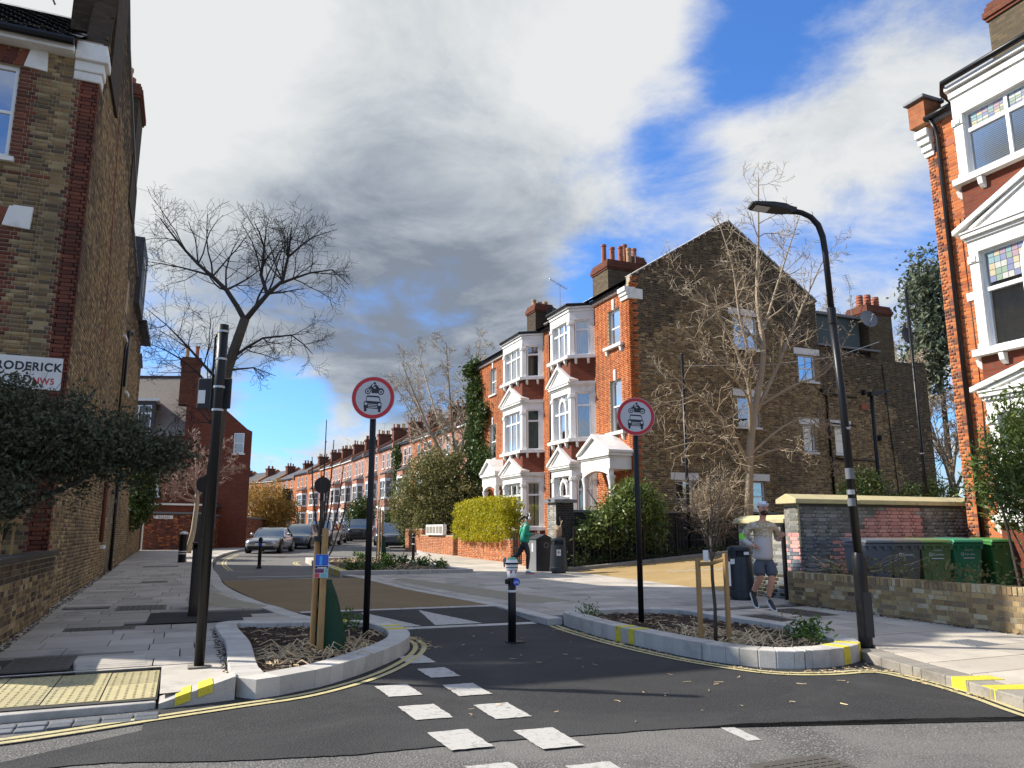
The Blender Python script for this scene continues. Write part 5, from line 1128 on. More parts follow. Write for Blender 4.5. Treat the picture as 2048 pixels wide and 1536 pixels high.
# ---------------------------------------------------------------- the curving terrace
def terrace_house(k,P,Q,eave,tone,seed):
    """one house of the row between plan points P and Q (near to far)"""
    rn=random.Random(seed); a=Vector((*P,0)); b=Vector((*Q,0)); t=b-a; L=t.length; t.normalize(); n=Vector((-t.y,t.x,0))
    mid=(a+b)/2; root=thing('terrace_house',TLAB[k],'house',(a.x,a.y,gz(mid.y)+.0),group='terraced houses along the curving street')
    f=FR((0,0,0),t.to_2d(),n.to_2d()); wall=M[tone]; H=eave
    b0,b1=L*.06,L*.52
    MB().box(f,0,L,-8,0,-.5,H).obj('wall',wall,root)
    # canted bay over two floors with gabled brick top
    c=.5; dep=.8
    for (z0,z1,nm,mt) in((-.3,1.0,'bay_base',wall),(3.2,4.2,'bay_apron',wall),(6.4,6.95,'bay_top',wall)):
        pts=[f.p(b0,0,0),f.p(b0+c,dep,0),f.p(b1-c,dep,0),f.p(b1,0,0)]; MB().add([(p.x,p.y,z0) for p in pts]+[(p.x,p.y,z1) for p in pts],[(4,5,6,7),(3,2,1,0),(0,1,5,4),(1,2,6,5),(2,3,7,6),(3,0,4,7)]).obj(nm,mt,root)
    for z0,z1 in((1.0,3.2),(4.2,6.4)):
        faces=[((b0,0),(b0+c,dep)),((b0+c,dep),(b1-c,dep)),((b1-c,dep),(b1,0))]
        for (ua,da),(ub,db) in faces:
            A=f.p(ua,da,0);B=f.p(ub,db,0);tv=(B-A);l=tv.length;tv.normalize();nv=Vector((-tv.y,tv.x,0)); ff_=FR(A,tv.to_2d(),nv.to_2d())
            w=MB(); e=.16
            w.box(ff_,0,e,-.1,.0,z0,z1); w.box(ff_,l-e,l,-.1,.0,z0,z1); w.box(ff_,e,l-e,-.1,0,z1-.3,z1); w.box(ff_,e,l-e,-.1,.06,z0,z0+.12)
            if l>1.2: w.box(ff_,l/2-.05,l/2+.05,-.1,-.02,z0,z1)
            w.box(ff_,e,l-e,-.09,-.04,(z0+z1)/2-.03,(z0+z1)/2+.03); w=w.obj('window',M['white'],root)
            MB().box(ff_,e,l-e,-.2,-.07,z0+.1,z1-.3).obj('pane',M['glass_d'],w)
        s=MB(); pts=[f.p(b0-.08,0,0),f.p(b0+c-.04,dep+.08,0),f.p(b1-c+.04,dep+.08,0),f.p(b1+.08,0,0)]; s.add([(p.x,p.y,z0-.1) for p in pts]+[(p.x,p.y,z0) for p in pts],[(4,5,6,7),(3,2,1,0),(0,1,5,4),(1,2,6,5),(2,3,7,6),(3,0,4,7)]); s.obj('bay_sill',M['white'],root)
    pts=[f.p(b0-.12,0,6.95),f.p(b0+c-.1,dep+.12,6.95),f.p(b1-c+.1,dep+.12,6.95),f.p(b1+.12,0,6.95)]; ap=[f.p(b0+c,0,7.5),f.p(b1-c,0,7.5)]
    MB().add(pts+ap,[(0,1,4),(1,2,5,4),(2,3,5),(3,2,1,0)]).obj('bay_roof',M['slate'],root)
    # upper and door-side windows
    ws=[(b0+.35,b0+1.15,7.7,9.4),(b1-1.2,b1-.4,7.7,9.4),(L*.62,L*.62+.85,7.7,9.4),(L*.62,L*.62+.85,4.3,6.3)]
    for u0,u1,z0,z1 in ws:
        z1=min(z1,H-.35); w=MB(); e=.07; w.box(f,u0,u0+e,-.02,.03,z0,z1); w.box(f,u1-e,u1,-.02,.03,z0,z1); w.box(f,u0+e,u1-e,-.02,.03,z1-e,z1); w.box(f,u0-.1,u1+.1,-.02,.1,z0-.1,z0); w.box(f,u0+e,u1-e,-.02,.02,(z0+z1)/2-.03,(z0+z1)/2+.03); w=w.obj('window',M['white'],root)
        MB().box(f,u0+e,u1-e,-.02,.012,z0,z1-e).obj('pane',M['glass_d'],w)
    d=MB(); d.box(f,L*.62,L*.62+1.1,-.02,.04,.2,3.1); d.obj('door',M['dark'],root); MB().box(f,L*.58,L*.62+1.3,-.02,.5,3.1,3.5).obj('porch_head',M['white'],root)
    MB().box(f,0,L,.0,.22,H-.18,H).obj('eaves',M['white'] if rn.random()<.4 else M['black'],root)
    rf=MB(); rf.add([f.p(0,.3,H),f.p(L,.3,H),f.p(L,-4,H+2.3),f.p(0,-4,H+2.3)],[(0,1,2,3)]); rf.add([f.p(0,-4,H+2.3),f.p(L,-4,H+2.3),f.p(L,-8,H),f.p(0,-8,H)],[(0,1,2,3)]); rf.obj('roof',M['slate'],root)
    # party parapet and chimney
    MB().prism(FR(f.p(0,0,0),(-n).to_2d(),t.to_2d()),[(-.3,H-.3),(-.3,H+.25),(4,H+2.7),(8,H+.2),(8,H-.3)],-.15,.15).obj('party_parapet',wall,root)
    c=MB(); c.box(f,-.45,.45,-3.2,-1.6,H,H+2.5); c.box(f,-.55,.55,-3.3,-1.5,H+2.5,H+2.75); c=c.obj('chimney',M['redchim'],root)
    m=rn.randint(4,6)
    for i in range(m): pots(c,[tuple(f.p(-.2 if i%2 else .2,-3.05+1.3*i/(m-1),H+2.75))],.55,.12,('terracotta','buffpot','redchim'),seed+i)
    if rn.random()<.5: aerial(c,tuple(f.p(0,-2.4,H+2.6)),1.6,.8,rn.random()*3)
    return root
M['glass_d']=pm('dark_glass',(.03,.035,.04),.08,.2,2,spec=.8)
row=smooth_pl([(21.9,57.5),(21.6,66),(21.2,78),(20.7,91),(20.5,108),(20.0,122),(18.4,142),(14.0,160),(7.0,175),(0,186)],1.)
TL_=pl_len(row); nH=17; hw=[5.6]*5+[6.3]*5+[7.6]*7; cum=[0]
for w in hw: cum.append(cum[-1]+w*TL_/sum(hw))
ORD=['first','second','third','fourth','fifth','sixth','seventh','eighth','ninth','tenth','eleventh','twelfth','thirteenth','fourteenth','fifteenth','sixteenth','seventeenth']
TLAB=[f'{ORD[i]} house of the red brick terrace counting from the ivy house' for i in range(nH)]
for i in range(nH):
    p=cutline(row,cum[i],min(cum[i+1],TL_-1e-3)); terrace_house(i,p[0],p[-1],10.0 if i<12 else 9.4,'pinktex' if i<9 and i!=2 else 'orangetex',100+i)
# ---------------------------------------------------------------- planting beds
CR=(.9225,-.386); CN=(-.386,-.9225)      # directions of signs that face the main road
def scatter_straw(name,parent,poly,n,lmin,lmax,mat,z,seed=1,up=.35,r=.004,bent=True):
    rn=random.Random(seed); ip=inpoly(poly); xs=[p[0] for p in poly]; ys=[p[1] for p in poly]; mb=MB(); k=0
    while k<n:
        x,y=rn.uniform(min(xs),max(xs)),rn.uniform(min(ys),max(ys))
        if not ip(x,y): continue
        k+=1; l=rn.uniform(lmin,lmax); a=rn.uniform(0,6.28); e=rn.random()**2*up*2; d=Vector((math.cos(a)*math.cos(e),math.sin(a)*math.cos(e),math.sin(e)))
        p=Vector((x,y,z+gz(y)+rn.uniform(0,.02))); q=p+d*l*.55; a2=a+rn.uniform(-1.5,1.5); w=q+Vector((math.cos(a2),math.sin(a2),-.5*math.sin(e)-.1*rn.random()))*l*.45 if bent else p+d*l
        if w.z<p.z: w.z=p.z+.005
        mb.tube([p,q,w],[r,r*.9,r*.6],3,cap=False)
    o=mb.obj(name,mat,parent); o['kind']='stuff'; return o
def inset(poly,d):
    P=[Vector(p) for p in poly]; n=len(P); out=[]
    for i in range(n):
        t=(P[(i+1)%n]-P[i-1]).normalized(); out.append(tuple(P[i]+Vector((-t.y,t.x))*d))
    return out
def leaves(name,parent,lumps,mat,size=.06,seed=1,aspect=.45,clump=.16,per=14,shell=.6,droop=.2,stuff=True,box=False):
    """foliage: many leaf-sized faces gathered in clumps spread through the given ellipsoids (cx,cy,cz,rx,ry,rz,count)"""
    g=np.random.default_rng(seed); Ps=[]
    for cx,cy,cz,rx,ry,rz,n in lumps:
        m=max(1,n//per); d=g.normal(size=(m,3)); d/=np.linalg.norm(d,axis=1)[:,None]; r=(shell+(1-shell)*g.random(m))*np.where(g.random(m)<.25,g.random(m),1)
        if box: d=d/np.maximum(1e-3,(np.abs(d)**14).sum(axis=1)**(1/14))[:,None]; d*=.93+.1*g.random((m,1))
        c=d*r[:,None]*np.array([rx,ry,rz])*(1+(.03 if box else .22)*np.sin(d[:,[1,2,0]]*5+seed))+np.array([cx,cy,cz])
        Ps.append(np.repeat(c,per,axis=0)+g.normal(size=(m*per,3))*clump)
    P=np.concatenate(Ps); n=len(P); t=g.normal(size=(n,3)); t[:,2]-=droop; t/=np.linalg.norm(t,axis=1)[:,None]; b=np.cross(t,g.normal(size=(n,3))); b/=np.linalg.norm(b,axis=1)[:,None]
    nn=np.cross(t,b); s=size*(.6+.8*g.random(n))[:,None]
    V=np.stack([P-t*s,P+b*s*aspect-nn*s*.12,P+t*s,P-b*s*aspect-nn*s*.12],axis=1).reshape(-1,3)
    o=link(name,mesh_np(name,V,np.arange(n*4).reshape(-1,4),mat),parent)
    if stuff: o['kind']='stuff'
    return o
def bed(name,label,poly,kz,soilz,marks,seed,straw=220,w=.28,mat=None,straw_poly=None,sm=True):
    g=thing(name,label,'planting bed',(0,0,0)); pl=smooth_pl(poly,.18,True) if sm else list(poly)
    kerb_stones(g,pl+[pl[0]],w,-.1,kz,mat or M['granite'],1.25,jz=.006)
    ins=inset(pl,w*.9); poly_sheet('soil',ins,soilz,M['soil'],g)
    if straw:
        sp=straw_poly or inset(pl,w*1.15)
        scatter_straw('mulch',g,inset(pl,w*1.1),straw*6,.03,.10,M['mulch'],soilz,seed,.12,.007,False); scatter_straw('dry_stalks',g,sp,straw,.12,.34,M['straw'],soilz,seed+1,.5,.0075)
        scatter_straw('dry_stalks',g,inset(pl,w*1.15),straw//2,.08,.25,M['straw'],soilz,seed+2,.2,.0065)
    for a,l in marks:
        mb=MB(); strip(mb,cutline(pl+[pl[0]],a,a+l),-.005,w*.96,-.0,kz+.006); mb.obj('yellow_mark',M['ypaint'],g)
    return g
BL=[(.55,12.25),(.55,10.2),(.55,7.95),(1.14,8.0),(1.62,8.37),(2.2,9.05),(2.7,9.85),(2.88,10.6),(2.82,11.4),(2.45,11.82),(1.4,12.15)]
bl=bed('planting_bed','granite edged bed holding the sapling with the green watering bag',BL,.17,.10,[(8.25,.13),(8.6,.13),(9.75,.16)],81,straw=260,straw_poly=[(.95,8.6),(1.7,8.75),(2.2,9.5),(2.3,10.3),(1.5,10.2),(.95,9.6)],sm=True)
br_=bed('planting_bed','granite edged bed holding the sapling tied between two stakes',PLR,.19,.11,[(2.05,.12),(2.35,.12),(5.55,.14),(5.95,.14)],84,straw=300,straw_poly=[(5.95,9.2),(6.2,8.1),(6.6,7.6),(7.4,7.5),(7.8,8.4),(7.2,8.9),(6.6,9.6)])
BI=[(4.5,32.0),(4.3,27.5),(4.22,22.95),(6.2,22.7),(8.2,22.65),(7.95,25),(7.85,28),(7.55,32.2)]
bi=bed('planting_bed','sunlit bed with weeds in the far build-out beside the bollard',BI,.2,.14,[(7.0,.5),(8.0,.6)],87,straw=200,sm=False)
gl=lambda P,L,mat,name='weeds',sz=.07,seed=1:leaves(name,P,L,mat,sz,seed,aspect=.3,clump=.08,per=10,shell=.2)
for i,(x,y) in enumerate([(4.9,24.2),(5.3,23.6),(7.2,29.5),(7.3,27.4),(7.5,25.8),(7.7,24.2),(6.2,25.5),(6.6,31)]): gl(bi,[(x,y,.26+gz(y),.35,.35,.13,220)],M['grass'],seed=i)
scatter_straw('dry_stalks',bi,inset(BI,.3),500,.08,.22,M['straw'],.14,90,.3,.008)
gl(br_,[(7.6,8.2,.22+gz(8),.22,.16,.1,260)],M['grass'],seed=11,sz=.05); gl(br_,[(7.25,7.75,.2+gz(8),.14,.12,.06,120)],M['grass'],seed=13,sz=.04); gl(br_,[(5.98,11.15,.2+gz(11),.12,.14,.08,160)],M['grass'],seed=12,sz=.035); gl(bl,[(2.2,11.3,.2+gz(11),.2,.1,.07,160)],M['grass'],seed=14,sz=.04)
# litter in the gutters and on the road
scatter_straw('gutter_litter',road_new,[(5.25,11),(5.5,11),(5.62,8.2),(6.1,7.0),(7.2,6.95),(7.6,7.2),(7.3,6.4),(7.0,5.2),(6.9,5.2),(7.15,6.6),(6.0,6.9),(5.5,8)],240,.02,.09,M['straw'],.0,95,.1,.004); scatter_straw('gutter_litter',road_new,[(2.9,9.9),(3.1,9.9),(3.15,11),(2.95,11)],60,.03,.12,M['straw'],.0,96,.2,.004)
scatter_straw('road_litter',road_new,[(1.5,6),(6.8,5.4),(7.0,6.4),(5.4,8),(5.2,11),(3.2,11),(2.9,8.5)],40,.02,.10,M['straw'],.0,97,.03,.004)
# ---------------------------------------------------------------- road signs
def disc(mb,f,r0,r1,d0,d1,n=40,mi=0):
    for i in range(n):
        a,b=2*math.pi*i/n,2*math.pi*(i+1)/n
        if r0<=0: mb.add([f.p(0,d1,0),f.p(r1*math.cos(a),d1,r1*math.sin(a)),f.p(r1*math.cos(b),d1,r1*math.sin(b))],[(0,1,2)],mi)
        else: mb.add([f.p(r*math.cos(t),d1,r*math.sin(t)) for r,t in((r0,a),(r1,a),(r1,b),(r0,b))],[(0,1,2,3)],mi)
    if d0!=d1: mb.prism(f,[(r1*math.cos(2*math.pi*i/n),r1*math.sin(2*math.pi*i/n)) for i in range(n)],d0,d1-.0004,mi)
def road_sign(x,y,label,zc,zb,tilt=0.):
    s=thing('road_sign',label,'road sign',(x,y,zb),group='no motor vehicles signs')
    MB().tube([(0,0,0),(0,0,zc-zb+.22)],.043,14).obj('pole',M['black'],s,smooth=True)
    f=FR(Vector((0,0,zc-zb))+Vector((*CN,0))*.055,CR,CN)
    b=MB(); disc(b,f,0,.30,-.006,0); plate=b.obj('plate',M['signw'],s)
    b=MB(); disc(b,f,.243,.294,.0012,.0012); b.obj('red_ring',M['red'],plate)
    k=.000484; q=lambda pts:[((x_-870)*k,(790-y_)*k) for x_,y_ in pts]
    ic=MB()
    def poly(pts,mi,d):
        P=q(pts); me_=[f.p(u,d,z) for u,z in P]; ic.add(me_,[tuple(range(len(P)))],mi)
    def circ(c,r,mi,d,n=20): poly([(c[0]+r*math.cos(2*math.pi*i/n),c[1]+r*math.sin(2*math.pi*i/n)) for i in range(n)],mi,d)
    poly([(815,570),(820,640),(845,657),(1010,660),(1030,600),(1060,545),(1180,625),(1188,590),(1150,540),(1130,515),(1035,507),(1010,460),(965,415),(925,402),(845,478),(820,480),(760,520),(800,530)],0,.002)
    circ((905,366),36,0,.0022); poly([(725,470),(770,470),(820,395),(850,385),(830,450),(810,490),(780,505),(725,498)],0,.0022); poly([(800,470),(830,470),(745,560),(715,590),(720,560)],0,.0022)
    poly([(855,480),(930,475),(940,510),(905,528)],1,.0026)
    for c in((715,598),(1093,622)): circ(c,86,0,.0024); circ(c,58,1,.0028); circ(c,30,0,.0032)
    poly([(700,725),(730,722),(1020,742),(1060,770),(1090,935),(660,905),(680,755)],0,.002); poly([(715,768),(1020,790),(1045,810),(1062,905),(682,878),(692,790)],1,.0026)
    poly([(640,888),(1090,920),(1122,955),(1115,1105),(1005,1117),(690,1092),(603,1068),(612,915)],0,.0022)
    poly([(615,1060),(692,1070),(692,1175),(660,1190),(622,1180)],0,.002); poly([(1020,1090),(1100,1090),(1090,1200),(1060,1215),(1022,1205)],0,.002)
    for c in((670,965),(1060,990)): circ(c,42,1,.0028)
    for a,b_ in((965,985),(1010,1030),(1052,1075)): poly([(730,a),(1000,a+20),(998,a+38),(732,a+20)],1,.0028)
    ic.obj('pictogram',[M['signk'],M['signw']],plate)
    for dz in(.16,-.16): MB().box(f,-.07,.07,-.10,-.008,dz-.02,dz+.02).obj('clip',M['steel'],plate)
    return s
road_sign(2.31,10.54,'round red-ringed motorcycle and car sign in the bed with the green watering bag',3.42,.2)
road_sign(6.46,10.38,'round red-ringed motorcycle and car sign in the bed with the two wooden stakes',3.37,.2)
for (x,y,lab) in((4.5,28.6,'black back of a round sign on a pole in the far sunlit bed'),(.55,30.0,'black back of a round sign on a pole at the left kerb')):
    s=thing('sign_post',lab,'sign',(x,y,gz(y)+.05)); MB().tube([(0,0,0),(0,0,3.2)],.04,10).obj('pole',M['black'],s,smooth=True); f=FR((0,-.06,2.85),(1,0),(0,-1)); b=MB(); disc(b,f,0,.3,-.01,0); b.obj('plate',M['blackm'],s)
# black column with camera box on the left pavement
s=thing('black_column','tall black street column with a banded top and sign box on the left pavement','pole',(.24,9.08,gz(9)+PZ))
MB().tube([(0,0,0),(0,0,2.9),(0,0,2.95),(0,0,3.7)],[.052,.052,.058,.058],16).obj('pole',M['black'],s,smooth=True)
MB().bx(-.11,.11,-.11,.11,0,.012).obj('base_plate',M['kerbold'],s)
for z in(2.72,2.98,3.3,3.62): MB().tube([(0,0,z-.012),(0,0,z+.012)],.063,16).obj('band',M['steel'],s)
f=FR((-.02,0.09,2.9),CR,CN); bx_=MB(); bx_.box(f,-.22,.16,-.03,.0,-.15,.2); bx_=bx_.obj('sign_box',M['blackm'],s,bevel=.012); MB().box(f,-.205,-.125,.0,.004,-.09,.06).obj('notice',M['paper'],bx_)
MB().tube([(-.075,.02,2.7),(-.075,.02,3.55),(-.06,0,3.58)],.012,6).obj('conduit',M['black'],s)
# feeder cabinet
s=thing('feeder_cabinet','black street cabinet standing behind the pavement tree','cabinet',(.22,14.75,gz(14.7)+PZ)); MB().prism(FR((0,0,0),(0,1),(-1,0)),[(0,0),(.55,0),(.55,1.12),(0,1.02)],-.12,.06).obj('body',M['blackm'],s,bevel=.01); MB().bx(-.075,.135,-.03,.58,1.1,1.135).obj('lid',M['black'],s)
# bollards
def octo(name,label,x,y,z): 
    s=thing(name,label,'bollard',(x,y,z)); MB().lathe([(.14,0),(.14,1.02),(.13,1.03)],(0,0,0),8).obj('body',M['black'],s); MB().lathe([(.15,1.02),(.15,1.07),(.06,1.13)],(0,0,0),8).obj('cap',M['paper'],s)
    for z_ in(.30,.38): MB().lathe([(.1425,z_),(.1425,z_+.035)],(0,0,0),8).obj('band',M['paper'],s)
    return s
octo('bollard','stout black bollard with white cap and two white bands by the red wall',-.02,31.6,gz(31.6)+PZ)
def slim(name,label,x,y,z,blue=False,bands=(.62,.9),grp='slim black bollards'):
    s=thing(name,label,'bollard',(x,y,z)); MB().lathe([(.09,0),(.09,.06),(.062,.07),(.058,.92),(.075,.95),(.075,1.0),(.03,1.06)],(0,0,0),16).obj('body',M['black'],s,auto=True)
    for z_ in bands: MB().lathe([(.0605,z_),(.0605,z_+.05)],(0,0,0),16).obj('band',M['paper'],s,smooth=True)
    if blue: f=FR((-.02,-.065,.82),CR,CN); b=MB(); disc(b,f,0,.06,-.006,0,20); b.obj('blue_disc',M['blue'],s)
    return s
slim('bollard','slim black bollard with a blue disc standing in the side street',2.46,28.5,gz(28.5),True,()); slim('bollard','slim black bollard with white bands near the orange brick wall',8.36,30.05,gz(30)+PZ)
s=thing('cycle_bollard','black bollard with battered white top and blue cycle disc in the junction','bollard',(4.2,10.04,gz(10)))
MB().tube([(0,0,0),(0,0,.86)],.055,18).obj('post',M['black'],s,smooth=True); MB().bx(-.06,.17,-.08,.1,0,.012).obj('base_plate',M['blackm'],s)
MB().lathe([(.058,.66),(.058,.69)],(0,0,0),18).obj('white_band',M['paper'],s,smooth=True)
MB().lathe([(.06,.85),(.066,.86),(.072,.955)],(0,0,0),18).obj('collar',M['paper'],s,smooth=True)
for k in range(3):   # diagonal red stripes on the collar
    mb=MB(); n=4
    for i in range(n):
        a0=-2.7+k*1.05+i*.11; a1=a0+.115; r=.0605; zb=lambda i:.862+.09*i/n
        pt_=lambda a,z,e:((r+e+.012*(z-.86)/.1)*math.cos(a),(r+e+.012*(z-.86)/.1)*math.sin(a),z)
        mb.add([pt_(a0,zb(i),.003),pt_(a0+.36,zb(i),.003),pt_(a1+.36,zb(i+1),.003),pt_(a1,zb(i+1),.003)],[(0,1,2,3)])
    mb.obj('red_stripe',M['red'],s)
MB().lathe([(.074,.955),(.08,.96),(.082,1.03),(.094,1.035),(.094,1.06),(.082,1.065),(.07,1.10),(.03,1.11)],(0,0,0),20).obj('head',M['paper'],s,auto=True); MB().lathe([(.0955,1.036),(.0955,1.058)],(0,0,0),20).obj('head_rim',M['black'],s); MB().lathe([(.083,.985),(.083,1.0)],(0,0,0),20).obj('head_band',M['grey'],s)
MB().lathe([(.074,1.10),(.05,1.125),(.02,1.13)],(0,0,0),14).obj('green_top',pm('worn_green',(.12,.42,.25),.5,.3,25),s)
f=FR((.035,-.075,.80),CR,CN); b=MB(); disc(b,f,0,.048,-.006,0,24); bd=b.obj('blue_disc',M['blue'],s)
b=MB()
for u in(-.02,.02):
    for i in range(10):
        a,c=2*math.pi*i/10,2*math.pi*(i+1)/10; b.add([f.p(u+r*math.cos(t),.001,-.008+r*math.sin(t)) for r,t in((.010,a),(.014,a),(.014,c),(.010,c))],[(0,1,2,3)])
for p0,p1 in(((-.02,-.008),(-.008,.012)),((-.008,.012),(.012,.012)),((.012,.012),(.02,-.008)),((-.008,.012),(.0,-.008)),((0,-.008),(.012,.012)),((.012,.012),(.010,.02))):
    t=Vector((p1[0]-p0[0],p1[1]-p0[1])).normalized()*.0016; b.add([f.p(p0[0]-t.y,.001,p0[1]+t.x),f.p(p0[0]+t.y,.001,p0[1]-t.x),f.p(p1[0]+t.y,.001,p1[1]-t.x),f.p(p1[0]-t.y,.001,p1[1]+t.x)],[(0,1,2,3)])
b.obj('cycle_symbol',M['paper'],bd)
MB().lathe([(.02,-.03),(.035,-.02),(.035,.03),(.02,.04)],(-.07,-.0,.8),10).obj('reflector_knob',M['black'],s)
# ---------------------------------------------------------------- lamp post
s=thing('lamp_post','black lamp post with flat lantern beside the low yellow brick wall','street lamp',(8.02,7.62,gz(7.6)+PZ-.02))
MB().tube([(0,0,0),(0,0,.9),(-.005,0,1.08),(-.006,0,1.16)],[.085,.085,.085,.055],18).obj('base',M['black'],s,auto=True); MB().box(FR((0,-.087,.12),CR,CN),-.05,.05,-.01,.006,0,.55).obj('door',M['blackm'],s)
MB().tube([(-.006,0,1.1),(-.05,.01,3.2),(-.1,.02,4.3)],[.054,.052,.05],16).obj('shaft',M['black'],s,smooth=True)
MB().tube([(-.1,.02,4.28),(-.12,.03,5.2),(-.135,.04,5.45),(-.18,.06,5.62),(-.26,.10,5.74),(-.38,.14,5.80),(-.5,.19,5.83)],[.042]*4+[.038]*3,14).obj('arm',M['black'],s,smooth=True); MB().tube([(-.1,.02,4.2),(-.102,.021,4.42)],.056,16).obj('collar',M['black'],s)
d=Vector((-.92,.36,.12)).normalized(); fL=FR((-.42,.165,5.80),d.to_2d(),Vector((-d.y,d.x)))
mb=MB(); P0=Vector((-.46,.175,5.83)); sd=Vector((-d.y,d.x,0)).normalized(); up=d.cross(sd); up=up if up.z>0 else -up
def pl_(l,w,h): return P0+d*l+sd*w+up*h
vs=[]; prof=[(0,.05,-.035,.04),(.10,.06,-.04,.055),(.16,.11,-.035,.055),(.34,.13,-.03,.05),(.60,.13,-.02,.025),(.64,.11,-.01,.015)]
for l,w,a,b in prof: vs+=[pl_(l,-w,a),pl_(l,w,a),pl_(l,w*.9,b),pl_(l,-w*.9,b)]
fs=[(0,1,2,3)]+[(4*i+k,4*i+(k+1)%4,4*i+4+(k+1)%4,4*i+4+k) for i in range(5) for k in range(4)]+[(23,22,21,20)]
ln=mb.add(vs,fs).obj('lantern',M['blackm'],s,bevel=.008); MB().add([pl_(.38,-.09,-.034),pl_(.58,-.09,-.028),pl_(.58,.09,-.028),pl_(.38,.09,-.034)],[(0,1,2,3)]).obj('lens',M['signw'],ln)
for z,h_ in((2.1,.14),(1.9,.06),(1.75,.10),(2.75,.03)): MB().tube([(-.03,.005,z),(-.032,.005,z+h_)],.0555,16).obj('sticker',M['grey'] if h_>.09 else M['steel'],s)
# other poles in the alley
for (x,y,h_,lab) in((16.6,23.3,7.4,'slim dark post rising from the dark garden wall'),(23.3,19.0,9.1,'tall dark post behind the painted wall near the far end of the gable')):
    s=thing('post',lab,'pole',(x,y,gz(y)+alley_z(x,y))); MB().tube([(0,0,0),(0,0,h_*.35),(0,0,h_)],[.075,.06,.055],10).obj('shaft',M['black'],s,smooth=True); MB().lathe([(.065,h_*.35),(.065,h_*.35+.04)],(0,0,0),10).obj('band',M['steel'],s); MB().lathe([(.06,h_-.0),(.05,h_+.03)],(0,0,0),10).obj('cap',M['blackm'],s)
s=thing('alley_lamp','short black lamp with a flat arm behind the painted wall','street lamp',(23.4,21.0,gz(21)+alley_z(23,0))); MB().tube([(0,0,0),(0,0,5.55)],.07,10).obj('shaft',M['black'],s,smooth=True); MB().add([(-.1,-.1,5.5),(.95,-.1,5.75),(.95,.1,5.75),(-.1,.1,5.5),(-.1,-.1,5.68),(.95,-.1,5.82),(.95,.1,5.82),(-.1,.1,5.68)],[(3,2,1,0),(4,5,6,7),(0,1,5,4),(1,2,6,5),(2,3,7,6),(3,0,4,7)]).obj('head',M['black'],s,bevel=.01)
s=thing('telephone_wire','thin pale wire strung past the bare tree to the rear chimney','wire',(16.6,23.3,7.4)); MB().tube([(0,0,.2),(4,-.3,.55),(8,.4,1.35),(11.8,1.5,2.6)],.012,4).obj('strand',M['paper'],s)
# traffic signal down the street
s=thing('traffic_signal','small black signal head on a pole beyond the parked cars','traffic light',(7.1,62.0,gz(62))); MB().tube([(0,0,0),(0,0,4.0)],.06,8).obj('pole',M['black'],s); MB().bx(-.35,.3,-.2,.05,2.7,4.1).obj('head',M['blackm'],s); MB().bx(-.2,-.1,-.21,-.2,2.9,3.1).obj('lamp_patch',M['paper'],s)
# ---------------------------------------------------------------- litter and recycling bins
def litter(x,y,z,label,stick=None):
    s=thing('litter_bin',label,'litter bin',(x,y,z),group='black litter bins')
    MB().lathe([(.22,0),(.22,.05),(.285,.055),(.285,.17),(.27,.18)],(0,0,0),20).obj('foot',M['bingrey'] if False else M['binblack'],s,auto=True)
    MB().lathe([(.268,.18),(.255,.55),(.235,.84)],(0,0,0),20).obj('body',M['binblack'],s,auto=True)
    MB().lathe([(.20,.84),(.20,.96)],(0,0,0),16).obj('opening',M['dark'],s)
    for k in range(4):
        a=k*math.pi/2+math.pi/4-.38; f=FR((0,0,0),(math.cos(a+math.pi/2),math.sin(a+math.pi/2)),(math.cos(a),math.sin(a))); MB().box(f,-.045,.045,.19,.236,.83,.97).obj('pillar',M['binblack'],s)
    MB().lathe([(.235,.96),(.24,.98),(.225,1.03),(.12,1.06),(.0001,1.065)],(0,0,0),20).obj('hood',M['binblack'],s,auto=True)
    f=FR((0,0,0),CR,CN); w=.235
    if stick=='no': 
        p=MB().box(f,-.075,.055,.262,.268,.52,.70).obj('sticker',M['paper'],s); b=MB(); disc(b,FR(f.p(-.01,.269,.62),CR,CN),.03,.042,.001,.001,20); b.obj('sticker_ring',M['red'],p); b=MB(); b.box(FR(f.p(-.01,.2695,.62),CR,CN),-.016,.016,0,.0006,-.016,.016); b.obj('sticker_mark',M['signk'],p)
    if stick=='white': MB().box(f,.02,.12,.238,.244,.88,.94).obj('sticker',M['paper'],s); MB().box(f,-.24,-.16,.17,.2,.70,.80).obj('sticker',M['paper'],s)
    return s
litter(10.55,21.55,gz(21.5)+PZ,'black litter bin with a square warning sticker beside the railings','no')
litter(10.42,12.95,gz(13)+PZ,'black litter bin beside the return wall behind the running man','white')
s=thing('recycling_bin','grey recycling bin with pitched lid beside the running woman','recycling bin',(10.5,22.75,gz(22.7)+PZ))
MB().bx(-.30,.30,-.32,.32,0.0,.98).obj('body',M['bingrey'],s,bevel=.02); MB().bx(-.298,.298,-.326,-.32,.02,.97).obj('front_panel',M['binblack'],s); MB().prism(FR((0,0,0),(1,0),(0,-1)),[(-.34,.98),(.34,.98),(0,1.14)],-.35,.36).obj('lid',M['binblack'],s,bevel=.01)
b=MB(); disc(b,FR((0.05,-.328,.8),(1,0),(0,-1)),.06,.09,.001,.001,16); b.obj('emblem',M['grey'],s); MB().box(FR((-.302,0,0),(0,-1),(-1,0)),.0,.1,0,.004,.6,.85).obj('label_patch',M['paper'],s)
s=thing('paper_sack','crumpled brown paper sack with a dry stalk on the litter bin','sack',(10.55,21.55,gz(21.5)+PZ+1.05))
g_=bmesh.new(); bmesh.ops.create_icosphere(g_,subdivisions=3,radius=.15); rn=random.Random(4)
for v in g_.verts: v.co=Vector((v.co.x*.75,v.co.y*.75,v.co.z*1.25+.17))*(1+.12*math.sin(v.co.x*40+v.co.z*31)+.06*rn.random())
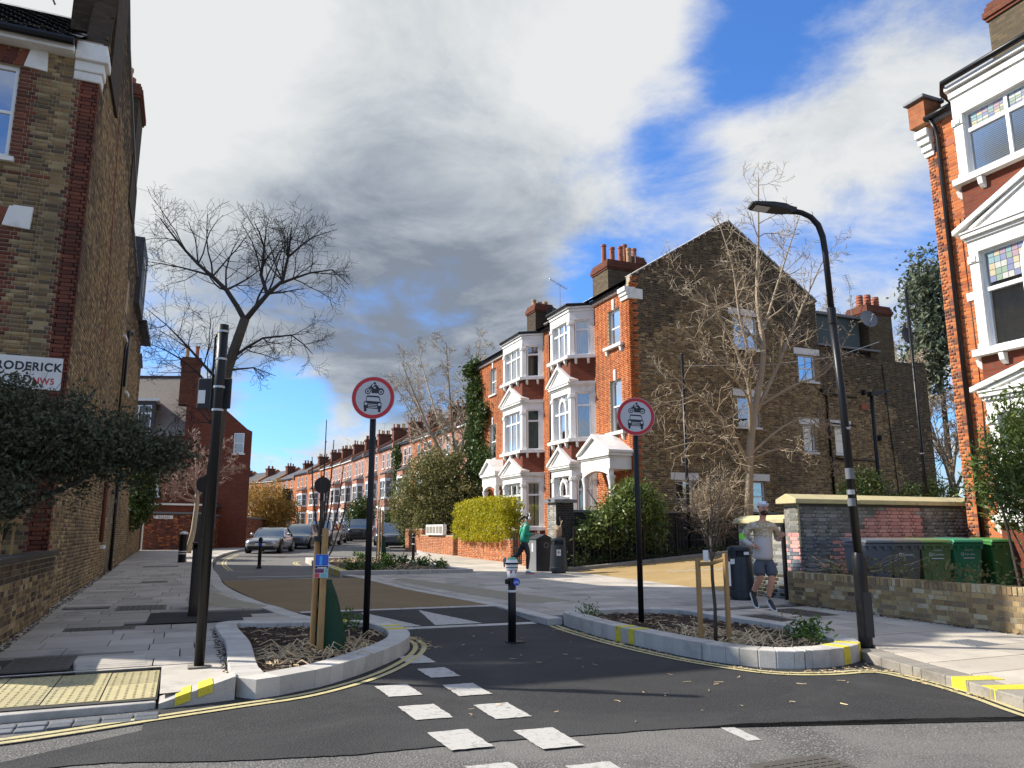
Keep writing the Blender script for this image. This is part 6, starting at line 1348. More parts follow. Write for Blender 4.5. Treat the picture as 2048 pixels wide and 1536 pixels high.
me=bpy.data.meshes.new('sack'); g_.to_mesh(me); g_.free(); me.materials.append(pm('brown_paper',(.30,.21,.13),.9,.3,14)); link('sack',me,s); MB().tube([(.06,0,.2),(.1,.02,.42),(.05,.0,.62)],[.014,.012,.005],5).obj('stalk',M['straw'],s); MB().tube([(.1,.02,.42),(.15,.02,.52)],[.01,.012],5).obj('stalk',M['straw'],s)
def wheelie(x,y,z,rz,col,label,txt=True,open_=0.):
    m=pm('wheelie_'+label[:12],col,.42,.12,5,spec=.5)
    s=thing('wheelie_bin',label,'wheelie bin',(x,y,z),rz,group='wheelie bins in the front garden')
    w0,w1,d0,d1,H=.22,.285,.26,.33,1.0
    bm_=MB(); lv=[(0.03,w0,d0),(.55,w0+.035,d0+.04),(.9,w1-.01,d1-.01),(H,w1,d1)]; vs=[]; 
    for z_,w,d_ in lv: vs+=[(-w,-d_,z_),(w,-d_,z_),(w,d_,z_),(-w,d_,z_)]
    bm_.add(vs,[(3,2,1,0)]+[(4*i+k,4*i+(k+1)%4,4*i+4+(k+1)%4,4*i+4+k) for i in range(3) for k in range(4)]+[(12,13,14,15)]); bm_.obj('body',m,s,bevel=.025)
    r=MB(); r.bx(-w1-.015,w1+.015,-d1-.02,d1+.02,H-.06,H); r.obj('rim',m,s,bevel=.012)
    for k in range(4): MB().bx(-w1+.05+k*.155,-w1+.10+k*.155,-d1-.03,-d1,H-.11,H-.05).obj('comb',m,s)
    l=MB(); l.add([(-w1-.02,-d1-.05,H+.005),(w1+.02,-d1-.05,H+.005),(w1+.02,d1+.05,H+.03),(-w1-.02,d1+.05,H+.03),(-w1+.01,-d1-.02,H+.06),(w1-.01,-d1-.02,H+.06),(w1-.01,d1,H+.09),(-w1+.01,d1,H+.09)],[(3,2,1,0),(4,5,6,7),(0,1,5,4),(1,2,6,5),(2,3,7,6),(3,0,4,7)]); l.obj('lid',m,s,bevel=.015)
    MB().tube([(-.2,d1+.07,H),(.2,d1+.07,H)],.02,8).obj('handle',m,s)
    for sx_ in(-1,1): MB().tube([(sx_*.2,d0+.02,.1),(sx_*.27,d0+.02,.1)],.1,14).obj('wheel',M['rubber'],s)
    MB().add([(-.10,-.300,.25),(.10,-.300,.25),(.12,-.318,.62),(-.12,-.318,.62)],[(0,1,2,3)]).obj('front_panel',m,s)
    if txt:
        f=FR((0,-.326,0),(1,0),(0,-1)); b=MB(); disc(b,FR(f.p(-.11,.0,.80),(1,0),(0,-1)),.02,.03,.001,.001,14); b.obj('emblem',M['paper'],s); text('Camden',.055,M['paper'],s,f,-.07,.002,.78,ext=.0005); 
        if txt==2: text('recycle',.055,M['paper'],s,f,-.07,.002,.86,ext=.0005); MB().box(f,-.1,.12,.0,.001,.72,.735).obj('print_line',M['paper'],s)
    return s
bz=.12+gz(10.6)+.14; GRN=(.022,.10,.045); DGR=(.05,.055,.06)
poly_sheet('bin_stand',[(11.05,9.9),(15.2,9.9),(15.2,11.3),(11.05,11.3)],.255,M['kerbold'],kind='structure')
for x,y,rz,c,lab,t in((11.55,10.75,.15,(.11,.125,.145),'slate grey wheelie bin standing nearest the street wall',0),(12.15,10.65,.0,(.13,.12,.10),'brownish grey wheelie bin between the slate and olive bins',1),(12.75,10.5,-.05,(.13,.19,.06),'olive green wheelie bin with white lettering',2),(13.45,10.45,.06,(.03,.25,.12),'bright green wheelie bin between the olive and charcoal bins',2),(14.05,10.85,-.1,(.09,.085,.095),'charcoal wheelie bin set back between two green bins',1),(14.65,10.55,.02,(.05,.20,.05),'leaf green wheelie bin nearest the house',0)): wheelie(x,y,bz,rz-.35,c,lab,t)
# ---------------------------------------------------------------- saplings with stakes
def stake(p0,p1,r,parent,name='stake'): return MB().tube([p0,Vector(p0).lerp(Vector(p1),.5),p1],r,10).obj(name,M['wood'],parent,auto=True)
s=thing('sapling','staked sapling with bare upright shoots behind a poster','tree',(1.53,9.6,gz(9.6)+.1))
MB().tube([(-.03,.06,0),(-.03,.06,1.2),(-.0,.04,1.75)],[.028,.024,.02],8).obj('trunk',M['bark'],s,smooth=True)
c=MB(); rn=random.Random(9)
for i,(dx,dy,h_,z0) in enumerate([(0,0,1.0,1.7),(-.14,.05,.62,1.62),(.09,-.04,.75,1.7),(.22,0,.78,1.35),(.13,.08,.5,1.45),(-.05,-.1,.55,1.5),(.05,.12,.6,1.4),(.3,.05,.62,1.28)]):
    p=Vector((0,.04,z0-.35)); c.tube([p,p+Vector((dx*.45,dy*.5,.22)),p+Vector((dx*.9,dy,.4+h_*.4)),p+Vector((dx*1.05,dy,.4+h_))],[.013,.011,.009,.005],5)
    for k in range(5): q=p+Vector((dx,dy,.4+h_*(.2+.17*k))); c.tube([q,q+Vector((rn.uniform(-.015,.015),rn.uniform(-.015,.015),.02))],[.007,.004],4)
c.obj('crown',M['twig'],s)
st=thing('tree_stake','pair of round timber stakes with a colourful poster beside the watering bag','stake',(1.53,9.5,gz(9.5)+.1)); stake((.015,-.03,0),(.02,-.03,1.42),.04,st); stake((-.055,.1,0),(-.05,.1,1.3),.035,st)
MB().bx(-.09,.09,-.0,.12,1.27,1.33).obj('tie',M['blackm'],st)
f=FR((-.01,-.073,1.12),CR,CN); po=MB().box(f,-.085,.075,-.004,.0,-.27,.0).obj('poster',M['paper'],st)
pc=[pm('print_blue',(.02,.10,.5),.5,.2,30),pm('print_navy',(.015,.02,.10),.5,.2,30),pm('print_plum',(.13,.02,.10),.5,.3,30),pm('print_red',(.45,.05,.09),.5,.3,30),pm('print_teal',(.15,.38,.40),.5,.3,30)]
for u0,u1,z0,z1,m in((-.085,.075,-.13,.0,0),(-.085,.075,-.165,-.13,1),(-.085,.03,-.215,-.165,2),(-.085,-.02,-.27,-.215,3),(-.02,.075,-.27,-.215,4),(.03,.075,-.215,-.165,4)): MB().box(f,u0+.003,u1-.003,.0,.001,z0+.002,z1-.002).obj('print_block',pc[m],po)
MB().box(f,-.03,.0,.001,.002,-.12,-.02).obj('print_block',pm('print_sky',(.05,.35,.8),.5,.2,30),po); MB().box(f,-.05,.055,.001,.002,-.158,-.148).obj('print_block',M['paper'],po)
# watering bag
s=thing('watering_bag','green zipped watering bag slumped round the base of the stakes','watering bag',(1.60,9.66,gz(9.4)+.12))
gm=pm('bag_green',(.006,.045,.022),.5,.3,7,bump=.6,bs=9,spec=.25); mb=MB(); n=12
for i in range(n+1):
    t=i/n; z=.78*(1-t); w=.07+.26*t; 
vs=[];fs=[]
for i in range(9):
    t=i/8; z=.80*(1-t)
    for k in range(14):
        a=2*math.pi*k/14; r=(.06+.13*t+.02*math.sin(3*a+5*t))*(1 if i<8 else .96); vs.append((r*math.cos(a)*1.15+.10*t,r*math.sin(a)*.75-.02,z))
fs=[(i*14+k,i*14+(k+1)%14,(i+1)*14+(k+1)%14,(i+1)*14+k) for i in range(8) for k in range(14)]+[tuple(range(14))[::-1]]
mb=MB().add(vs,fs); mb.obj('bag',gm,s,smooth=True); MB().add([(-.09,-.02,.78),(-.02,-.02,.80),(-.06,-.03,.95),(-.12,-.03,.98)],[(0,1,2,3)]).obj('strap',M['blackm'],s); MB().box(FR((-.03,-.075,.72),CR,CN),-.03,.03,-.002,.0,0,.14).obj('label_tag',M['paper'],s)
# right sapling
s=thing('sapling','thin sapling with a spray of upright twigs tied between two square stakes','tree',(6.3,8.38,gz(8.4)+.1))
MB().tube([(.0,0,0),(.015,0,.45),(-.005,0,.8),(.0,0,1.35)],[.026,.022,.022,.016],7).obj('trunk',M['bark'],s,smooth=True)
st=thing('tree_stake','two square timber stakes with a strap and white label in the right bed','stake',(6.28,8.36,gz(8.4)+.1))
for dx,dy,h_ in((-.10,.16,1.05),(.09,-.16,1.12)): MB().bx(dx-.025,dx+.025,dy-.025,dy+.025,0,h_).obj('stake',M['wood'],st,bevel=.004)
for z in(.93,.99): pass
MB().tube([(-.10,.16,.98),(0,.02,.99),(.09,-.16,1.06)],.026,6).obj('strap',M['wood'],st); MB().box(FR((.13,-.17,.72),CR,CN),-.04,.02,0,.003,0,.3).obj('label_tag',M['paper'],st); MB().box(FR((-.02,.05,1.02),CR,CN),-.06,.01,0,.003,0,.14).obj('label_tag',M['paper'],st)
# far saplings in the sunlit bed
s=thing('sapling','far sapling in a green tube with pale stakes in the sunlit bed','tree',(6.9,30.0,gz(30)+.12)); MB().tube([(0,0,0),(0,0,1.6),(.05,0,2.8)],[.03,.025,.01],6).obj('trunk',M['bark_l'],s)
MB().tube([(-.35,.0,0),(-.35,0,1.0)],.09,8).obj('green_tube',pm('tube_green',(.02,.16,.08),.5,.2,5),s); MB().add([(.18,.05,0),(.42,.05,0),(.3,.05,.95),(.2,.05,.95)],[(0,1,2,3)]).obj('bag',gm,s)
for dx,h_ in((-.25,1.75),(.1,2.0),(.22,1.9)): MB().tube([(dx,.1,0),(dx,.1,h_)],.04,6).obj('stake',M['wood'],s)
c=MB()
for i in range(14): a=i*2.4; c.tube([(.02,0,1.5+i*.06),(.02+.25*math.cos(a),.25*math.sin(a),1.9+i*.1),(.02+.4*math.cos(a+.4),.35*math.sin(a),2.3+i*.12)],[.012,.008,.003],4)
c.obj('crown',M['bark_l'],s)

# leaf litter gathered against the walls
scatter_straw('wall_litter',lp,[(-2.0,9.6),(-1.82,9.6),(-1.9,15),(-1.98,30),(-2.08,30)],900,.015,.05,M['mulch'],PZ,121,.2,.005,False)
scatter_straw('wall_litter',rp,[(RW-.02,12),(RW-.16,12),(RW-.12,4),(RW-.02,4)],700,.015,.05,M['mulch'],PZ,122,.2,.005,False)
scatter_straw('bed_edge_litter',lp,[(.46,8.3),(.56,8.3),(.56,12.1),(.44,12.1)],260,.015,.05,M['mulch'],PZ,123,.2,.005,False)
# ---------------------------------------------------------------- bare trees
def wob(rn,k): return Vector((rn.uniform(-k,k),rn.uniform(-k,k),rn.uniform(-k,k)))
def grow(mb,p,d,l,r,lev,rn,C):
    n=C['seg'][lev]; pts=[Vector(p)]; rad=[r]; d=Vector(d).normalized(); taper=C['taper'][lev]
    for i in range(n):
        d=(d+wob(rn,C['wob'][lev])+Vector((0,0,C['up'][lev]))).normalized(); pts.append(pts[-1]+d*l/n); rad.append(max(C['rmin'],r*(1-(1-taper)*(i+1)/n)))
    mb.tube(pts,rad,(7,5,4,3,3)[lev],cap=False)
    if lev+1>=C['levels']: return
    m=C['kids'][lev]; 
    for k in range(m):
        t=C['start'][lev]+(1-C['start'][lev])*(k+rn.random())/m; x=t*n; i=min(n-1,int(x)); q=pts[i].lerp(pts[i+1],x-i); dd=(pts[i+1]-pts[i]).normalized(); s=dd.orthogonal().normalized(); s.rotate(Matrix.Rotation(rn.uniform(0,6.28),3,dd))
        a=math.radians(rn.uniform(*C['ang'][lev])); nd=dd*math.cos(a)+s*math.sin(a); grow(mb,q,nd,l*rn.uniform(*C['len'][lev])*(1.15-.5*t),max(C['rmin'],rad[i]*C['rk'][lev]),lev+1,rn,C)
def limb(mb,pts,r0,r1,rn,C,kids,l0,lev=1,seg=8,start=.25):
    """a limb along given points carrying side branches"""
    P=smooth3(pts,.25); n=len(P); rad=[r0+(r1-r0)*i/(n-1) for i in range(n)]; mb.tube(P,rad,seg,cap=False)
    for k in range(kids):
        t=start+(1-start)*(k+rn.random())/kids; i=min(n-2,int(t*(n-1))); dd=(P[i+1]-P[i]).normalized(); s=dd.orthogonal().normalized(); s.rotate(Matrix.Rotation(rn.uniform(0,6.28),3,dd)); a=math.radians(rn.uniform(35,70))
        grow(mb,P[i],dd*math.cos(a)+s*math.sin(a),l0*rn.uniform(.6,1.15)*(1.15-.55*t),max(C['rmin'],rad[i]*.5),lev,rn,C)
def smooth3(pts,step):
    P=[Vector(p) for p in pts]; n=len(P); out=[]
    for i in range(n-1):
        p0,p1,p2,p3=(P[max(0,min(n-1,i+k))] for k in(-1,0,1,2)); k=max(1,int((p2-p1).length/step))
        for j in range(k):
            s=j/k; out.append(.5*((2*p1)+(p2-p0)*s+(2*p0-5*p1+4*p2-p3)*s*s+(3*p1-p0-3*p2+p3)*s**3))
    out.append(P[-1]); return out
CF=dict(levels=4,seg=(6,5,4,3),taper=(.5,.35,.35,.4),wob=(.12,.22,.25,.3),up=(.05,.06,.05,.02),kids=(6,6,5,0),start=(.3,.2,.15,0),ang=((35,60),(35,65),(35,70),(30,60)),len=((.5,.7),(.4,.65),(.4,.7),(.5,.6)),rk=(.5,.5,.6,.6),rmin=.0035)
rn=random.Random(31); bx0,by0,bz0=.26,13.88,gz(13.9)+PZ
t=thing('street_tree','leaning dark street tree in the left pavement with spreading bare crown','tree',(bx0,by0,bz0)); o_=Vector((bx0,by0,0.15))
q=lambda *ps:[Vector((p[0],p[1],p[2]))-o_ for p in ps]
mb=MB(); TP_=smooth3(q((.26,13.87,.12),(.33,13.85,1.29),(.39,13.82,2.93),(.48,13.78,4.22),(.61,13.73,4.75),(.7,13.69,5.11)),.3); mb.tube(TP_,[.125-.045*i/(len(TP_)-1) for i in range(len(TP_))],10); mb.obj('trunk',M['bark'],t,smooth=True)
cr=MB(); Cb=dict(CF,kids=(0,6,4,0),rmin=.0026,up=(.05,.03,.03,.02),len=((.5,.7),(.45,.7),(.45,.75),(.5,.6)))
limb(cr,q((.7,13.69,5.08),(.37,13.85,5.64),(-.12,14.04,6.11),(-.5,14.2,6.55),(-.80,14.3,6.95)),0.0504,0.0077,rn,Cb,12,1.12)
limb(cr,q((.7,13.69,5.08),(1.03,13.5,5.54),(1.26,13.4,5.78),(1.32,13.3,6.19),(1.35,13.3,6.75)),0.0524,0.0077,rn,Cb,11,1.06)
limb(cr,q((1.03,13.52,5.54),(.92,13.7,5.94),(.95,13.8,6.5),(.75,13.9,7.0)),0.0353,0.0062,rn,Cb,10,0.95)
limb(cr,q((1.2,13.42,5.72),(1.69,13.2,5.92),(2.05,13.05,5.98),(2.35,13.0,5.72)),0.0283,0.0054,rn,Cb,9,0.90)
limb(cr,q((1.32,13.35,6.2),(1.7,13.1,6.55),(2.1,13.0,6.72)),0.0221,0.0046,rn,Cb,6,0.67)
limb(cr,q((.37,13.85,5.64),(.7,14.1,5.95),(1.0,14.3,6.3)),0.0221,0.0046,rn,Cb,6,0.78)
limb(cr,q((.1,13.95,5.9),(-.4,14.0,6.0),(-.95,14.2,6.1)),0.0221,0.0046,rn,Cb,7,0.78)
limb(cr,q((.45,13.8,3.9),(.1,14.0,4.3),(-.17,14.05,4.6),(-.55,14.21,5.0),(-.9,14.36,5.3)),0.0322,0.0054,rn,Cb,11,0.95)
limb(cr,q((.42,13.8,3.6),(.0,13.6,4.1),(-.5,13.5,4.4),(-.8,13.5,4.5)),0.0262,0.0046,rn,Cb,9,0.90)
limb(cr,q((.52,13.76,4.4),(1.0,13.5,4.75),(1.45,13.3,4.8),(1.8,13.1,4.45)),0.0283,0.0046,rn,Cb,10,0.84)
limb(cr,q((.48,13.78,4.2),(.9,13.9,4.3),(1.3,14.0,4.2)),0.0202,0.0046,rn,Cb,6,0.73)
limb(cr,q((.40,13.82,3.1),(.1,14.0,3.5),(-.3,14.2,3.7)),0.0202,0.0046,rn,Cb,6,0.67)
cr.obj('crown',M['twig'],t)
# pale tree against the gable
rn=random.Random(77); t=thing('bare_tree','tall bare tree with pale sunlit branches in front of the brown gable','tree',(18.78,22.9,.74)); o_=Vector((18.78,22.9,.74))
TP_=smooth3(q((18.78,22.9,.5),(18.97,22.9,2.7),(19.17,22.9,4.54),(19.47,22.9,6.07)),.4); MB().tube(TP_,[.20-.07*i/(len(TP_)-1) for i in range(len(TP_))],10).obj('trunk',M['bark_l'],t,smooth=True)
cr=MB(); Cr=dict(CF,kids=(0,5,3,0),rmin=.0075,wob=(.12,.3,.35,.4),len=((.5,.7),(.45,.7),(.4,.7),(.5,.6)))
for pts,r0,k,l in(
 (((19.47,22.9,6.0),(19.9,22.7,8.2),(19.95,22.9,10.5),(20.1,22.8,13.0),(20.3,22.8,15.6)),.12,26,2.1),
 (((19.3,22.9,5.3),(19.0,22.6,7.0),(18.0,22.4,8.9),(16.9,22.3,10.0),(15.8,22.3,10.9)),.075,20,1.8),
 (((19.45,22.9,5.8),(20.5,22.8,7.6),(21.4,22.7,9.3),(22.2,22.6,10.8),(23.3,22.6,12.6)),.085,20,1.8),
 (((19.1,22.9,3.9),(18.0,22.5,5.2),(16.6,22.3,6.2),(15.0,22.2,7.2)),.06,16,1.7),
 (((19.1,22.9,3.6),(17.9,22.4,4.4),(16.2,22.0,4.6),(14.8,22.0,4.3)),.045,14,1.5),
 (((19.2,22.9,4.4),(20.4,22.5,5.4),(21.6,22.3,5.8),(22.6,22.3,5.0)),.05,14,1.4),
 (((19.2,22.9,4.2),(20.2,22.4,4.6),(21.3,22.2,4.3),(22.0,22.1,3.4)),.035,11,1.2),
 (((19.6,22.8,7.2),(18.9,22.7,9.5),(18.6,22.6,11.5),(18.0,22.6,13.4)),.06,16,1.6),
 (((20.0,22.7,9.2),(21.0,22.9,11.2),(21.8,22.9,13.0),(22.4,22.9,14.3)),.05,15,1.6),
 (((19.2,22.9,5.0),(18.6,22.2,6.4),(17.2,21.9,7.4),(15.6,21.8,8.6)),.05,15,1.5),
 (((19.5,22.9,6.1),(20.9,22.3,7.0),(22.4,22.2,7.6),(23.6,22.2,9.0)),.045,13,1.4)): limb(cr,q(*pts),r0*1.1,.018,rn,Cr,int(k*.72),l*1.1)
cr.obj('crown',M['bark_l'],t)
# small pollarded tree by the red wall
rn=random.Random(5); t=thing('small_tree','small pale pollarded tree in front of the dark red house','tree',(.35,40.6,gz(40.6)+PZ)); o_=Vector((.35,40.6,.45+PZ))
MB().tube(smooth3(q((.2,40.6,.45),(.38,40.6,1.6),(.45,40.6,2.8),(.42,40.6,3.6)),.3),[.13]*2+[.11]*9,8,cap=False).obj('trunk',M['bark_l'],t,smooth=True) if False else MB().tube(q((.2,40.6,.45),(.38,40.6,1.6),(.45,40.6,2.8),(.42,40.6,3.6)),[.14,.12,.11,.10],8).obj('trunk',M['bark_l'],t,smooth=True)
cr=MB(); Cs=dict(CF,kids=(0,6,4,0),rmin=.011)
for pts in(((.42,40.6,3.4),(-.2,40.4,4.3),(-1.1,40.3,5.2)),((.42,40.6,3.4),(.9,40.6,4.6),(1.5,40.5,6.0)),((.42,40.6,3.2),(1.2,40.4,4.2),(2.2,40.2,5.2)),((.42,40.6,3.1),(-.5,40.5,3.6),(-1.6,40.5,3.9)),((.42,40.6,3.5),(.3,40.8,4.8),(.1,40.9,6.2)),((.42,40.6,3.0),(-.3,40.2,3.2),(-1.0,40.0,4.4))): limb(cr,q(*pts),.07,.02,rn,Cs,10,1.1)
cr.obj('crown',M['twig_r'],t)
# background bare trees
def bg_tree(label,x,y,h,r,mat,seed,spread=.8,k=9):
    rn=random.Random(seed); z=gz(y); t=thing('bare_tree',label,'tree',(x,y,z)); MB().tube([(0,0,0),(.1,0,h*.25),(0,.1,h*.45)],[r,r*.8,r*.6],8).obj('trunk',mat,t)
    cr=MB(); C=dict(CF,kids=(0,6,5,0),rmin=.014)
    for i in range(k):
        a=i*2.4; s=h*.28*spread*rn.uniform(.7,1.2); z0=h*rn.uniform(.22,.42); limb(cr,[(0,0,z0),(math.cos(a)*s*.5,math.sin(a)*s*.5,z0+h*.22),(math.cos(a)*s,math.sin(a)*s,min(h,z0+h*rn.uniform(.4,.58)))],r*.5,.02,rn,C,13,h*.13)
    cr.obj('crown',mat,t); return t
bg_tree('bare tree rising behind the ivy covered end of the house',19.0,56.5,17.5,.3,M['bark_l'],3,1.1,11)
bg_tree('bare tree between the brown gable and the right-hand house',34.5,31,14,.22,M['bark_l'],4,.8,8); bg_tree('thin bare tree behind the tall dark post',37,28.5,12,.16,M['bark_l'],6,.8,8); bg_tree('bare tree beyond the rear chimney of the gable house',44,37,19,.25,M['bark_l'],8,.9,9)
# ---------------------------------------------------------------- shrubs, hedges, ivy
LM=dict(
 dark=leaf_mat('dark_evergreen',[(.035,.042,.024),(.065,.075,.042),(.13,.135,.085),(.045,.055,.03)],.6,.25,.25),
 ivy=leaf_mat('ivy_leaf',[(.022,.045,.012),(.05,.085,.02),(.10,.14,.03),(.03,.055,.014)],.5,.25,.3),
 privet=leaf_mat('golden_privet',[(.32,.32,.015),(.54,.46,.02),(.22,.26,.018),(.70,.58,.03)],.55,.35,.3),
 olive=leaf_mat('olive_shrub',[(.10,.105,.035),(.18,.175,.06),(.28,.26,.10),(.14,.135,.05)],.55,.3,.3),
 rhodo=leaf_mat('glossy_shrub',[(.05,.09,.018),(.14,.20,.045),(.26,.31,.09),(.08,.13,.03)],.4,.25,.4),
 laurel=leaf_mat('laurel_leaf',[(.04,.075,.018),(.09,.14,.03),(.16,.21,.05),(.06,.10,.02)],.38,.25,.4),
 gold=leaf_mat('orange_bush',[(.34,.19,.04),(.44,.28,.07),(.26,.16,.04)],.6,.3,.3),
 green=leaf_mat('fresh_green',[(.045,.10,.018),(.09,.16,.03),(.13,.21,.04)],.5,.25,.3),
 euc=leaf_mat('grey_green',[(.06,.08,.05),(.11,.14,.085),(.16,.17,.10)],.6,.25,.3),
)
def shrub(name,label,lumps,mat,size,seed,cat='shrub',stems=(),stem_mat='bark',group=None,leafname='foliage',**k):
    c=lumps[0]; base=(c[0],c[1],gz(c[1])); t=thing(name,label,cat,base,group=group); L=[(a-base[0],b-base[1],z-base[2],rx,ry,rz,n) for a,b,z,rx,ry,rz,n in lumps]
    leaves(leafname,t,L,LM[mat],size,seed,**k)
    if stems:
        mb=MB()
        for pts,r in stems: mb.tube([Vector(p)-Vector(base) for p in pts],[r*(1-.6*i/(len(pts)-1)) for i in range(len(pts))],6)
        mb.obj('stems',M[stem_mat],t)
    return t
rn=random.Random(12)
def twigs_in(lumps,n,l,r,seed):
    rr=random.Random(seed); out=[]
    for cx,cy,cz,rx,ry,rz,_ in lumps:
        for i in range(n):
            d=wob(rr,1); p=Vector((cx+d.x*rx*.7,cy+d.y*ry*.7,cz+d.z*rz*.7)); e=Vector((cx,cy,cz-rz*.8)); v=(p-e).normalized(); out.append(([p,p+v*l*.5+wob(rr,.05),p+v*l+wob(rr,.12)],r))
    return out
DL=[(-2.6,13.4,2.96,.95,.9,.85,9000),(-1.75,13.2,2.91,1.0,.9,.75,9000),(-.95,12.9,2.81,.75,.7,.5,5200),(-.35,12.7,2.71,.45,.4,.26,1800),(-2.6,13.3,3.41,.7,.8,.35,2000),(-2.5,12.6,2.06,.7,.6,.5,3200),(-3.4,13.0,2.66,.9,.9,1.1,5000)]
shrub('overhanging_shrub','dense dark evergreen shrub overhanging the mossy garden wall',DL,'dark',.034,1,stems=twigs_in(DL,16,.55,.006,3)+[([(-2.6,13.3,1.0),(-2.3,13.2,1.9),(-1.5,12.9,2.3),(-1.0,12.8,2.7)],.06),([(-2.6,13.3,1.0),(-2.9,13.3,2.2),(-3.0,13.2,3.2)],.06),([(-2.5,13.2,1.5),(-1.9,13.0,2.9),(-1.4,13.0,3.7)],.04)],stem_mat='twig',clump=.10,per=12,shell=.45,aspect=.5)
s=thing('timber_trellis','weathered timber trellis under the dark overhanging shrub','trellis',(-2.4,12.6,1.2))
for i in range(5): MB().bx(-.35+i*.14,-.32+i*.14,-.02,.02,-.1,.55).obj('slat',M['wood'],s)
MB().bx(-.4,.32,-.03,.03,.5,.56).obj('rail',M['wood'],s)
shrub('ivy_bush','leaning ivy bush with yellowish tops over the boundary wall',[(-2.0,37.0,3.3,.8,1.2,1.2,4200),(-2.0,36.5,2.3,.6,1.0,.6,1600),(-1.9,37,4.0,.6,.9,.5,1200)],'ivy',.085,2,clump=.14)
shrub('golden_hedge','clipped golden privet hedge on the orange brick wall',[(OW+.12,30.5,1.72+gz(30),.55,2.95,.82,30000)],'privet',.045,3,cat='hedge',clump=.06,shell=.9,box=True)
shrub('big_bush','large olive green bush behind the pale panelled wall',[(13.2,43,3.9,2.2,2.0,2.2,11000),(14.6,41.5,3.0,1.6,1.6,1.9,7000),(12.4,44.5,2.9,1.6,1.6,1.7,6000),(13.6,43,5.2,1.4,1.4,1.1,3500),(12.6,41.5,1.9,1.2,1.0,1.0,2600)],'olive',.085,4,clump=.18)
shrub('low_dark_bush','low dark green bush beside the parked hatchback',[(12.9,45.5,1.6,1.2,1.5,1.2,3000)],'ivy',.09,5,clump=.16)
shrub('climbing_ivy','ivy climbing the far end of the red brick house',[(15.25,HY+UW+9.6,3.0,.25,1.7,2.9,6500),(15.25,HY+UW+10.1,6.5,.25,1.3,2.4,5200),(15.25,HY+UW+10.3,9.4,.28,1.0,1.6,3600),(15.2,HY+UW+8.7,5.3,.2,1.1,1.1,1700),(15.2,HY+UW+10.6,11.1,.5,.9,.5,1600),(15.1,HY+UW+8.6,8.1,.15,.6,.9,800)],'ivy',.10,6,cat='climber',clump=.16,shell=.3)
RL_=[(13.9,23.05,2.2,.85,.5,.8,3600),(13.1,22.95,1.8,.8,.45,.6,2600),(14.6,23.0,2.3,.6,.5,.75,2200),(12.5,22.85,1.55,.55,.4,.4,1200),(14.2,23.1,2.95,.6,.45,.4,1100),(14.9,23.0,1.5,.5,.4,.6,1200)]
shrub('glossy_shrub','glossy pale green shrub spilling over the black railings',RL_,'rhodo',.085,7,stems=[([(13.8,23.3,.4),(13.8,23.2,1.4),(13.2,23.0,1.9)],.04),([(13.9,23.3,.4),(14.3,23.1,1.6),(14.5,23,2.4)],.04),([(12.9,23.2,1.9),(12.7,23,2.5),(12.3,22.9,2.95)],.03)],clump=.16,per=16,shell=.6,aspect=.32)
shrub('ground_ivy','dark low plants behind the foot of the railings',[(12+k*.9,22.8,.55+.03*k,.45,.25,.3,300) for k in range(9)],'ivy',.07,8,clump=.12)
BR=[(12.95,8.7,2.45,.85,.8,.85,5200),(13.5,8.1,1.5,.8,.7,.75,3600),(13.5,8.5,3.2,.7,.7,.85,2800),(13.4,8.2,4.0,.45,.45,.55,1000),(12.6,8.5,3.4,.3,.3,.55,500),(13.9,8.3,2.2,.8,.8,1.0,2600),(12.2,8.6,2.9,.18,.18,.5,160)]
shrub('laurel_bush','glossy leafed laurel bush in front of the right-hand house',BR,'laurel',.058,9,stems=[([(12.8,8.8,.3),(12.6,8.8,1.6),(12.3,8.8,3.0),(12.2,8.7,3.6)],.03),([(12.9,8.7,.3),(13.1,8.6,2.2),(13.2,8.3,4.3)],.03),([(12.8,8.7,.3),(12.9,8.6,2),(12.6,8.5,3.8)],.025),([(13.2,8.6,.3),(12.5,8.9,2.2)],.02)],clump=.11,per=14,shell=.55,aspect=.28)
shrub('wall_creeper','straggly yellowing creeper along the top of the low brick wall',[(RW+.35,11.2-k*.7,.95,.18,.45,.14,130) for k in range(7)],'olive',.035,10,stems=twigs_in([(RW+.35,10.6,.95,.2,1.2,.1,0)],26,.5,.004,5),stem_mat='straw',clump=.08)
shrub('orange_bush','rounded orange-brown bush beyond the long red garden wall',[(5.6,62.5,3.4,2.3,2.2,2.0,9000),(6.5,62,2.6,1.8,1.8,1.5,4500)],'gold',.09,11,clump=.22)
shrub('dark_street_tree','small dark evergreen tree in front of the terrace',[(14.9,72,3.2,1.3,1.3,1.5,3500)],'ivy',.12,12,cat='tree',stems=[([(14.9,72,.7),(14.9,72,2.5)],.09)],clump=.2)
shrub('front_hedge','bright green front garden hedge before the terrace',[(18.6,71,2.3,1.5,1.8,1.4,4500),(18.8,68,2.1,1.2,1.6,1.2,3000)],'green',.1,13,cat='hedge',clump=.2)
shrub('alley_bush','dark green bush behind the yellowed coping of the painted wall',[(21.6,20.0,2.9,1.0,.7,.7,2200)],'ivy',.06,14,clump=.14); shrub('alley_bush','dark green bush at the foot of the tall dark post',[(24.0,19.4,2.6,1.6,.8,.8,2600)],'ivy',.06,15,clump=.14)
shrub('eucalyptus','tall grey-green tree showing beside the right-hand house',[(40.8,31.5,15.6,1.6,1.6,2.6,4200),(40.6,31.5,12.2,2.0,1.6,1.6,2600),(39.5,31.8,10.2,1.4,1.4,1.2,900)],'euc',.16,16,cat='tree',stems=[([(40.8,31.5,0),(40.8,31.5,9),(40.9,31.5,17)],.22)],clump=.35)
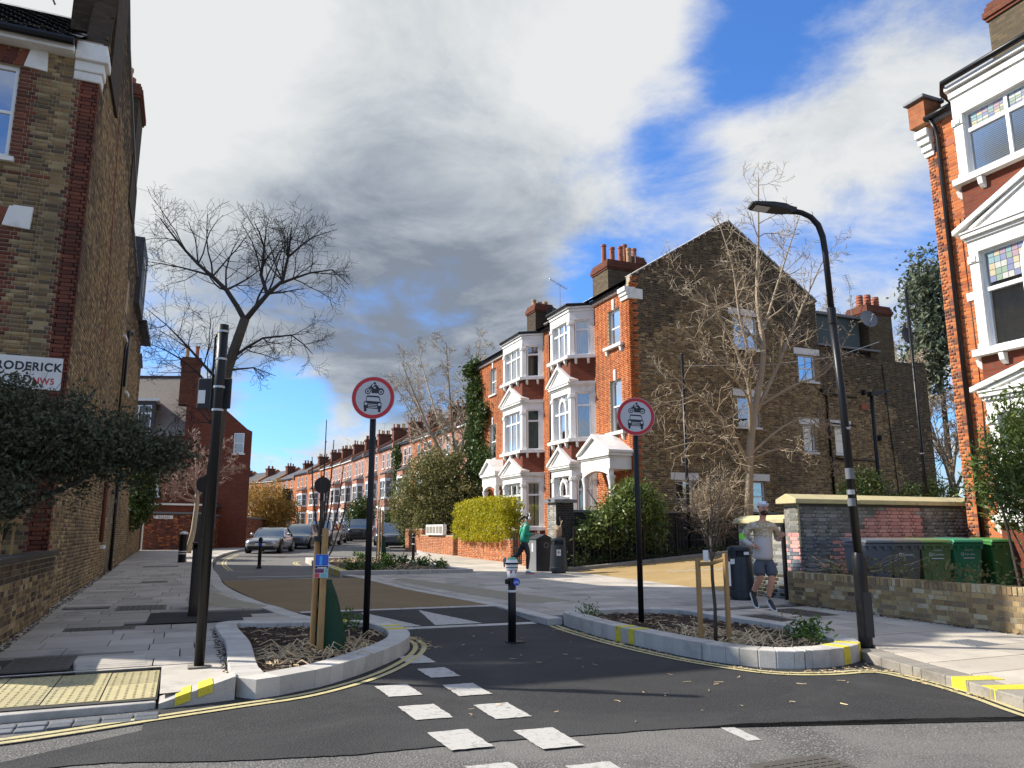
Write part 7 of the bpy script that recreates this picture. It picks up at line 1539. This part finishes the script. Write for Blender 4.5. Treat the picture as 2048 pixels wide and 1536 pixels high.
shrub('terrace_ivy','ivy climbing the terrace front below a chimney',[(20.9,82.0,5.5,.3,1.2,3.8,3600),(20.9,82.3,9.6,.35,1.4,1.4,1500)],'ivy',.15,17,cat='climber',clump=.25,shell=.3)
# dry bush and right sapling twigs
t=thing('dry_bush','straw coloured bare bush behind the railings beside the pale tree','shrub',(17.6,23.2,gz(23)+.6)); rn=random.Random(8); mb=MB(); Cd=dict(CF,levels=4,kids=(5,4,3,0),rmin=.006,wob=(.1,.25,.4,.5))
for i in range(34):
    a=rn.uniform(0,6.28); grow(mb,(rn.uniform(-.25,.25),rn.uniform(-.2,.2),0),(math.cos(a)*.42,math.sin(a)*.3,1),rn.uniform(1.5,2.7),.016,1,rn,dict(Cd,kids=(0,9,4,0),start=(0,.35,.1,0)))
mb.obj('twigs',M['twig_l'],t)
par=[o for o in bpy.data.objects if o.name.startswith('sapling') and 'spray' in o.get('label','')][0]
mb=MB(); rn=random.Random(17); Cp=dict(CF,kids=(0,5,0,0),levels=3,rmin=.0026,seg=(4,5,3,3))
for i in range(9):
    a=i*2.4; grow(mb,(0,0,1.0+.04*i),(math.cos(a)*.38,math.sin(a)*.38,1),rn.uniform(.5,1.15),.008,1,rn,Cp)
mb.obj('crown',M['twig'],par)
# ---------------------------------------------------------------- parked cars
CARG='cars parked along the side street'
def loft(mb,secs,mi=0):
    n=len(secs[0]); b=len(mb.v)
    for s in secs: mb.v+=[tuple(p) for p in s]
    for i in range(len(secs)-1):
        for k in range(n):
            k2=(k+1)%n; mb.f.append((b+i*n+k,b+i*n+k2,b+(i+1)*n+k2,b+(i+1)*n+k)); mb.mi.append(mi)
    mb.f.append(tuple(b+k for k in range(n))[::-1]); mb.f.append(tuple(b+(len(secs)-1)*n+k for k in range(n))); mb.mi+=[mi,mi]
def car(name,label,x,y,deg,col,L=4.3,W=1.78,H=1.45,belt=.92,hood=.85,nose=.70,a=(.28,.40,.80,.97),wb=(.19,.80),wr=.32,tail=.9,plate='',soft=False,kid=False,boxy=False,round_=False,light=None,roofcol=None,metal=.55):
    s=thing(name,label,'car',(x,y,gz(y)),math.radians(-deg),group=CARG)
    pt=car_paint('paint_'+label[:18].replace(' ','_'),col,metal); Y=lambda t:(t-.5)*L; w=W/2; low=.2
    # lower body: stations front to rear (t, top z, half width, bottom z)
    st=[(0.0,nose-.12,w*.66,.34),(.012,nose,w*.80,.28),(.06,nose+.06 if not boxy else hood,w*.93,.2),(.16,(nose+hood)/2+.03 if not boxy else hood+.01,w*.985,low),(a[0],hood+.02,w,low),(a[1],belt,w,low),(.62,belt+.01,w,low),(.80,belt,w*.995,low),(.93,belt*tail+.02 if a[3]<.95 else belt,w*.95,.26),(.985,belt*tail-.04,w*.86,.32),(1.0,belt*tail-.16,w*.74,.4)]
    secs=[]
    for t,zt,hw,zb in st:
        zm=zb+(zt-zb)*.55; c=.05
        half=[(0,zt+.025),(hw*.55,zt+.015),(hw*.86,zt-.02),(hw*.985,zt-.13),(hw,zm),(hw*.985,zb+.16),(hw*.93,zb+.02),(hw*.6,zb)]
        secs.append([(px,Y(t),pz) for px,pz in half]+[(-px,Y(t),pz) for px,pz in half[::-1][:-1]])
    mb=MB(); loft(mb,secs); b=mb.obj('body',pt,s,smooth=True); m=b.modifiers.new('sub','SUBSURF'); m.levels=m.render_levels=2
    # glasshouse
    ya,yb,yc,yd=[Y(t) for t in a]; wb_,wt=w*.93,w*(.70 if not boxy else .84); hb=belt-.04; 
    g=MB(); sec=[]
    for (yy,zz_,ww) in((ya,hood+.0,wb_*.94),(ya+(yb-ya)*.5,(hood+H)/2+.02,(wb_+wt)/2),(yb,H-.035,wt),((yb+yc)/2,H-.01,wt*1.02),(yc,H-.05,wt*.97),(yd,hb+.02,wb_*.86)):
        sec.append([(ww,yy,zz_),(ww*.7,yy,zz_+.02),(-ww*.7,yy,zz_+.02),(-ww,yy,zz_),(-wb_,yy,hb-.05),(wb_,yy,hb-.05)])
    loft(g,sec); gl=g.obj('glasshouse',M['car_glass'],s,auto=True)
    r=MB(); rs=[]
    for t in(0,.15,.5,.85,1.0):
        yy=yb-.04+(yc-yb+.1)*t; zz_=H-.035+.05*math.sin(math.pi*min(1,max(0,.15+.7*t)))-.02*(t>.9); ww=wt*(1.03-.04*abs(t-.5)); rs.append([(ww,yy,zz_-.035),(ww*.8,yy,zz_+.0),(-ww*.8,yy,zz_+.0),(-ww,yy,zz_-.035),(-ww,yy,zz_-.07),(ww,yy,zz_-.07)])
    loft(r,rs); ro=r.obj('roof',M['softtop'] if soft else (roofcol or pt),s,smooth=True); m=ro.modifiers.new('sub','SUBSURF'); m.levels=m.render_levels=1
    for sx in(-1,1):   # pillars
        MB().tube([(sx*wb_*.95,ya+.02,hood),(sx*(wb_+wt)/2*1.005,ya+(yb-ya)*.5,(hood+H)/2),(sx*wt*1.01,yb,H-.05)],.035,6).obj('pillar',pt,s); MB().tube([(sx*wt*.99,yc,H-.06),(sx*wb_*.88,yd,hb+.02)],.05 if not soft else .04,6).obj('pillar',M['softtop'] if soft else pt,s)
        ym=(yb+yc)/2+.05
        if not soft: MB().tube([(sx*wt*1.03,ym,H-.06),(sx*wb_*1.0,ym,hb)],.03,6).obj('pillar',M['blackm'],s)
        mir=MB(); mir.lathe([(.02,-.06),(.07,-.05),(.085,0),(.07,.06),(.02,.07)],(sx*(w+.07),ya+.28,hood+.14),10,sx=1.1,sy=.6); mir.obj('wing_mirror',pt,s,smooth=True)
        # lamps
        if round_: MB().lathe([(.0001,0),(.10,0),(.11,.03)],(0,0,0),16).obj('headlight',M['lamp'],s,(sx*w*.66,Y(.025),nose-.03)).rotation_euler=(math.radians(75),0,0)
        else:
            h=MB(); h.add([(sx*w*.46,Y(.012)-.01,nose-.06),(sx*w*.86,Y(.05)-.01,nose-.02),(sx*w*.90,Y(.06)-.01,nose-.14),(sx*w*.5,Y(.010)-.012,nose-.15)],[(0,1,2,3)]); h.obj('headlight',M['lamp'],s)
        for t in wb:
            wh=MB(); yy=Y(t); wh.tube([(sx*(w-.17),yy,wr),(sx*(w-.02),yy,wr),(sx*(w+.004),yy,wr)],[wr,wr,wr*.93],22); wh=wh.obj('wheel',M['rubber'],s)
            rm=MB(); rr=wr*.66
            rm.tube([(sx*(w-.01),yy,wr),(sx*(w+.008),yy,wr)],[rr*.98,rr],22); rm=rm.obj('rim',M['chrome'] if not boxy else M['blackm'],wh)
            for k in range(5):
                an=2*math.pi*(k+.5)/5; MB().tube([(sx*(w+.009),yy+rr*.58*math.cos(an),wr+rr*.58*math.sin(an)),(sx*(w+.0105),yy+rr*.58*math.cos(an),wr+rr*.58*math.sin(an))],rr*.25,8).obj('rim_gap',M['rubber'],wh)
            MB().tube([(sx*(w-.2),yy,wr+.02),(sx*(w-.012),yy,wr+.02)],wr*1.16,22).obj('wheel_arch',M['rubber'],s)
    # front: grille, lower intake, plate
    yf=Y(0)-.012
    if kid:
        for sx in(-1,1): MB().lathe([(.0001,0),(.11,0),(.125,.02)],(0,0,0),14,sx=1.35,sy=.6).obj('grille',M['rubber'],s,(sx*.15,yf+.03,nose-.16)).rotation_euler=(math.radians(82),0,0)
        for sx in(-1,1): MB().lathe([(.125,0),(.135,.012),(.125,.02)],(0,0,0),14,sx=1.35,sy=.6).obj('grille_surround',M['chrome'],s,(sx*.15,yf+.035,nose-.16)).rotation_euler=(math.radians(82),0,0)
    elif not round_:
        gr=MB(); gr.bx(-w*.42,w*.42,yf-.005,yf+.05,nose-.26,nose-.06); gr.obj('grille',M['rubber'],s,bevel=.03)
        for k in range(3): MB().bx(-w*.4,w*.4,yf-.009,yf-.004,nose-.24+k*.07,nose-.225+k*.07).obj('grille_bar',M['chrome'],s)
    MB().bx(-w*.72,w*.72,yf+.005,yf+.09,.26,.36).obj('air_intake',M['rubber'],s,bevel=.02); MB().bx(-w*.8,w*.8,yf+.06,yf+.3,.17,.25).obj('bumper_lip',M['blackm'],s,bevel=.02)
    if plate:
        p=MB().bx(-.26,.26,yf-.014,yf-.004,.40,.51).obj('number_plate',M['paper'],s); text(plate,.095,M['signk'],p,FR((0,yf-.0145,0),(1,0),(0,-1)),0,.001,.42,ext=.0004,align='CENTER')
    return s
M['car_glass']=pm('car_glass',(.20,.235,.245),.05,.1,3,metal=.75,spec=.8,coat=.6); M['softtop']=pm('soft_top',(.012,.012,.014),.8,.2,20); M['lamp']=pm('lamp_glass',(.45,.47,.5),.1,.15,20,metal=.3,coat=1.)
car('parked_car','silver grey open-top roadster with black soft roof by the red wall',4.25,43.2,20,(.36,.37,.38),4.1,1.80,1.29,.86,.80,.66,(.40,.52,.72,.88),(.2,.80),.33,.92,'YK07 KTV',soft=True,kid=True)
car('parked_car','dark grey hatchback parked behind the roadster',6.7,49.3,22,(.16,.17,.18),4.3,1.80,1.46,.95,.90,.74,(.25,.40,.84,.99),plate='')
car('parked_car','white sport utility car parked behind the dark grey hatchback',8.9,55.2,24,(.55,.57,.60),4.5,1.86,1.66,1.08,1.02,.88,(.24,.37,.88,.99),wr=.36,metal=.2)
car('parked_car','pale silver car parked third behind the roadster',10.5,61.0,20,(.45,.47,.5),4.3,1.8,1.48,.95,.9,.75,metal=.4); car('parked_car','white car parked beside the signal post',11.9,67.2,15,(.6,.61,.62),4.2,1.78,1.5,.95,.9,.75,metal=.1); car('parked_car','light blue-grey car far along the left kerb',13.0,73.5,12,(.35,.40,.45),4.2,1.78,1.48,.95,.9,.75); car('parked_car','dark car farthest along the left kerb',13.8,80,8,(.05,.055,.06),4.3,1.78,1.48,.95,.9,.75)
car('parked_car','small rounded dark grey city car parked by the end of the orange wall',12.45,48.9,20,(.13,.14,.15),3.6,1.64,1.49,.98,.93,.78,(.22,.36,.80,.99),(.17,.83),.29,.92,'',round_=True)
car('parked_car','blue-grey car parked behind the small city car',13.3,54.6,16,(.16,.19,.22),4.2,1.76,1.55,.98,.93,.78)
car('parked_car','black square off-road vehicle facing down the street',13.7,66.2,17,(.012,.012,.014),4.2,1.85,1.85,1.12,1.10,1.02,(.34,.40,.93,.985),(.16,.80),.40,1.0,'',boxy=True,metal=.2)
car('parked_car','low black sports saloon parked beyond the off-road vehicle',14.6,72.6,14,(.018,.02,.023),4.6,1.85,1.38,.9,.86,.7,metal=.3); car('parked_car','silver and dark sport utility car parked beyond the black saloon',15.6,80.5,10,(.2,.21,.22),4.6,1.9,1.68,1.08,1.0,.88,(.24,.37,.88,.99),wr=.36)
# ---------------------------------------------------------------- people
def skinned(name,parent,chains,mat,sub=2,smooth=True):
    """chains: lists of (x,y,z,r[,r2]); points closer than 1 mm are shared, so chains join into one surface"""
    me=bpy.data.meshes.new(name); bm=bmesh.new(); lay=bm.verts.layers.skin.verify(); seen=[]
    def vert(p):
        q=Vector(p[:3])
        for w,v in seen:
            if (w-q).length<.001: return v
        v=bm.verts.new(q); v[lay].radius=(p[3],p[4] if len(p)>4 else p[3]); seen.append((q,v)); return v
    for c in chains:
        vs=[vert(p) for p in c]
        for a,b in zip(vs,vs[1:]):
            if bm.edges.get((a,b)) is None: bm.edges.new((a,b))
    # one root for every loose chain
    done=set()
    for w,v in seen:
        if v in done: continue
        v[lay].use_root=True; st=[v]
        while st:
            x=st.pop()
            if x in done: continue
            done.add(x); st+= [e.other_vert(x) for e in x.link_edges]
    bm.to_mesh(me); bm.free(); me.materials.append(mat); o=link(name,me,parent)
    m=o.modifiers.new('skin','SKIN'); m.use_smooth_shade=True; m.branch_smoothing=.6
    m=o.modifiers.new('sub','SUBSURF'); m.levels=m.render_levels=sub; return o
def hand(w,d,side,out,curl=.7,s=1.):
    """palm and five fingers from the wrist w along direction d; out = palm normal, side = towards the thumb"""
    w=Vector(w); d=Vector(d).normalized(); side=(Vector(side)-d*d.dot(Vector(side))).normalized(); out=d.cross(side)*(1 if out>0 else -1); ch=[]
    pal=w+d*.05*s; kn=w+d*.088*s
    ch.append([(*w,.024*s),(*pal,.03*s,.018*s),(*kn,.032*s,.016*s)])
    for i,(o_,l) in enumerate(((.027,.070),(.009,.078),(-.009,.072),(-.027,.058))):
        p0=kn+side*o_*s-d*.015*s; p=p0; dd=d; c=[(*p,.0095*s)]
        for k in range(3):
            a=curl*(.5+.5*k); dd=(d*math.cos(a)+out*math.sin(a)); p=p+dd*l*s/3*1.15; c.append((*p,(.009,.0085,.007)[k]*s))
        ch.append(c)
    t0=w+d*.03*s+side*.02*s; ch.append([(*t0,.012*s),(*(t0+(d*.6+side*.7+out*.3).normalized()*.035*s),.011*s),(*(t0+(d*.6+side*.6+out*.3).normalized()*.035*s+(d*.9+side*.1+out*.5).normalized()*.032*s),.009*s)])
    return ch
def ellip(name,parent,c,r,mat,seg=(16,10),rot=None,smooth=True):
    bm=bmesh.new(); bmesh.ops.create_uvsphere(bm,u_segments=seg[0],v_segments=seg[1],radius=1); me=bpy.data.meshes.new(name)
    for v in bm.verts: v.co=Vector((v.co.x*r[0],v.co.y*r[1],v.co.z*r[2]))
    if rot: bmesh.ops.rotate(bm,verts=bm.verts,matrix=rot)
    bm.to_mesh(me); bm.free(); me.materials.append(mat); me.shade_smooth() if smooth else None
    return link(name,me,parent,c)
skin=pm('skin',(.62,.31,.20),.5,.08,12); skin2=pm('skin_woman',(.55,.28,.19),.5,.08,12); hairb=pm('dark_hair',(.025,.012,.009),.6,.3,40)  # skin2: the woman's own, slightly darker skin tone
def face(parent,c,fwd,up,s,beard=None):
    """nose, eyes, brows, mouth, ears on a head centred at c"""
    f=Vector(fwd).normalized(); u=Vector(up).normalized(); r=f.cross(u); c=Vector(c); P=lambda a,b,d:c+r*a*s+u*b*s+f*d*s
    R3=Matrix((r,f,u)).transposed()
    for sx in(-1,1):
        ellip('eye',parent,P(sx*.032,.012,.082),(.012*s,.008*s,.007*s),M['signk'],(8,6),R3); ellip('eyebrow',parent,P(sx*.033,.032,.085),(.02*s,.008*s,.005*s),hairb,(8,6),R3); ellip('ear',parent,P(sx*.078,.0,-.005),(.012*s,.022*s,.032*s),skin,(8,6),R3)
    ellip('mouth',parent,P(0,-.058,.083),(.024*s,.01*s,.006*s),pm('lips',(.30,.10,.08),.5,.1,10) if 'lips' not in MATS else MATS['lips'],(8,6),R3)
def shoe(parent,heel,toe,up,mat,sole,s=1.):
    h,t,u=Vector(heel),Vector(toe),Vector(up).normalized(); d=(t-h); L=d.length; d.normalize(); u=(u-d*u.dot(d)).normalized(); r=d.cross(u); P=lambda a,b,c:h+d*a*L+r*b+u*c
    mb=MB(); secs=[]
    for a,w,z in((-.04,.022,.055),(.05,.034,.085),(.3,.036,.09),(.55,.042,.062),(.8,.043,.045),(.97,.03,.03),(1.03,.012,.018)):
        secs.append([P(a,-w,.02),P(a,-w*.95,z*.7),P(a,-w*.4,z),P(a,w*.4,z),P(a,w*.95,z*.7),P(a,w,.02)])
    loft(mb,secs); o=mb.obj('shoe',mat,parent,smooth=True); m=o.modifiers.new('sub','SUBSURF'); m.levels=m.render_levels=1
    mb=MB(); secs=[]
    for a,w in((-.06,.026),(.05,.038),(.5,.042),(.8,.046),(.98,.033),(1.05,.014)): secs.append([P(a,-w,-.005),P(a,-w,.026),P(a,w,.026),P(a,w,-.005)])
    loft(mb,secs); mb.obj('sole',sole,o)
# ---- man running towards the camera on the right pavement; local x to the viewer's right, -y towards the viewer
mz=gz(10.8)+PZ
man=thing('person','person in pale patterned running top and grey shorts with white cap on the right pavement','person',(9.18,10.77,mz),math.radians(-22.7))
H0=(.03,-.03,1.735)
bodyc=[[(-.02,.0,.96,.08,.075),(-.01,.0,1.12,.085,.08),(.0,.0,1.30,.09,.085),(.0,.01,1.47,.075,.07),(.015,.0,1.56,.056),(.022,-.01,1.63,.056),(.03,-.025,1.70,.078,.085),(.03,-.03,1.77,.082,.092),(.03,-.02,1.83,.07,.078)],
 [(.0,.01,1.47,.075,.07),(-.19,.02,1.475,.062),(-.27,.05,1.36,.05),(-.31,.08,1.23,.042),(-.26,-.02,1.17,.036),(-.20,-.12,1.12,.028)],
 [(.0,.01,1.47,.075,.07),(.19,.02,1.475,.062),(.27,.07,1.36,.05),(.29,.12,1.24,.042),(.28,.0,1.24,.036),(.265,-.11,1.26,.028)],
 [(-.02,.0,.96,.08,.075),(-.10,.0,.88,.075),(-.10,-.05,.74,.08),(-.095,-.07,.63,.06),(-.125,.04,.50,.058),(-.15,.14,.40,.045),(-.16,.19,.33,.034)],
 [(-.02,.0,.96,.08,.075),(.075,.0,.88,.075),(.085,-.07,.74,.08),(.085,-.10,.61,.06),(.07,-.05,.46,.058),(.055,-.0,.34,.045),(.05,.02,.25,.034)]]
bodyc+=hand((-.20,-.12,1.12),(.55,-.7,-.35),(.2,-.2,.9),1,.9)+hand((.265,-.11,1.26),(-.1,-.75,.35),(-.5,0,.8),-1,1.1)
body=skinned('body',man,bodyc,skin)
tp=pm('pale_running_top',(.50,.46,.42),.8,.06,6)
def camo():
    m,t,b=newmat('sand_pattern_top'); pos=t.n('ShaderNodeTexCoord').outputs['Object']; sp=t.n('ShaderNodeSeparateXYZ'); t.l(pos,sp.inputs[0])
    mp=t.n('ShaderNodeMapping'); mp.inputs['Scale'].default_value=(5,5,11); mp.inputs['Rotation'].default_value=(0,.5,0); t.l(pos,mp.inputs[0]); n=t.noise(mp.outputs[0],1.6,3,.5,.8)
    c=t.ramp(n,[(.36,(.50,.42,.28)),(.5,(.34,.22,.09)),(.56,(.58,.53,.43)),(.7,(.42,.32,.17))]); z=t.rng(sp.outputs[2],1.24,1.30); c=t.mix(z,(.54,.50,.47),c); t.l(c,b.inputs['Base Color']); b.inputs['Roughness'].default_value=.85; return m
top=skinned('running_top',man,[[(-.02,.0,.87,.19,.175),(-.015,.0,.96,.195,.175),(-.01,.0,1.12,.19,.175),(.0,.0,1.30,.195,.175),(.0,.01,1.45,.14,.125),(.015,.0,1.555,.068)],[(.0,.01,1.45,.14,.125),(-.19,.02,1.475,.082),(-.27,.05,1.36,.07),(-.315,.08,1.23,.06),(-.255,-.03,1.165,.048),(-.215,-.10,1.13,.042)],[(.0,.01,1.45,.14,.125),(.19,.02,1.475,.082),(.275,.07,1.36,.07),(.295,.12,1.24,.06),(.28,.0,1.24,.048),(.268,-.085,1.255,.042)]],camo())
sh_=skinned('shorts',man,[[(-.02,.0,1.02,.15,.13),(-.02,0,.91,.16,.14)],[(-.02,0,.91,.16,.14),(-.105,-.01,.83,.12),(-.11,-.05,.72,.115),(-.10,-.07,.61,.105)],[(-.02,0,.91,.16,.14),(.08,-.01,.83,.12),(.092,-.07,.72,.115),(.09,-.095,.60,.105)]],pm('grey_marl_shorts',(.085,.095,.115),.9,.2,60))
for p,q in(((-.155,.15,.40),(-.162,.20,.315)),((.053,.005,.33),(.05,.022,.24))): skinned('sock',man,[[(*p,.049),(*q,.043)]],M['signk'],1)
shm=pm('dark_running_shoe',(.035,.032,.03),.7,.2,20); shoe(man,(-.17,.25,.31),(-.135,.10,.08),(0,-.8,.5),shm,M['paper']); shoe(man,(.045,.06,.185),(.09,-.13,.045),(0,.3,1),shm,M['paper'])
ellip('beard',man,(.03,-.055,1.685),(.066,.066,.052),hairb); ellip('hair',man,(.03,.0,1.78),(.088,.09,.07),hairb)
face(man,(.03,-.03,1.745),(.12,-1,0),(0,0,1),1.,True); ellip('nose',man,(.04,-.135,1.735),(.014,.022,.024),skin)
cap_=pm('white_cap',(.70,.72,.74),.8,.05,6); ellip('cap',man,(.03,-.02,1.825),(.096,.102,.062),cap_); ellip('cap_peak',man,(.04,-.125,1.825),(.062,.045,.012),cap_); ellip('cap_badge',man,(.075,-.118,1.85),(.02,.008,.01),M['signk'],(8,6))
MB().lathe([(.064,0),(.064,.10)],(0,0,0),14).obj('arm_band',pm('neon_green',(.25,.85,.06),.5,.05,5),man,(-.317,.077,1.235)).rotation_euler=(.0,.0,0)
# ---- woman running along the pavement; local x forward, y to her left
wz=gz(21.4)+PZ
wo=thing('person','person with ponytail and headphones running in green jacket and black leggings beside the bins','person',(9.53,21.4,wz),math.radians(-22.7)); wo.scale=(1.06,1.06,1.06)
HC=(.0,.0,1.535)
wb_c=[[(-.15,0,.92,.065,.065),(-.13,0,1.05,.06,.06),(-.11,0,1.2,.065,.065),(-.10,0,1.33,.055,.055),(-.065,0,1.41,.045),(-.045,0,1.46,.045),(-.015,0,1.51,.075,.068),(.0,0,1.56,.085,.072),(-.01,0,1.61,.07,.062)],
 [(-.10,0,1.33,.055,.055),(-.11,-.15,1.335,.042),(-.15,-.20,1.20,.042),(-.13,-.21,1.10,.036),(-.01,-.20,1.09,.032),(.11,-.17,1.11,.024)],
 [(-.10,0,1.33,.055,.055),(-.11,.15,1.335,.042),(-.22,.19,1.22,.042),(-.26,.19,1.12,.036),(-.16,.17,1.06,.032),(-.06,.14,1.05,.024)],
 [(-.15,0,.92,.065,.065),(-.15,-.085,.86,.07),(-.09,-.085,.70,.078),(-.05,-.085,.53,.057),(-.06,-.08,.40,.055),(-.07,-.08,.25,.042),(-.075,-.08,.12,.033)],
 [(-.15,0,.92,.065,.065),(-.16,.085,.86,.07),(-.24,.085,.68,.078),(-.32,.085,.53,.057),(-.43,.085,.47,.055),(-.54,.085,.42,.042),(-.62,.085,.385,.033)]]
wb_c+=hand((.11,-.17,1.11),(1,.3,.05),(0,.3,1),1,.8,.9)+hand((-.06,.14,1.05),(1,-.2,.1),(0,-.2,1),-1,.8,.9)
skinned('body',wo,wb_c,skin2)
gm2=pm('green_jacket',(.0,.27,.165),.55,.1,8,bump=.4,bs=12)
jk=[[(-.155,0,.83,.15,.15),(-.15,0,.93,.15,.15),(-.13,0,1.07,.14,.14),(-.11,0,1.2,.145,.145),(-.10,0,1.325,.115,.115),(-.065,0,1.425,.062)],[(-.10,0,1.325,.115,.115),(-.11,-.14,1.32,.085),(-.15,-.205,1.20,.066),(-.135,-.215,1.09,.058),(-.01,-.20,1.085,.05),(.085,-.178,1.105,.04)],[(-.10,0,1.325,.115,.115),(-.11,.14,1.32,.085),(-.22,.195,1.22,.066),(-.265,.19,1.11,.058),(-.16,.17,1.055,.05),(-.08,.145,1.048,.04)]]
skinned('jacket',wo,jk,gm2); skinned('gloves',wo,[[(.09,-.176,1.108,.036),(.15,-.155,1.108,.04)],[(-.075,.143,1.05,.036),(-.02,.13,1.05,.04)]],M['signk'],1)
lg=pm('black_leggings',(.014,.014,.017),.55,.2,10); skinned('leggings',wo,[[(-.15,0,.98,.12,.12),(-.15,0,.88,.13,.13)],[(-.15,0,.88,.13,.13),(-.15,-.085,.84,.102),(-.09,-.085,.70,.088),(-.05,-.085,.53,.066),(-.06,-.08,.40,.063),(-.07,-.08,.25,.05),(-.075,-.08,.13,.041)],[(-.15,0,.88,.13,.13),(-.16,.085,.84,.102),(-.24,.085,.68,.088),(-.32,.085,.53,.066),(-.43,.085,.47,.063),(-.54,.085,.42,.05),(-.61,.085,.388,.041)]],lg)
bs=pm('sky_blue_shoe',(.10,.42,.58),.6,.2,15); rs_=pm('coral_sole',(.55,.14,.12),.6,.1,10); shoe(wo,(-.12,-.08,.02),(.12,-.08,.012),(0,0,1),bs,rs_); shoe(wo,(-.66,.085,.43),(-.71,.085,.19),(-1,0,.2),bs,rs_)
ellip('hair',wo,(-.04,0,1.575),(.092,.082,.088),hairb); skinned('ponytail',wo,[[(-.10,0,1.585,.03),(-.16,.0,1.575,.042),(-.22,.01,1.545,.042),(-.28,.02,1.50,.03),(-.32,.02,1.465,.01)]],hairb,2)
face(wo,(.005,0,1.54),(1,0,-.05),(0,0,1),.92); ellip('nose',wo,(.098,0,1.53),(.02,.012,.02),skin2)
hp=M['paper']; bmh=MB(); bmh.tube([(-.01+.0*math.cos(a),.092*math.cos(a),1.55+.125*math.sin(a)) for a in[math.pi*i/10 for i in range(11)]],.012,6); hb_=bmh.obj('headphones',hp,wo,smooth=True)
for sy_ in(-1,1): ellip('ear_cup',hb_,(-.01,sy_*.088,1.535),(.04,.022,.045),hp)
